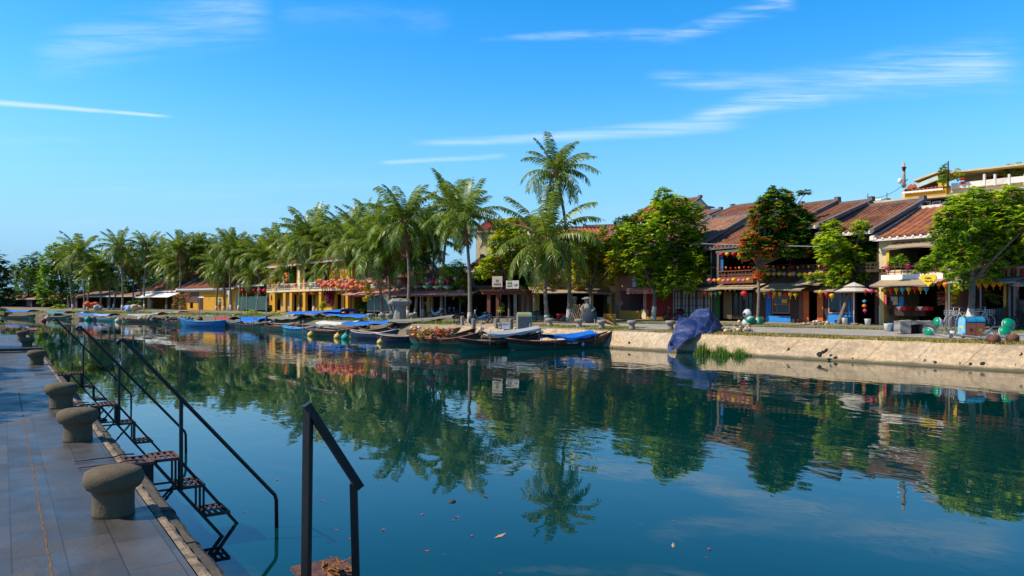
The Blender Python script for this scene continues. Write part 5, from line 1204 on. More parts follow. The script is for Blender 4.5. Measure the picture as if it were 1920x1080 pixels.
def boat(a, b, label, low, up, gun, beam=1.25, sheer=.45, canopy=None, bow='b', group='wooden boats moored along the far bank', free=.38, extras=True, deck=deck_m, name='wooden_boat'):
    """a, b photo positions of the two ends at the water; bow end rises"""
    A, B = wp(*a), wp(*b)
    if bow == 'a': A, B = B, A
    e = (B - A); L = e.length + .5; rot = math.atan2(e.y, e.x); mid = (A + B) / 2
    t = thing(name, label, 'boat', (mid.x, mid.y, 0), rot, group); n = 14
    def sec(s):
        x = (s - .5) * L; q = abs(2 * s - 1); wdt = beam * .5 * max(.03, (1 - q ** 2.6)) ** .75
        top = free + sheer * max(0, (s - .5) * 2) ** 2.4 + sheer * .45 * max(0, (.5 - s) * 2) ** 2.4
        rake = (.55 if s > .5 else -.25) * q ** 4 * .6
        return x, wdt, top, rake
    def shell(lo, hi, nm, mt, out=0.0):
        mb = MB(); K = 4; vs = []
        for i in range(n + 1):
            x, wd, top, rk = sec(i / n); bot = -.15 + .25 * max(0, abs(2 * i / n - 1)) ** 3
            for sg in (-1, 1):
                for k in range(K):
                    f_ = lo + (hi - lo) * k / (K - 1); z = bot + (top - bot) * f_; y = sg * (wd * (.55 + .45 * f_ ** .6) + out); vs.append((x + rk * f_, y, z))
        for i in range(n):
            for sg in (0, 1):
                for k in range(K - 1):
                    p = i * 2 * K + sg * K + k; fc = (p, p + 2 * K, p + 2 * K + 1, p + 1); mb.add([], [], 0)
                    mb.f.append(list(fc if sg else fc[::-1])); mb.m.append(0); mb.sm.append(True)
        mb.v = vs; return obj(nm, mb, mt, t)
    h = shell(0, .62, 'hull', low); shell(.62, 1.0, 'top_strake', up, .012)
    mb = MB()
    for sg in (-1, 1):
        pts = []
        for i in range(n + 1):
            x, wd, top, rk = sec(i / n); pts.append((x + rk, sg * (wd + .012), top + .015))
        mb.tube(pts, .035, 6)
    obj('gunwale', mb, gun, t)
    mb = MB(); vs = []
    for i in range(n + 1):
        x, wd, top, rk = sec(i / n); dz = top * .35 if .16 < i / n < .86 else top - .04
        vs += [(x + rk * .9, -wd * .93, dz), (x + rk * .9, wd * .93, dz)]
    mb.add(vs, [(2 * i, 2 * i + 2, 2 * i + 3, 2 * i + 1) for i in range(n)]); obj('deck', mb, deck, t)
    if extras:
        for s in (.26, .42, .58, .74):
            x, wd, top, rk = sec(s); mb = MB(); mb.box(x - .1, x + .1, -wd, wd, top - .08, top - .035); obj('thwart', mb, deck, t)
        x, wd, top, rk = sec(.22); x2, wd2, top2, rk2 = sec(.66); mb = MB(); mb.tube([(x, wd * .5, top + .03), (x2, -wd2 * .3, top2 + .02), (x2 + .5, -wd2 * .45, top2 + .03)], [.022, .022, .02], 6); mb.box(x - .45, x, wd * .5 - .06, wd * .5 + .06, top + .015, top + .045); obj('oar', mb, bamboo, t)
        x, wd, top, rk = sec(1.0); mb = MB(); mb.tube([(x + rk - .1, 0, top), (x + rk + .4, .1, top - .12), (x + rk + .9, .15, top + .05)], .014, 5); obj('mooring_rope', mb, bamboo, t)
    if canopy:
        mt, s0, s1, hh, tilt = canopy[:5]; x0, x1 = (s0 - .5) * L, (s1 - .5) * L; wd = beam * .56; mb = MB(); rr = random.Random(int(a[0]))
        ph = rr.uniform(0, 6)
        fn = lambda u, v, dz=0: (x0 + (x1 - x0) * u, (v - .5) * 2 * wd, hh + tilt * (u - .5) * 2 + .12 * (1 - (2 * v - 1) ** 2) - .11 * math.sin(math.pi * u) + .035 * math.sin(9 * u + ph) * math.sin(7 * v + ph) - .05 * math.sin(2 * math.pi * u + ph) * (v - .5) + dz)
        mb.grid(fn, 10, 6); mb.grid(lambda u, v: fn(u, v, -.02), 10, 6)
        for v in (0, 1):
            for i in range(10):
                p, q = fn(i / 10, v), fn((i + 1) / 10, v); mb.add([p, q, (q[0], q[1] + (v - .5) * .05, q[2] - .13 - .05 * math.sin(i * 1.7 + 1.7 + ph)), (p[0], p[1] + (v - .5) * .05, p[2] - .13 - .05 * math.sin(i * 1.7 + ph))], [(0, 1, 2, 3)])
        obj('canopy', mb, mt, t)
        for u in (.04, .96):
            for sg in (-1, 1): mb = MB(); p = fn(u, .5 + sg * .48); mb.tube([(p[0], sg * wd * .9, .2), (p[0] + .04, sg * wd * .92, p[2] + (.25 if len(canopy) > 5 else 0))], .022, 6); obj('canopy_pole', mb, bamboo, t)
    return t, L
MOOR = 'wooden boats moored along the far bank'
b1, L1 = boat((962, 657), (1134, 651), 'maroon and green boat with bright blue tarpaulin, nearest the bare wall', hull_green, hull_dark, gun_red, 1.35, .55, (tarp_blue, .36, .80, .78, .06, 1))
text('HA 2800', .2, whitep, b1, (.3, -.70, .36), (R_(84), 0, 0), 'registration', .004)
mb = MB(); mb.add([(-.11, 0, 0), (0, 0, -.13), (.11, 0, 0), (0, 0, .13), (0, -.015, 0)], [(0, 1, 4), (1, 2, 4), (2, 3, 4), (3, 0, 4)]); obj('diamond_emblem', mb, M('emblem_blue', (.25, .45, .7), .5), b1, loc=(1.0, -.70, .26))
boat((874, 655), (1000, 652), 'maroon and green boat with long grey awning beside the blue tarpaulin boat', hull_green, hull_dark, gun_red, 1.3, .5, (tarp_grey, .28, .98, .98, .14, 1))
boat((776, 645), (888, 650), 'dark brown boat loaded with coloured lanterns', hull_green, hull_dark, gun_red, 1.3, .45)
boat((716, 641), (800, 642), 'low dark boat with red and blue cloths left of the lantern boat', hull_navy, hull_dark, gun_pale, 1.2, .35)
boat((664, 633), (738, 637), 'dark navy boat with white gunwale and a yellow buoy at its stern', hull_navy, hull_navy, gun_pale, 1.2, .35)
boat((578, 628), (664, 632), 'black hulled boat under the middle of the big blue tarpaulins', hull_green, black, gun_red, 1.2, .35)
boat((533, 622), (588, 627), 'dark boat with bright sky blue gunwale deck', hull_teal, hull_navy, gun_blue, 1.1, .3, deck=M('deck_sky_blue', (.05, .36, .62), .5, .15, 5))
boat((496, 617), (548, 622), 'small brown boat with piled gear left of the sky blue decked boat', hull_green, hull_dark, gun_red, 1.1, .3)
boat((440, 613), (500, 618), 'black boat behind the leaning bamboo poles', hull_green, black, gun_red, 1.15, .3, (tarp_blue, .35, .95, .9, .05))
boat((345, 612), (418, 613), 'bright blue boat with deep plain hull', hull_blue, hull_blue, gun_blue, 1.2, .35, None, 'a', free=.55)
boat((413, 611), (452, 614), 'dark boat with sky blue gunwale right of the bright blue boat', hull_navy, hull_dark, gun_blue, 1.1, .3, (tarp_red, .0, .7, .95, .0))
boat((306, 606), (346, 610), 'green bowed boat heaped with brown nets', hull_green, hull_dark, gun_red, 1.2, .35, None, 'a')
boat((232, 603), (308, 605), 'long dark green boat with grey green awning', hull_green, hull_dark, gun_red, 1.3, .35, (tarp_grey, .25, .95, 1.1, .12))
boat((183, 601), (218, 603), 'small teal boat with pale stern rail', hull_teal, hull_teal, gun_pale, 1.2, .3, (tarp_sky, .1, .9, .95, .05))
boat((92, 597), (132, 599), 'dark boat with white railing and teal tarpaulin', hull_green, black, gun_pale, 1.3, .3, (tarp_teal, .1, .95, 1.15, .0))
boat((2, 596), (64, 598), 'long dark boat heaped with orange cargo at the far left', hull_green, hull_dark, gun_red, 1.4, .3, (tarp_blue, .3, .98, 1.3, .05))
boat((64, 596), (92, 597), 'dark blue boat right of the orange cargo boat', hull_navy, hull_navy, gun_pale, 1.3, .3)
boat((132, 596), (166, 598), 'dark boat under a pale sheet left of the small teal boat', hull_green, black, gun_pale, 1.2, .3, (tarp_white, .2, .95, .95, .15))
boat((218, 598), (252, 600), 'boat under bright blue tarpaulin behind the long dark green boat', hull_navy, black, gun_pale, 1.2, .3, (tarp_blue, .05, .95, .95, .0))
boat((-40, 594), (4, 595), 'dark boat with blue sheet cut by the left edge', hull_navy, hull_dark, gun_pale, 1.3, .3, (tarp_sky, .1, .95, 1.3, .0))
boat((380, 605), (445, 607), 'boat with long pale blue awning behind the bright blue boat', hull_navy, hull_dark, gun_pale, 1.2, .3, (tarp_sky, .05, .98, 1.0, .1))
boat((340, 602), (392, 604), 'boat with dark red sheet behind the green bowed boat', hull_green, hull_dark, gun_red, 1.2, .3, (tarp_red, .05, .95, 1.15, .0))
boat((500, 610), (560, 613), 'boat under a faded grey awning behind the black boat', hull_green, hull_dark, gun_red, 1.2, .3, (tarp_grey, .02, .98, 1.15, .15))
boat((470, 603), (530, 606), 'boat under a mid blue awning edged red by the light green reeds', hull_navy, hull_dark, gun_red, 1.2, .3, (tarp_blue, .02, .98, 1.0, .15))
boat((840, 634), (895, 633), 'brown boat with upturned bow and black tarpaulin behind the lantern boat', hull_teal, deck_m, gun_red, 1.2, .7, (black, .35, .75, .75, .1))
boat((740, 628), (850, 630), 'boat with long flat olive awning before the grey monument', hull_teal, hull_dark, gun_red, 1.25, .4, (tarp_olive, .0, 1.0, 1.32, .20))
boat((655, 626), (735, 628), 'boat with pale blue and red sheets behind the navy boat', hull_navy, hull_dark, gun_red, 1.25, .35, (tarp_blue, .0, .98, 1.0, .1))
boat((150, 599), (190, 601), 'low dark boat with blue sheet left of the small teal boat', hull_navy, black, gun_pale, 1.2, .3, (tarp_blue, .1, .9, .95, .0))
boat((100, 594), (135, 595), 'far dark boat under a pale sheet before the round green trees', hull_green, black, gun_pale, 1.2, .3, (tarp_white, .1, .9, .95, .1))
boat((205, 595), (240, 596), 'far dark boat without cover under the white banded palms', hull_green, black, gun_red, 1.3, .3)
boat((250, 599), (300, 600), 'dark boat with mid blue sheet behind the long dark green boat', hull_navy, black, gun_pale, 1.2, .3, (tarp_blue, .1, .9, 1.05, .0))
boat((455, 609), (510, 612), 'dark boat with strong blue sheet between the leaning bamboo poles', hull_navy, black, gun_red, 1.2, .3, (tarp_blue, .05, .95, .95, .1))
boat((545, 612), (600, 614), 'dark boat with sky blue sheet before the leaning palm trunk', hull_navy, black, gun_pale, 1.2, .3, (tarp_blue, .05, .95, 1.2, .05))
boat((640, 627), (720, 632), 'dark slender boat between the navy boat and the black hulled boat', hull_green, black, gun_red, 1.2, .35)
boat((800, 637), (880, 641), 'dark maroon boat close behind the lantern boat', hull_green, hull_dark, gun_red, 1.3, .5)
boat((890, 643), (980, 645), 'black boat behind the boat with long grey awning', hull_green, black, gun_red, 1.3, .5)
boat((430, 606), (490, 608), 'dark boat with teal sheet before the green mesh fence', hull_green, hull_dark, gun_red, 1.2, .3, (tarp_teal, .1, .9, 1.0, .0))
boat((512, 613), (575, 616), 'dark boat with olive sheet left of the tall shelter', hull_navy, black, gun_pale, 1.3, .3, (tarp_olive, .05, .95, 1.1, .1))
boat((690, 622), (760, 625), 'dark boat with deep blue sheet before the stone bollards', hull_navy, black, gun_red, 1.3, .3, (tarp_blue, .1, .9, 1.0, .05))
boat((770, 633), (850, 635), 'brown boat with open deck behind the lantern heap', hull_dark, deck_m, gun_red, 1.4, .4)
boat((600, 622), (680, 625), 'dark boat with white sheet under the blue shelter', hull_navy, black, gun_pale, 1.3, .3, (tarp_white, .1, .95, .9, .05))
boat((290, 600), (345, 602), 'boat with grey sheet behind the green bowed boat', hull_green, black, gun_pale, 1.3, .3, (tarp_grey, .05, .95, 1.2, .1))
boat((556, 616), (650, 619), 'boat carrying the tall bright blue tarpaulin shelter', hull_navy, hull_dark, gun_red, 1.7, .35, (tarp_blue, .0, 1.0, 1.75, .15))
boat((625, 618), (698, 621), 'boat with broad blue tarpaulin with red stripe right of the tall shelter', hull_navy, hull_dark, gun_red, 1.7, .35, (tarp_blue, .0, 1.0, 1.5, -.1))
# hanging blue sheets of the shelter
hs_ = MB()
pA, pB = wp(600, 618), wp(690, 622); 
hs_.grid(lambda u, v: tuple(pt(603 + 86 * u, 603 + 15 * v - 2 * math.sin(3 * u + 1) * (1 - v) + 3 * u, depth(pA) * .985 + .12 * math.sin(14 * u + 2 * v))), 20, 4)
tag(obj('hanging_tarpaulin', hs_, tarp_blue), 'bright blue tarpaulin sheet hanging down the river side of the shelter', 'tarpaulin')
mb = MB(); mb.grid(lambda u, v: tuple(pt(610 + 66 * u, 594.5 + 4.5 * v - 3 * math.sin(math.pi * u), depth(pA) + .1)), 12, 2); mb.grid(lambda u, v: tuple(pt(610 + 66 * u, 594.9 + 4.5 * v - 3 * math.sin(math.pi * u), depth(pA) + .12)), 12, 2)
tag(obj('red_sheet', mb, tarp_red), 'dark red strip of sheet under the top of the blue tarpaulins', 'sheet')
# cargo heaps
def heap(label, px, py, D, n, r, cols, seed, w_=1.0, name='cargo_heap', cat='cargo'):
    rr = random.Random(seed); o = pt(px, py, D); mb = MB()
    for i in range(n):
        c = Vector((rr.gauss(0, .45) * w_, rr.gauss(0, .25), abs(rr.gauss(0, .12)))); mb.blob(c, r * rr.uniform(.6, 1.2), 7, i + seed, .25, rr.randrange(len(cols)), rr.uniform(.5, .9))
    tag(obj(name, mb, cols, loc=o), label, cat)
br_ = M('net_brown', (.10, .06, .04), .9, .4, 8); orr = M('cargo_orange', (.55, .15, .03), .7, .3, 6); crm = M('cargo_cream', (.55, .42, .25), .8, .25, 6)
heap('orange and cream sacks heaped on the long far left boat', 24, 590, 137, 16, .5, [orr, crm, br_], 1, 4.5); heap('orange bundle with brown sacks at the bow of the far left boat', 58, 590, 135, 8, .4, [orr, br_, crm], 2, 2)
heap('tangled brown nets heaped on the green bowed boat', 332, 599, 88, 20, .35, [br_, M('net_grey', (.22, .19, .16), .9, .4, 8)], 3, 3); heap('brown gear heaped on the small brown boat', 505, 610, 77, 14, .3, [br_, deck_m, tarp_grey], 4, 3); heap('cream bundles on the long dark green boat', 288, 598, 95, 8, .3, [crm, br_], 5, 3)
heap('red and blue cloth bundles on the low dark boat', 752, 625, 58, 8, .25, [tarp_red, tarp_blue, tarp_white], 6, 1.4)
heap('orange red cover over crates on the far bank', 176, 573, 128, 8, .75, [M('cover_orange', (.62, .10, .03), .7, .2, 3)], 7, 1.3, 'covered_crates', 'crates'); heap('grey rounded bundle beside the orange red cover', 183, 577, 126, 3, .8, [tarp_grey], 8, .6, 'bundle', 'bundle')
heap('pale blue bundle on the bank under the white awning', 243, 578, 118, 4, .7, [tarp_sky], 9, 1, 'bundle', 'bundle'); heap('cream bundle on the bank under the white awning', 257, 578, 118, 4, .7, [crm], 10, 1, 'bundle', 'bundle')
# poles standing in the water
def pole(x0, y0, x1, y1, label, r=.035, zfoot=0.0, D=None):
    b = wp(x1, y1, zfoot) if D is None else pt(x1, y1, D); q = pt(x0, y0, depth(b)); mb = MB(); d = (b - q).normalized()
    mb.tube([b + d * .5 - q * 0, (b + q) / 2 + Vector((.02, 0, 0)), q], [r * 1.1, r, r * .7], 6); tag(obj('mooring_pole', mb, bamboo), label, 'pole', 'bamboo mooring poles in the river')
for a in [(455, 551, 449, 616, 'left one of the two leaning bamboo poles by the black boat'), (485, 545, 473, 617, 'right leaning bamboo pole by the black boat'), (499, 567, 497, 619, 'upright bamboo pole between the leaning poles and the sky blue boat'), (374, 556, 373, 606, 'bamboo pole rising from behind the bright blue boat'),
          (404, 585, 403, 612, 'short pole at the right end of the bright blue boat'), (274, 585, 274, 606, 'short pole beside the long dark green boat'), (127, 555, 127, 593, 'thin pole rising before the far dark hall'), (139, 536, 138, 592, 'tall blue grey pole right of the round green trees'), (568, 600, 568, 630, 'short pole left of the middle blue tarpaulins'),
          (749, 592, 748, 622, 'thin pole before the grey monument'), (705, 588, 704, 624, 'thin pole by the stone seats left of the monument'), (1092, 615, 1094, 645, 'thin pole between the blue tarpaulin boat and the wall'), (1046, 606, 1050, 632, 'thin pole by the bollard right of the litter bin'), (1115, 598, 1115, 642, 'tall thin pole at the bow of the blue tarpaulin boat'),
          (986, 600, 988, 640, 'thin pole at the left end of the litter bin'), (892, 603, 893, 636, 'pole left of the long grey awning'), (903, 600, 899, 638, 'second pole just right at the long grey awning')]: pole(*a)
# buoys
buoy_y = M('buoy_yellow', (.62, .42, .10), .6, .2, 6); buoy_p = M('buoy_pink', (.72, .30, .28), .6, .15, 6); buoy_g = M('buoy_green', (.02, .30, .22), .6, .2, 6)
def buoy(px, py, r, mt, label):
    p = wp(px, py); mb = MB(); mb.lathe([(.0, -r * .7), (r * .6, -r * .6), (r, 0), (r * .75, r * .6), (r * .3, r * .85), (r * .22, r * 1.1), (.0, r * 1.12)], (0, 0, r * .3), 14); t = thing('buoy', label, 'buoy', p); obj('float', mb, mt, t)
    mb = MB(); mb.tube([(0, 0, r * 1.3), (.1, .1, r * 1.9), (.3, .5, r * 2.2)], .015, 5); obj('rope', mb, bamboo, t)
buoy(964, 654, .2, buoy_p, 'pink round buoy at the stern of the blue tarpaulin boat'); buoy(583, 630, .28, buoy_y, 'yellow float at the black hulled boat'); buoy(633, 634, .28, buoy_y, 'yellow float left of the green one'); buoy(648, 636, .32, buoy_g, 'green float between two yellow ones'); buoy(656, 636, .18, buoy_y, 'small yellow float right of the green one'); buoy(713, 644, .22, buoy_y, 'pale yellow float under the navy boat bow')
buoy(89, 599, .5, crm, 'cream float by the dark boat with white railing'); buoy(165, 601, .5, buoy_g, 'green and cream float left of the small teal boat'); buoy(82, 603, .35, tarp_red, 'red float alone on the water at far left'); buoy(222, 604, .45, crm, 'cream float between teal boat and dark green boat')

# ------------------------------------------------------------------ lanterns
lan = {k: M('lantern_' + k, c, .55, .1, 6, trans=.25) for k, c in dict(red=(.62, .025, .02), yellow=(.78, .48, .02), orange=(.85, .28, .01), pink=(.70, .05, .22), green=(.05, .28, .14), white=(.75, .72, .66), blue=(.08, .38, .55), rose=(.72, .22, .20), lime=(.5, .55, .04)).items()}
gold = M('lantern_cap', (.20, .10, .03), .6, .2, 6)
LM = {}
def lantern_mesh(shape, col):
    if (shape, col) in LM: return LM[(shape, col)]
    mb = MB()
    if shape == 'round': pr = [(.08, -.8), (.5, -.68), (.88, -.35), (1, 0), (.88, .35), (.5, .68), (.08, .8)]
    elif shape == 'drop': pr = [(.10, -1.15), (.42, -.8), (.80, -.2), (.98, .25), (.85, .6), (.5, .85), (.1, .95)]
    elif shape == 'umbrella': pr = [(.12, -.45), (.7, -.1), (1.25, .12), (.9, .4), (.4, .55), (.05, .6)]
    else: pr = [(.5, -1.2), (.62, -1.0), (.62, 1.0), (.5, 1.2)]
    zt, zb = pr[-1][1], pr[0][1]
    mb.lathe(pr, (0, 0, 0), 14, 0); mb.lathe([(.2, zt - .02), (.2, zt + .12), (.0, zt + .13)], (0, 0, 0), 8, 1, False); mb.lathe([(.0, zb - .12), (.2, zb - .1), (.2, zb + .02)], (0, 0, 0), 8, 1, False)
    mb.lathe([(.02, zb - .75), (.12, zb - .7), (.05, zb - .1)], (0, 0, 0), 6, 0 if shape == 'drop' else 1, False); mb.tube([(0, 0, zt + .1), (0, 0, zt + .6)], .03, 4, 1)
    LM[(shape, col)] = mb.mesh('lantern', [lan[col], gold]); return LM[(shape, col)]
lr = random.Random(77)
def lantern(p, shape, col, r, label, group):
    o = put('lantern', lantern_mesh(shape, col), None, p, (0, 0, lr.uniform(0, 6)), r * lr.uniform(.92, 1.06)); tag(o, label, 'lantern', group)
def string(f, v, pts, shape, cols, r, where, sag=0.0):
    jit = 2.2 if f in (f13, f14) else .8
    """row of lanterns between photo points on plane v of facade f"""
    (x0, y0), (x1, y1), n = pts
    for i in range(n):
        k = i / max(1, n - 1); c = cols[i % len(cols)]
        sh = {'round': 'round ', 'drop': 'tapered ', 'umbrella': 'broad flat ', 'tube': 'tall '}[shape]
        lantern(f.W(x0 + (x1 - x0) * k + lr.uniform(-jit, jit), y0 + (y1 - y0) * k + sag * 4 * k * (1 - k) + lr.uniform(-jit, jit) * 1.2, v), shape, c, r, f'{sh}{c} lantern {where}', f'lanterns {where}')
    a, b = f.W(x0 - 4, y0 - 6, v), f.W(x1 + 4, y1 - 6, v); return a, b
string(f6, -1.0, ((1352, 477), (1388, 475), 4), 'round', ['red', 'yellow'], .165, 'under the balcony roof left of the bougainvillea')
string(f6, -.62, ((1345, 503), (1412, 502), 9), 'drop', ['red', 'red', 'yellow'], .085, 'standing along the balcony rail left of the bougainvillea')
string(f6, -1.3, ((1330, 526), (1404, 525), 9), 'round', ['rose', 'rose', 'yellow'], .175, 'over the awning left of the bougainvillea')
string(f6, -1.5, ((1318, 548), (1322, 550), 2), 'round', ['red'], .17, 'at the left end of the awning by the tarpaulin')
string(f6, -1.2, ((1334, 550), (1350, 549), 3), 'drop', ['yellow', 'blue'], .14, 'under the awning above the green door')
string(f6, -1.2, ((1360, 543), (1378, 543), 3), 'drop', ['yellow'], .12, 'under the middle of the awning by the green door')
string(f6, -1.5, ((1395, 550), (1395, 550), 1), 'round', ['red'], .24, 'large and alone left of the bougainvillea trunk')
string(fS3, -.75, ((1440, 500), (1480, 501), 5), 'drop', ['red', 'yellow'], .08, 'on the dark balcony rail right of the bougainvillea')
string(fS3, -.9, ((1441, 513), (1481, 514), 5), 'round', ['lime', 'rose'], .165, 'along the dark balcony floor right of the bougainvillea')
string(fS2, -.75, ((1486, 501), (1545, 500), 7), 'drop', ['red', 'yellow'], .08, 'on the balcony rail above the orange doors')
string(fS2, -.9, ((1488, 514), (1540, 513), 6), 'round', ['rose', 'lime', 'yellow'], .16, 'along the balcony floor above the orange doors')
string(fS1, -.9, ((1556, 512), (1590, 511), 4), 'round', ['red', 'yellow'], .17, 'along the balcony floor behind the slanting tree')
string(fS3, -1.3, ((1423, 549), (1492, 552), 8), 'drop', ['yellow', 'yellow', 'red'], .15, 'under the awning of the blue shopfront')
string(fS1, -1.1, ((1539, 548), (1560, 554), 3), 'drop', ['yellow', 'red'], .16, 'under the awning of the blue window shop')
string(fB, -1.7, ((1622, 547), (1656, 545), 4), 'round', ['red', 'pink', 'orange'], .14, 'under the left part of the wide tan awning')
string(fB, -1.7, ((1658, 544), (1737, 541), 8), 'drop', ['yellow', 'red', 'yellow', 'blue'], .15, 'under the right part of the wide tan awning')
string(fB, -.85, ((1664, 502), (1702, 500), 2), 'round', ['pink'], .18, 'hanging at the second floor of the tiled roof house')
string(fB, -1.6, ((1621, 565), (1621, 582), 3), 'round', ['blue', 'orange', 'pink'], .12, 'hanging one over another left of the tiled roof house door')
string(fC, -1.7, ((1760, 533), (1772, 534), 2), 'drop', ['orange'], .155, 'between the heart sign and the large tree')
string(fC, -1.8, ((1835, 533), (1876, 532), 4), 'drop', ['orange'], .165, 'in a row right of the large tree trunk')
string(fC, -1.8, ((1908, 533), (1908, 533), 1), 'drop', ['rose'], .15, 'alone at the right edge awning')
string(f9, -1.4, ((1219, 547), (1219, 547), 1), 'drop', ['pink'], .17, 'left of the red wall tree trunk'); string(f8, -1.2, ((1234, 546), (1240, 548), 2), 'drop', ['orange', 'pink'], .15, 'right of the red wall tree trunk')
string(f8, -1.5, ((1284, 524), (1284, 524), 1), 'drop', ['orange'], .2, 'alone under the right side of the big green tree')
string(f10, -.9, ((1030, 510), (1112, 508), 16), 'tube', ['red', 'white'], .16, 'in a red and white row above the cafe creeper')
string(f10, -.9, ((1035, 494), (1035, 494), 1), 'drop', ['pink'], .28, 'large behind the hanging palm fronds')
string(f13, -2.2, ((700, 541), (846, 539), 16), 'umbrella', ['white', 'green'], .30, 'along the pinkish awning of the long shop row')
string(f13, -1.8, ((690, 534), (840, 529), 24), 'drop', ['orange', 'white', 'rose', 'pink'], .2, 'in the upper row over the long shop row')
string(f13, -1.4, ((700, 527), (870, 521), 20), 'drop', ['pink', 'red', 'white'], .19, 'in the topmost row over the long shop row')
string(f14, -1.9, ((600, 536), (656, 536), 16), 'drop', ['rose', 'rose', 'orange', 'red'], .24, 'in the lower row right of the balcony house balustrade')
string(f14, -1.7, ((596, 529), (658, 527), 18), 'drop', ['rose', 'orange', 'rose'], .24, 'in the upper row right of the balcony house balustrade')
string(f13, -1.8, ((657, 529), (688, 531), 7), 'drop', ['rose', 'orange'], .24, 'between the balcony house and the long shop row')
string(f13, -1.9, ((657, 537), (690, 538), 7), 'drop', ['orange', 'rose'], .24, 'in the lower row between balcony house and shop row')
string(f14, -1.65, ((506, 534), (582, 534), 10), 'round', ['rose', 'white'], .22, 'along the white balustrade of the balcony house'); string(f14, -1.2, ((540, 549), (588, 549), 7), 'round', ['orange', 'yellow', 'red'], .25, 'under the balcony of the yellow balcony house')
string(f14, -.4, ((538, 515), (538, 527), 4), 'round', ['orange'], .24, 'hanging one over another on the balcony house front')
string(f15, -1.0, ((456, 545), (506, 545), 6), 'round', ['red', 'pink'], .3, 'over the dark green mesh fence')
string(fC, -.9, ((1802, 505), (1838, 507), 4), 'round', ['red'], .12, 'behind the crown of the large tree')
# lanterns carried by the lantern boat
for i in range(26):
    px = lr.uniform(772, 850); c = ['yellow', 'orange', 'red', 'green', 'pink', 'white', 'lime'][i % 7]
    lantern(pt(px, lr.uniform(613, 631), 44 + lr.uniform(-.5, .5)), 'round', c, .125, f'round {c} lantern heaped on the lantern boat', 'lanterns heaped on the lantern boat')
# heart sign
hp = fB.W(1741, 525, -2.1); t = thing('heart_sign', 'yellow heart shaped sign with dark writing hanging before the tan awning', 'sign', hp, fB.rot); mb = MB(); hv = []
for i in range(28):
    a = 6.2832 * i / 28; hv.append((.026 * 16 * math.sin(a) ** 3, .024 * (13 * math.cos(a) - 5 * math.cos(2 * a) - 2 * math.cos(3 * a) - math.cos(4 * a)) + .03))
mb.add([(x, -.04, z) for x, z in hv] + [(x, .04, z) for x, z in hv], [tuple(range(28)), tuple(range(28, 56))[::-1]] + [(i, (i + 1) % 28, 28 + (i + 1) % 28, 28 + i)[::-1] for i in range(28)]); obj('panel', mb, M('heart_yellow', (.75, .52, .01), .5, .05), t)
ink = M('sign_black', (.03, .025, .01), .7); text('Hello', .16, ink, t, (0, -.05, .1)); text('Hoi An', .14, ink, t, (.04, -.05, -.06))
mb = MB(); mb.bar((0, 0, .25), (0, .1, .6), .02); obj('hanger', mb, iron, t)
# ------------------------------------------------------------------ street things of the far bank
stone = stain_or_sheen(M('grey_stone', (.27, .245, .215), .95, .2, 4, .6, bscale=18), (.11, .10, .09), 4, .48, .66, .7)
sp2 = [(.20, 0), (.19, .1), (.16, .22), (.17, .30), (.26, .36), (.29, .42), (.28, .50), (.22, .54), (.0, .55)]
for px, py, lab in [(1031, 612, 'stone bollard right of the grey litter bin'), (1086, 614, 'stone bollard before the leaning bamboo panel'), (1128, 617, 'stone bollard before the yellow crate'), (1185, 618, 'stone bollard alone before the pink awning shop'), (1257, 619, 'stone bollard half hidden at the left of the blue tarpaulin'), (1330, 622, 'stone bollard at the right foot of the blue tarpaulin'),
                    (695, 602, 'stone bollard left of the grey monument, first of its row'), (717, 603, 'brown stone bollard at a palm foot left of the monument'), (731, 603, 'stone bollard touching the grey monument on its left'), (751, 604, 'stone bollard before the grey monument'), (774, 602, 'stone bollard right of the grey monument')]:
    p = gp(px, py); mb = MB(); mb.lathe(sp2, (0, 0, 0), 18, 0, True, None, .03, px); k = 1.0 if px > 900 else 1.25
    tag(obj('stone_bollard', mb, stone, loc=p, scale=k, rot=(0, 0, px)), lab, 'bollard', 'stone bollards on the far bank')
for px, py, lab in [(888, 616, 'square stone post left of the blue motorbike'), (867, 610, 'square stone post by the small bright tree'), (931, 616, 'square stone post at the left end of the stone seats'), (958, 617, 'square stone post at the right end of the stone seats')]:
    p = gp(px, py); mb = MB(); mb.lathe([(.15, 0), (.15, .62), (.12, .66), (.0, .67)], (0, 0, 0), 8, 0, False, None, .02, px); tag(obj('stone_post', mb, stone, loc=p), lab, 'post', 'square stone posts')
for px, py, lab in [(925, 605, 'stone bench under the left part of the pergola'), (944, 604, 'stone bench under the middle of the pergola'), (964, 605, 'stone bench under the right part of the pergola')]:
    p = gp(px, py); t = thing('stone_bench', lab, 'bench', p, -R_(30), 'stone benches under the pergola'); mb = MB(); mb.box(-.5, .5, -.18, .18, .38, .46); obj('seat', mb, stone, t)
    for s in (-1, 1): mb = MB(); mb.box(s * .38 - .08, s * .38 + .08, -.14, .14, 0, .379); obj('leg', mb, stone, t)
p = gp(940, 617); mb = MB(); mb.lathe([(.24, 0), (.20, .1), (.19, .25), (.27, .34), (.27, .40), (.0, .41)], (0, 0, 0), 16, 0, True, None, .02, 4); tag(obj('stone_stool', mb, stone, loc=p), 'round stone stool between the square posts', 'stool')
p = gp(950, 617); mb = MB(); mb.box(-.3, .3, -.2, .2, 0, .36); mb.box(-.32, .32, -.22, .22, .361, .41); tag(obj('foam_box', mb, M('white_foam', (.75, .75, .75), .8), loc=p, rot=(0, 0, -R_(35))), 'white foam box between the square stone posts', 'box')
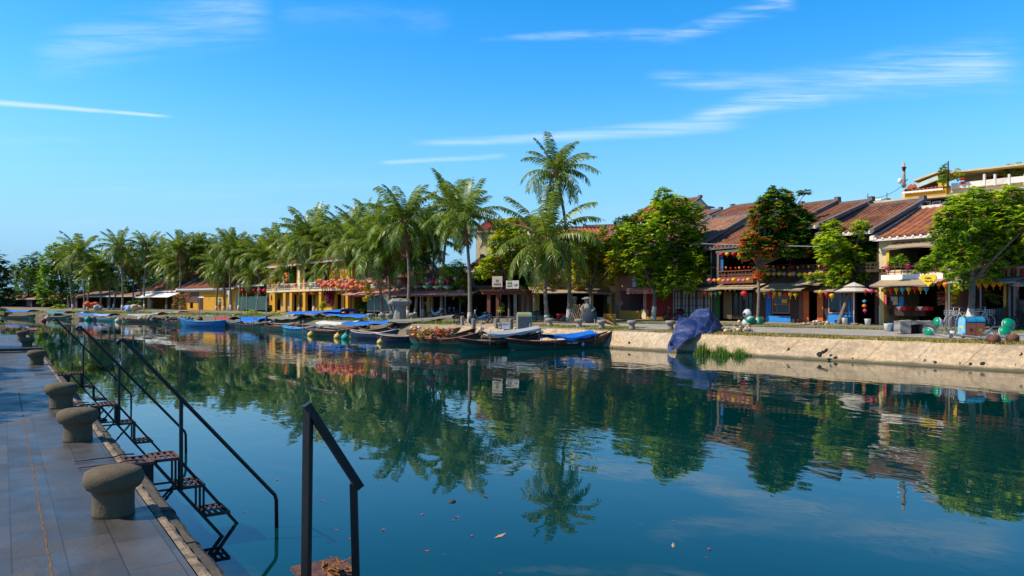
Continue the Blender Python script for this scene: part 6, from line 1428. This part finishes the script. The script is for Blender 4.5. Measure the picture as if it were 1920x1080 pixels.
# litter bins
def vault(mb, x0, x1, y0, y1, z0, z1, m=0, n=10):
    """box with a rounded top, axis along x"""
    yc, r = (y0 + y1) / 2, (y1 - y0) / 2; prof = [(y0, z0)] + [(yc - r * math.cos(math.pi * i / n), z1 + r * .8 * math.sin(math.pi * i / n)) for i in range(n + 1)] + [(y1, z0)]
    k = len(prof); mb.add([(x0, y, z) for y, z in prof] + [(x1, y, z) for y, z in prof], [tuple(range(k)), tuple(range(k, 2 * k))[::-1]] + [(i, k + i, k + (i + 1) % k, (i + 1) % k) for i in range(k)], m)
p = gp(982, 618); t = thing('litter_bin', 'grey litter bin with rounded lid and painted green blue end', 'litter bin', p, -R_(25)); mb = MB(); vault(mb, -.42, .40, -.32, .32, 0, .8); obj('body', mb, M('bin_grey', (.20, .19, .17), .7, .25, 4), t)
mb = MB(); vault(mb, .402, .46, -.335, .335, 0, .81); obj('end_panel', mb, stain_or_sheen(M('bin_teal', (.05, .33, .32), .6, .3, 5), (.35, .42, .03), 3.2, .5, .56, 1), t); mb = MB(); mb.grid(lambda u, v: (-.44 + .84 * u, -.34 * math.cos(math.pi * v), .80 + .285 * math.sin(math.pi * v)), 2, 10); obj('lid', mb, M('bin_lid_olive', (.26, .28, .14), .7), t)
p = gp(1823, 630); t = thing('litter_bin', 'double litter bin with blue hooded end and two brown doors', 'litter bin', p, -R_(38)); mb = MB(); vault(mb, -.42, .42, -.26, .26, 0, .62); obj('body', mb, M('bin_blue', (.02, .08, .22), .5, .2, 4), t)
mb = MB(); vault(mb, -.47, -.422, -.28, .28, 0, .63); obj('end_panel', mb, stain_or_sheen(M('bin_sky', (.16, .45, .75), .5, .3, 3), (.3, .55, .25), 3.5, .52, .6, .9), t)
mb = MB(); mb.box(-.471, -.475, -.16, .16, .36, .44); obj('notice', mb, M('bin_yellow', (.7, .55, .02), .6), t)
for i, x0 in enumerate((-.38, .02)):
    mb = MB(); mb.box(x0, x0 + .37, -.285, -.262, .03, .58); d = obj('door', mb, M('bin_brown', (.27, .085, .04), .6, .2, 4), t); mb = MB(); mb.box(x0 + .12, x0 + .24, -.292, -.286, .22, .34); obj('emblem', mb, M('emblem_dark', (.03, .03, .05), .6) if i == 0 else M('emblem_lime', (.25, .35, .02), .6), d)
    mb = MB(); mb.grid(lambda u, v: (x0 + .38 * u, -.30 * math.cos(math.pi * v), .64 + .225 * math.sin(math.pi * v)), 2, 10); obj('lid', mb, M('bin_lid_teal', (.02, .22, .40), .4), t)
# monument: T shaped stone
p = gp(750, 605); t = thing('stone_monument', 'grey stone monument with thick pillar and wide slab on top', 'monument', p, -R_(40)); k = depth(p) / F
mb = MB(); rr = random.Random(4); mb.lathe([(12.5 * k, 0), (12 * k, 8 * k), (11 * k, 20 * k), (10.5 * k, 31 * k)], (0, 0, 0), 9, 0, False, None, .06, 2); obj('pillar', mb, stone, t)
mb = MB(); mb.lathe([(14 * k, 31 * k), (21 * k, 35 * k), (22 * k, 40 * k), (17 * k, 45 * k), (0, 46 * k)], (0, 0, 0), 9, 0, False, None, .10, 5); obj('top_slab', mb, stone, t)
# blue tarpaulin over a heap, hanging down the slope into the water
def drape():
    P = [[(1267, 612, 0), (1276, 592, 0), (1289, 597, 0), (1306, 580, 0), (1331, 580, 0), (1346, 597, 0), (1357, 616, 0)],
         [(1256, 640, 0), (1268, 612, 0), (1290, 600, 0), (1312, 594, 0), (1330, 598, 0), (1340, 610, 0), (1352, 619, 0)],
         [(1254, 650, 0), (1264, 626, 0), (1286, 615, 0), (1308, 612, 0), (1322, 614, 0), (1332, 619, 0), (1342, 622, 0)],
         [(1253, 660, 0), (1264, 642, 0), (1282, 632, 0), (1300, 626, 0), (1310, 625, 0), (1320, 625, 0), (1330, 626, 0)],
         [(1253, 668, 0), (1262, 660, 0), (1274, 652, 0), (1288, 642, 0), (1298, 636, 0), (1308, 632, 0), (1318, 629, 0)]]
    DD = [[39.6, 40.4, 40.8, 40.8, 40.6, 40.4, 40.2], [38.0, 38.6, 39.2, 39.4, 39.4, 39.3, 39.3], [37.4, 37.9, 38.4, 38.5, 38.5, 38.6, 38.8], [36.9, 37.1, 37.5, 37.8, 38.0, 38.1, 38.3], [36.2, 36.3, 36.5, 36.9, 37.3, 37.5, 37.7]]
    mb = MB(); nu, nv = 72, 48; rr = random.Random(6)
    def lerp2(u, v):
        a = u * 6; b = v * 4; i = min(5, int(a)); j = min(3, int(b)); s, t = a - i, b - j; s = s * s * (3 - 2 * s) * .5 + s * .5; t = t * t * (3 - 2 * t) * .5 + t * .5
        def q(ii, jj): return pt(P[jj][ii][0], P[jj][ii][1], DD[jj][ii])
        return (q(i, j) * (1 - s) + q(i + 1, j) * s) * (1 - t) + (q(i, j + 1) * (1 - s) + q(i + 1, j + 1) * s) * t
    def fn(u, v):
        p = lerp2(u, v); q = u * (1.4 - .5 * v); w_ = .20 * abs(math.sin(8.5 * q + 1.5 * v + .8 * math.sin(4 * v))) * (.35 + v) + .06 * math.sin(13 * u - 9 * v) * (1 - .4 * v) + .03 * abs(math.sin(19 * q - 4 * v))
        return tuple(p + Vector((-.75, -.35, .45)) * w_ * .85)
    mb.grid(fn, nu, nv, 0); return mb
tarpm = stain_or_sheen(M('tarpaulin_navy', (.020, .038, .135), .4, .2, 2, .22, bscale=5), (.17, .19, .28), 1.5, .48, .72, .8)  # pale patches paint the highlights of the folds into the colour
dr_ = drape(); hp_ = MB(); rr = random.Random(3)
tarp = tag(obj('draped_tarpaulin', dr_, tarpm), 'crumpled navy blue tarpaulin draped over the embankment down to the water', 'tarpaulin')
mb = MB(); mb.grid(lambda u, v: tuple(pt(1256 + 16 * u, 640 + 8 * v - 9 * u + 2 * math.sin(8 * u), 36.6 + 1.5 * u)), 8, 3); mb.grid(lambda u, v: tuple(pt(1256 + 16 * u, 640.3 + 8 * v - 9 * u + 2 * math.sin(8 * u), 36.64 + 1.5 * u)), 8, 3); obj('orange_corner', mb, M('tarp_orange', (.62, .16, .10), .6), tarp)
mb = MB()
for i in range(10): c = pt(rr.uniform(1300, 1338), 616 + rr.uniform(-8, 2), 41.8); mb.blob(c + Vector((.5, .3, -.1)), .38, 7, i, .2)
tag(obj('covered_heap', mb, stone), 'heap of stones hidden under the navy blue tarpaulin', 'heap')
def rubble(label, px, py, n, r, w_, cols, seed, h=.25):
    rr = random.Random(seed); o = gp(px, py); mb = MB()
    for i in range(n): a = rr.gauss(0, .4) * w_; c = Vector((a * CS, -a * SN, abs(rr.gauss(0, h)) * max(.1, 1 - abs(a) / (w_ * 1.1)))) + Vector((rr.gauss(0, .15), rr.gauss(0, .15), 0)); mb.blob(c, r * rr.uniform(.5, 1.3), 6, seed + i, .3, rr.randrange(len(cols)), .7)
    tag(obj('rubble_heap', mb, cols, loc=o), label, 'rubble')
rubble('heap of broken grey stone right of the navy tarpaulin', 1385, 622, 40, .11, .9, [stone, crm, revm], 1)
rubble('reddish rubble strip at the right edge of the navy tarpaulin', 1352, 621, 16, .09, .8, [M('brick_red', (.40, .10, .05), .9), stone], 2, .12)
rubble('pale rubble before the orange door shop', 1532, 609, 26, .12, 1.2, [crm, stone, M('brick_pink', (.42, .24, .17), .9)], 3, .15)
rubble('reddish rubble at the foot of the tallest palm', 1056, 601, 22, .13, 1.0, [M('brick_pink', (.42, .24, .17), .9), stone], 4, .15)
rubble('stones at the foot of the small bright tree', 862, 606, 14, .14, 1.1, [stone, crm], 5, .1)
# stone block with a hollow
p = gp(1716, 626); t = thing('stone_block', 'long rough grey stone block with a dark hollow', 'stone block', p, -R_(35)); mb = MB(); rr = random.Random(2)
def rough(x0, x1, y0, y1, z0, z1, seed, n=8):
    rr = random.Random(seed); m_ = MB()
    def j(): return rr.uniform(-.03, .03)
    for ax in range(5):
        def fn(u, v):
            q = {0: (x0 + (x1 - x0) * u, y0, z0 + (z1 - z0) * v), 1: (x1, y0 + (y1 - y0) * u, z0 + (z1 - z0) * v), 2: (x1 + (x0 - x1) * u, y1, z0 + (z1 - z0) * v), 3: (x0, y1 + (y0 - y1) * u, z0 + (z1 - z0) * v), 4: (x0 + (x1 - x0) * u, y0 + (y1 - y0) * v, z1)}[ax]
            h = math.sin(q[0] * 13 + seed) * math.sin(q[1] * 11) * .025 + math.sin(q[2] * 17 + q[0] * 7) * .02; return (q[0] + h, q[1] + h, q[2] + h)
        m_.grid(fn, n, n, 0, False)
    return m_
obj('left_block', rough(-.85, -.35, -.3, .3, 0, .62, 3), stone, t); obj('right_block', rough(.25, .85, -.3, .3, 0, .6, 4), stone, t); obj('top_slab', rough(-.34, .24, -.3, .3, .45, .62, 5), stone, t); mb = MB(); mb.box(-.34, .24, .1, .28, .0, .449); obj('hollow_back', mb, dark, t)
for px, py, lab, mt_ in ((1664, 622, 'white bucket left of the stone block', whitep), (1672, 621, 'pale blue bucket touching the white one', tarp_sky), (1627, 611, 'white pot right of the parasol', whitep), (1584, 609, 'small white pot left of the parasol post', whitep), (1767, 603, 'grey blue pot by the large tree', tarp_sky)):
    p = gp(px, py); mb = MB(); mb.lathe([(.13, 0), (.17, .38), (.18, .40), (.15, .39), (.14, .3), (.0, .29)], (0, 0, 0), 14); tag(obj('bucket', mb, mt_, loc=p), lab, 'bucket')
# toppled street lamps
cast = stain_or_sheen(M('grey_cast_iron', (.21, .21, .22), .5, .2, 5, metal=.3), (.08, .07, .07), 4, .5, .66, .7); rusty = stain_or_sheen(M('rusted_iron', (.16, .07, .04), .8, .3, 5, .4), (.05, .03, .025), 4, .5, .65, .7)
lampw = M('lamp_white', (.50, .51, .54), .35, .08, 4); lampg = M('lamp_green', (.0, .24, .12), .35, .12, 4); lampd = M('lamp_dark', (.03, .02, .045), .4, .2, 5)
def lamp_head(parent, c, ax, r, kind):
    ax = Vector(ax); mb = MB(); 
    mb.lathe([(.30 * r, -.95 * r), (.62 * r, -.8 * r), (.98 * r, -.25 * r), (1.0 * r, 0)], c, 18, 0, True, ax); mb.lathe([(1.02 * r, 0), (1.03 * r, .06 * r), (.85 * r, .38 * r), (.5 * r, .6 * r), (.0, .68 * r)], c, 18, 1, True, ax); mb.lathe([(.0, -1.15 * r), (.26 * r, -1.14 * r), (.34 * r, -.93 * r)], c, 12, 2, True, ax)
    return obj('lamp_head', mb, [lampw, lampg, lampd], parent)
def fallen(label, base, tip, heads, seed):
    a, b = gp(*base), gp(*tip); a.z += .17; b.z += .2; t = thing('fallen_street_lamp', label, 'street lamp', a, 0, 'toppled street lamps on the verge'); d = b - a; mb = MB(); u = d.normalized()
    prof = [(.0, .0), (.19, .0), (.20, .05), (.16, .10), (.15, .42), (.10, .50), (.13, .56), (.075, .66), (.065, 1.0)]; L = d.length
    mb.lathe(prof[1:5], (0, 0, 0), 14, 0, True, u); obj('base', mb, rusty, t); mb = MB(); mb.lathe(prof[4:] + [(.085, 1.05), (.05, 1.12), (.045, L)], (0, 0, 0), 12, 0, True, u); mb.lathe([(.09, L * .6), (.11, L * .62), (.05, L * .66)], (0, 0, 0), 10, 0, True, u); obj('pole', mb, cast, t)
    for px, py, D, r, ax in heads:
        c = pt(px, py, D) - a; lamp_head(t, c, ax, r, 0); m2 = MB(); e = d * .97; m2.tube([e, e.lerp(c, .4) + Vector((0, 0, .1)), c - Vector(ax).normalized() * r * .9], .028, 6); obj('arm', m2, cast, t)
    return t
fallen('toppled street lamp with rusty base nearest the water, white heads at its left', (1868, 645), (1772, 634), [(1757, 605, 34.6, .26, (-.75, .65, .1)), (1742, 624, 33.6, .25, (-.8, .35, -.3)), (1785, 628, 33.4, .2, (.3, -.5, -.6))], 1)
fallen('toppled street lamp with rusty base at right under two green heads', (1902, 643), (1842, 633), [(1854, 628, 31.8, .22, (.1, .9, .2)), (1884, 622, 31.6, .25, (-.45, -.8, .3)), (1891, 608, 32.2, .27, (-.5, -.75, .25))], 2)
tk = fallen('toppled street lamp pieces heaped beside the bougainvillea foot', (1430, 606), (1398, 603), [(1402, 588, 46.5, .3, (.9, -.1, .1)), (1408, 602, 45.5, .3, (-.2, -.6, -.5)), (1400, 605, 45.5, .28, (.5, -.4, .6)), (1424, 603, 45.6, .3, (.3, -.7, .2))], 3)
# grey sculpture with hat and round disc, bamboo panel, yellow crate
p = gp(1086, 606); t = thing('bamboo_screen', 'panel of bamboo slats leaning beside a dark statue', 'bamboo panel', p, -R_(35)); mb = MB()
for i in range(9): x = -.55 + i * .135; mb.tube([(x - .12, -.1, 0), (x + .22, .32, 1.32 + .05 * math.sin(i * 3))], .04, 6)
obj('slats', mb, M('new_bamboo', (.50, .28, .13), .7, .2, 5), t); mb = MB(); mb.bar((-.6, .06, .35), (.66, .06, .35), .05); mb.bar((-.5, .28, 1.05), (.8, .28, 1.05), .05); obj('crossbar', mb, bamboo, t)
p = gp(1102, 606); t = thing('covered_statue', 'dark grey statue with flat hat and round dark disc behind the bamboo panel', 'statue', p, -R_(35)); mb = MB(); mb.lathe([(.36, 0), (.34, .3), (.26, .8), (.30, 1.1), (.24, 1.3), (.12, 1.42), (.14, 1.55), (.10, 1.68), (.0, 1.72)], (0, .2, 0), 14, 0, True, None, .08, 3); obj('figure', mb, stone, t)
mb = MB(); mb.lathe([(.0, 1.72), (.42, 1.70), (.40, 1.74), (.12, 1.84), (.0, 1.86)], (0, .2, 0), 16); obj('hat', mb, stone, t); mb = MB(); mb.lathe([(.0, -.06), (.56, -.05), (.58, 0), (.5, .06), (.0, .08)], (.1, -.2, .57), 22, 0, True, (.1, -.9, .3)); obj('disc', mb, M('slate_disc', (.035, .045, .06), .6, .2, 5), t)
for sg in (-1, 1): mb = MB(); mb.tube([(sg * .26, .2, 1.25), (sg * .5, .05, 1.0), (sg * .28, -.2, .85)], [.09, .08, .06], 7); obj('arm', mb, stone, t)
p = gp(1143, 604); t = thing('crate', 'yellow crate standing on the grass before the cafe steps', 'crate', p, -R_(40)); mb = MB(); mb.box(-.42, .42, -.3, .3, .02, .58); obj('box', mb, M('crate_yellow', (.62, .33, .03), .7, .2, 5), t); mb = MB()
for z in (.1, .3, .5): mb.box(-.43, .43, -.315, -.301, z - .04, z + .04)
obj('slats', mb, orange_w, t)
p = gp(1120, 600); mb = MB(); mb.box(-.6, .6, -.3, .3, 0, .22); mb.lathe([(.1, .22), (.11, .4), (.04, .5), (.04, .58), (.0, .59)], (-.1, 0, 0), 10); tag(obj('low_table', mb, M('low_table_white', (.62, .60, .60), .7), loc=p, rot=(0, 0, -R_(35))), 'low whitish table with a bottle left of the yellow crate', 'table')
fr = MB(); a, b = gp(1128, 606), gp(1155, 612); fr.tube([a + Vector((0, 0, .25)), (a + b) / 2 + Vector((0, 0, .22)), b + Vector((0, 0, .05))], [.10, .08, .02], 6); 
for i in range(26): q = a.lerp(b, i / 26); fr.add([q + Vector((0, 0, .22)), q + Vector((.35, .3, .06)), q + Vector((.42, .25, .05))], [(0, 1, 2)]); fr.add([q + Vector((0, 0, .22)), q + Vector((-.1, -.5, .05)), q + Vector((0, -.5, .04))], [(0, 1, 2)])
tag(obj('fallen_frond', fr, palm_old), 'fallen brown palm frond lying on the grass before the yellow crate', 'palm frond')
p = gp(1052, 600); mb = MB(); mb.lathe([(.22, 0), (.34, .35), (.36, .40), (.3, .38), (.0, .34)], (0, 0, 0), 14); tag(obj('red_basin', mb, M('red_plastic', (.55, .02, .02), .45), loc=p, scale=1.2), 'red basin at the foot of the tallest palm', 'basin')
p = gp(1078, 600); mb = MB(); mb.lathe([(.22, 0), (.22, .5), (.12, .55), (.12, 1.6), (.19, 1.65), (.19, 1.8), (.0, 1.85)], (0, 0, 0), 10, 0, False); tag(obj('grey_pedestal', mb, stone, loc=p), 'slim grey stone pedestal behind the bamboo panel', 'pedestal')
# parasol
cloth_cream = M('cream_canvas', (.50, .46, .40), .9, .1, 2)
p = gp(1601, 609); t = thing('parasol', 'cream two tier parasol behind the slanting tree', 'parasol', p); k = depth(p) / F; mb = MB(); mb.tube([(0, 0, 0), (0, 0, 2.55)], .035, 8); obj('pole', mb, whitep, t); mb = MB(); mb.lathe([(1.15, 1.98), (.55, 2.22), (.5, 2.22), (1.13, 1.94)], (0, 0, 0), 10, 0, False); obj('canopy', mb, cloth_cream, t); mb = MB(); mb.lathe([(.62, 2.28), (.0, 2.55), (.0, 2.52), (.6, 2.24)], (0, 0, 0), 10, 0, False); obj('top_canopy', mb, cloth_cream, t); mb = MB(); mb.lathe([(.3, 0), (.3, .08), (.05, .12)], (0, 0, 0), 14); obj('base', mb, stone, t)
# mesh covered fences at right
for x0, x1, yt, yb, lab in ((1816, 1884, 576, 612, 'black mesh sheet fence behind the parked bicycles'), (1904, 1975, 560, 612, 'black mesh sheet fence at the right edge')):
    f = Facade(x0, 38.6 if x0 < 1900 else 36.9, x1, 37.4 if x0 < 1900 else 35.2); t = f.root('sheet_fence', lab, 'fence'); mb = MB(); za, zb = f.z((x0 + x1) / 2, yt), f.z((x0 + x1) / 2, yb)
    mb.grid(lambda u, v: (f.w * u, .07 * math.sin(11 * u + 3 * v) + .05 * math.sin(23 * u * v + 2), zb + (za - zb) * v - .10 * math.sin(math.pi * u) * v), 26, 10); obj('sheet', mb, M('black_mesh', (.03, .036, .036), .55, .4, 4, .6, bscale=9), t)
    for uu in (0, f.w): mb = MB(); mb.bar((uu, .1, zb - .3), (uu, .1, za + .08), .07); obj('post', mb, timber_red, t)
# ------------------------------------------------------------------ bicycles, motorbikes, people
def bicycle(px, py, label, rot, frame_m, dark_w=False, s=1.0):
    p = gp(px, py); t = thing('bicycle', label, 'bicycle', p, rot, 'parked bicycles'); R0 = .33 * s
    for x in (-.52 * s, .52 * s):
        mb = MB(); pts = [(x + R0 * math.cos(6.2832 * i / 20), 0, R0 + R0 * math.sin(6.2832 * i / 20)) for i in range(21)]; mb.tube(pts, .02, 6, 0, False); w_ = obj('wheel', mb, black if dark_w else M('tyre_grey', (.36, .36, .38), .7), t); mb = MB()
        for i in range(10): a = 6.2832 * i / 10; mb.bar((x, 0, R0), (x + (R0 - .02) * math.cos(a), 0, R0 + (R0 - .02) * math.sin(a)), .008)
        pts = [(x + (R0 - .03) * math.cos(6.2832 * i / 20), 0, R0 + (R0 - .03) * math.sin(6.2832 * i / 20)) for i in range(21)]; mb.tube(pts, .012, 5, 0, False); obj('rim', mb, iron if dark_w else M('chrome', (.6, .6, .62), .3, .1, 5, metal=.7), w_)
    mb = MB(); bb, st, hd, ra, fa = (-.08 * s, 0, .30 * s), (-.22 * s, 0, .78 * s), (.36 * s, 0, .80 * s), (-.52 * s, 0, R0), (.52 * s, 0, R0)
    for a, b in ((bb, st), (bb, hd), (st, hd), (bb, ra), (st, ra), (hd, fa)): mb.tube([a, b], .018, 6)
    mb.tube([hd, (.33 * s, 0, .98 * s)], .016, 6); obj('frame', mb, frame_m, t); mb = MB(); mb.tube([(.22 * s, -.26, 1.0 * s), (.34 * s, -.1, .98 * s), (.34 * s, .1, .98 * s), (.22 * s, .26, 1.0 * s)], .014, 6); obj('handlebar', mb, iron, t)
    mb = MB(); mb.blob((-.25 * s, 0, .86 * s), .12, 8, 1, .05, 0, .4); mb.bar((-.22 * s, 0, .76 * s), (-.24 * s, 0, .84 * s), .03); obj('saddle', mb, black, t); mb = MB()
    for z in (.66, .76, .86): mb.tube([(.44 * s, -.15, z * s), (.70 * s, -.15, z * s), (.70 * s, .15, z * s), (.44 * s, .15, z * s), (.44 * s, -.15, z * s)], .01, 4)
    for q in ((.44, -.15), (.70, -.15), (.70, .15), (.44, .15), (.57, -.15), (.57, .15), (.7, 0)): mb.bar((q[0] * s, q[1], .66 * s), (q[0] * s, q[1], .87 * s), .01)
    obj('basket', mb, frame_m, t); return t
silver = M('silver_paint', (.55, .55, .57), .35, .1, 5, metal=.4)
bicycle(1800, 619, 'silver bicycle at the left of the parked row under the large tree', R_(160), silver, False, 1.15); bicycle(1812, 618, 'white bicycle touching the large tree trunk', R_(150), whitep, False, 1.1); bicycle(1834, 618, 'white bicycle behind the blue hooded litter bin', R_(-25), whitep, False, 1.15); bicycle(1846, 616, 'dark bicycle with purple wheels right of the blue hooded litter bin', R_(-30), M('purple_paint', (.08, .02, .12), .5), True)
bicycle(1916, 618, 'dark bicycle at the right edge by the black mesh sheet', R_(-25), black, True); bicycle(874, 609, 'dark bicycle leaning at the tall palm left of the pergola', R_(-30), black, True)
def motorbike(px, py, label, rot, body_m, s=1.0):
    p = gp(px, py); t = thing('motorbike', label, 'motorbike', p, rot, 'parked motorbikes')
    for x in (-.62, .62):
        mb = MB(); pts = [(x + .27 * math.cos(6.2832 * i / 18), 0, .28 + .27 * math.sin(6.2832 * i / 18)) for i in range(19)]; mb.tube(pts, .045, 7, 0, False); w_ = obj('wheel', mb, black, t); mb = MB(); mb.lathe([(.0, -.05), (.07, -.05), (.07, .05), (.0, .05)], (x, 0, .28), 10, 0, True, (0, 1, 0))
        for i in range(5): a = 6.2832 * i / 5; mb.bar((x, 0, .28), (x + .24 * math.cos(a), 0, .28 + .24 * math.sin(a)), .03)
        obj('rim', mb, iron, w_)
    mb = MB(); prof = [(-.80, .62, .08), (-.55, .66, .13), (-.2, .55, .14), (.1, .40, .13), (.28, .42, .13), (.42, .70, .12), (.46, .92, .10)]; vs = []
    for x, z, wd in prof: vs += [(x, -wd, z - .12), (x, wd, z - .12), (x, wd * .8, z + .08), (x, -wd * .8, z + .08)]
    n = len(prof); mb.add(vs, [(4 * i + a, 4 * i + (a + 1) % 4, 4 * i + 4 + (a + 1) % 4, 4 * i + 4 + a) for i in range(n - 1) for a in range(4)] + [(0, 3, 2, 1), (4 * n - 4, 4 * n - 3, 4 * n - 2, 4 * n - 1)], 0, True); obj('body', mb, body_m, t)
    mb = MB(); mb.box(-.70, -.02, -.12, .12, .70, .78); mb.blob((-.36, 0, .78), .2, 8, 2, .04, 0, .4); obj('seat', mb, black, t); mb = MB(); mb.box(-.35, .25, -.12, .12, .2, .42); obj('engine', mb, iron, t)
    mb = MB(); mb.tube([(.62, .07, .28), (.44, .07, .95)], .028, 6); mb.tube([(.62, -.07, .28), (.44, -.07, .95)], .028, 6); obj('fork', mb, iron, t); mb = MB(); mb.tube([(.30, -.34, 1.04), (.42, -.12, 1.02), (.42, .12, 1.02), (.30, .34, 1.04)], .02, 6); mb.bar((.36, .28, 1.04), (.36, .34, 1.22), .012); mb.bar((.36, -.28, 1.04), (.36, -.34, 1.22), .012); obj('handlebar', mb, black, t)
    mb = MB(); mb.lathe([(.0, 0), (.07, .02), (.085, .1), (.05, .14)], (.52, 0, .92), 10, 0, True, (-1, 0, 0)); obj('headlight', mb, lampw, t); mb = MB(); mb.grid(lambda u, v: (.62 + .31 * math.cos(.3 + 1.9 * u), -.07 + .14 * v, .28 + .31 * math.sin(.3 + 1.9 * u)), 8, 2); obj('mudguard', mb, body_m, t); return t
mb_blue = M('bike_blue', (.03, .16, .34), .35, .1, 4); mb_red = M('bike_red', (.28, .012, .015), .35, .1, 4); mb_pale = M('bike_pale_blue', (.38, .50, .72), .35, .1, 4); mb_dark = M('bike_dark', (.02, .022, .03), .35, .1, 4)
motorbike(902, 606, 'blue motorbike between the tall palm and the pergola', R_(150), mb_blue); motorbike(818, 596, 'pale blue and white motorbike left of the leaning palm', R_(130), mb_pale); motorbike(842, 597, 'dark motorbike between the leaning palm and the small bright tree', R_(-20), mb_dark); motorbike(1265, 600, 'red motorbike beside the dark glass shop front', R_(150), mb_red); motorbike(1016, 603, 'dark green motorbike right of the grey litter bin', R_(-25), M('bike_green', (.02, .07, .05), .4)); motorbike(852, 596, 'dark purple motorbike just left of the small bright tree', R_(160), M('bike_purple', (.08, .02, .09), .4))
motorbike(470, 583, 'white scooter before the dark green mesh fence', R_(-30), whitep); motorbike(512, 584, 'black and white scooter left of the yellow columns', R_(-30), M('bike_white', (.6, .6, .6), .35)); motorbike(553, 585, 'dark scooter before the yellow balcony house', R_(200), mb_dark)
skin = M('skin', (.38, .2, .12), .6, .08, 6); hair = M('black_hair', (.015, .012, .01), .6)
def skinned(name, joints, edges, radii, mt, parent):
    me = bpy.data.meshes.new(name); me.from_pydata([tuple(j) for j in joints], edges, []); o = bpy.data.objects.new(name, me); COL.objects.link(o)
    o.modifiers.new('skin', 'SKIN'); sd = me.skin_vertices[0].data
    for i, r in enumerate(radii): sd[i].radius = (r, r * .85)
    sd[0].use_root = True; o.modifiers.new('sub', 'SUBSURF').levels = 1; dg = bpy.context.evaluated_depsgraph_get(); m2 = bpy.data.meshes.new_from_object(o.evaluated_get(dg)); bpy.data.objects.remove(o)
    m2.materials.clear(); m2.materials.append(mt)
    for pl in m2.polygons: pl.use_smooth = True
    return put(name, m2, parent)
def person(px, py, label, rot, shirt, trousers, hat=None, D=None):
    p = gp(px, py); t = thing('person', label, 'person', p, rot)
    J = [(0, 0, .92), (0, 0, 1.12), (0, 0, 1.36), (0, .01, 1.50), (0, .01, 1.60), (0, .0, 1.70), (-.19, 0, 1.40), (-.26, .02, 1.14), (-.24, -.14, .94), (.19, 0, 1.40), (.27, .03, 1.14), (.25, -.12, .93), (-.10, 0, .88), (-.11, -.03, .48), (-.11, .02, .08), (-.12, -.13, .04), (.10, 0, .88), (.12, -.02, .48), (.12, .04, .08), (.13, -.11, .04), (-.23, -.22, .88), (.24, -.20, .87)]
    E = [(0, 1), (1, 2), (2, 3), (3, 4), (4, 5), (2, 6), (6, 7), (7, 8), (8, 20), (2, 9), (9, 10), (10, 11), (11, 21), (0, 12), (12, 13), (13, 14), (14, 15), (0, 16), (16, 17), (17, 18), (18, 19)]
    Rr = [.13, .12, .15, .055, .09, .075, .065, .045, .035, .065, .045, .035, .085, .058, .04, .04, .085, .058, .04, .04, .03, .03]
    skinned('body', J, E, Rr, skin, t); mb = MB(); mb.blob((0, .015, 1.68), .108, 10, 1, .03, 0, .95); obj('hair', mb, hair, t)
    skinned('shirt', [J[i] for i in (0, 1, 2, 6, 7, 9, 10)], [(0, 1), (1, 2), (2, 3), (3, 4), (2, 5), (5, 6)], [.15, .14, .17, .085, .065, .085, .065], shirt, t); skinned('trousers', [J[i] for i in (0, 12, 13, 14, 16, 17, 18)], [(0, 1), (1, 2), (2, 3), (0, 4), (4, 5), (5, 6)], [.145, .105, .078, .062, .105, .078, .062], trousers, t)
    if hat: mb = MB(); mb.lathe([(.24, 1.72), (.12, 1.82), (.0, 1.9), (.0, 1.88), (.22, 1.70)], (0, 0, 0), 14); obj('hat', mb, hat, t)
    return t
person(412, 583, 'person in teal shirt standing on the bank right of the yellow tiled house', R_(-60), M('shirt_teal', (.02, .28, .24), .8), mb_dark, tarp_teal); person(801, 593, 'person in pale blue shirt standing in the shade of the long shop row', R_(-30), M('shirt_pale_blue', (.3, .5, .68), .8), mb_dark)
person(284, 580, 'person in blue clothes under the white awning', R_(-40), M('shirt_blue', (.06, .12, .4), .8), mb_blue)
# lamp posts
p = gp(429, 583); t = thing('sign_post', 'white post with a small white board before the yellow tiled house', 'post', p, -R_(40)); mb = MB(); mb.tube([(0, 0, 0), (0, 0, 2.9)], .07, 8); obj('pole', mb, whitep, t); mb = MB(); mb.box(-.3, .3, -.05, .05, 2.4, 3.0); obj('board', mb, whitep, t); mb = MB(); mb.box(-.15, .15, -.12, .12, 0, .5); obj('base', mb, blue_w, t)
p = gp(682, 590); t = thing('gate_post', 'grey round topped post wrapped in yellow vine', 'post', p); mb = MB(); mb.lathe([(.25, 0), (.25, 3.0), (.32, 3.05), (.32, 3.2), (.0, 3.4)], (0, 0, 0), 12); obj('shaft', mb, W_grey, t)
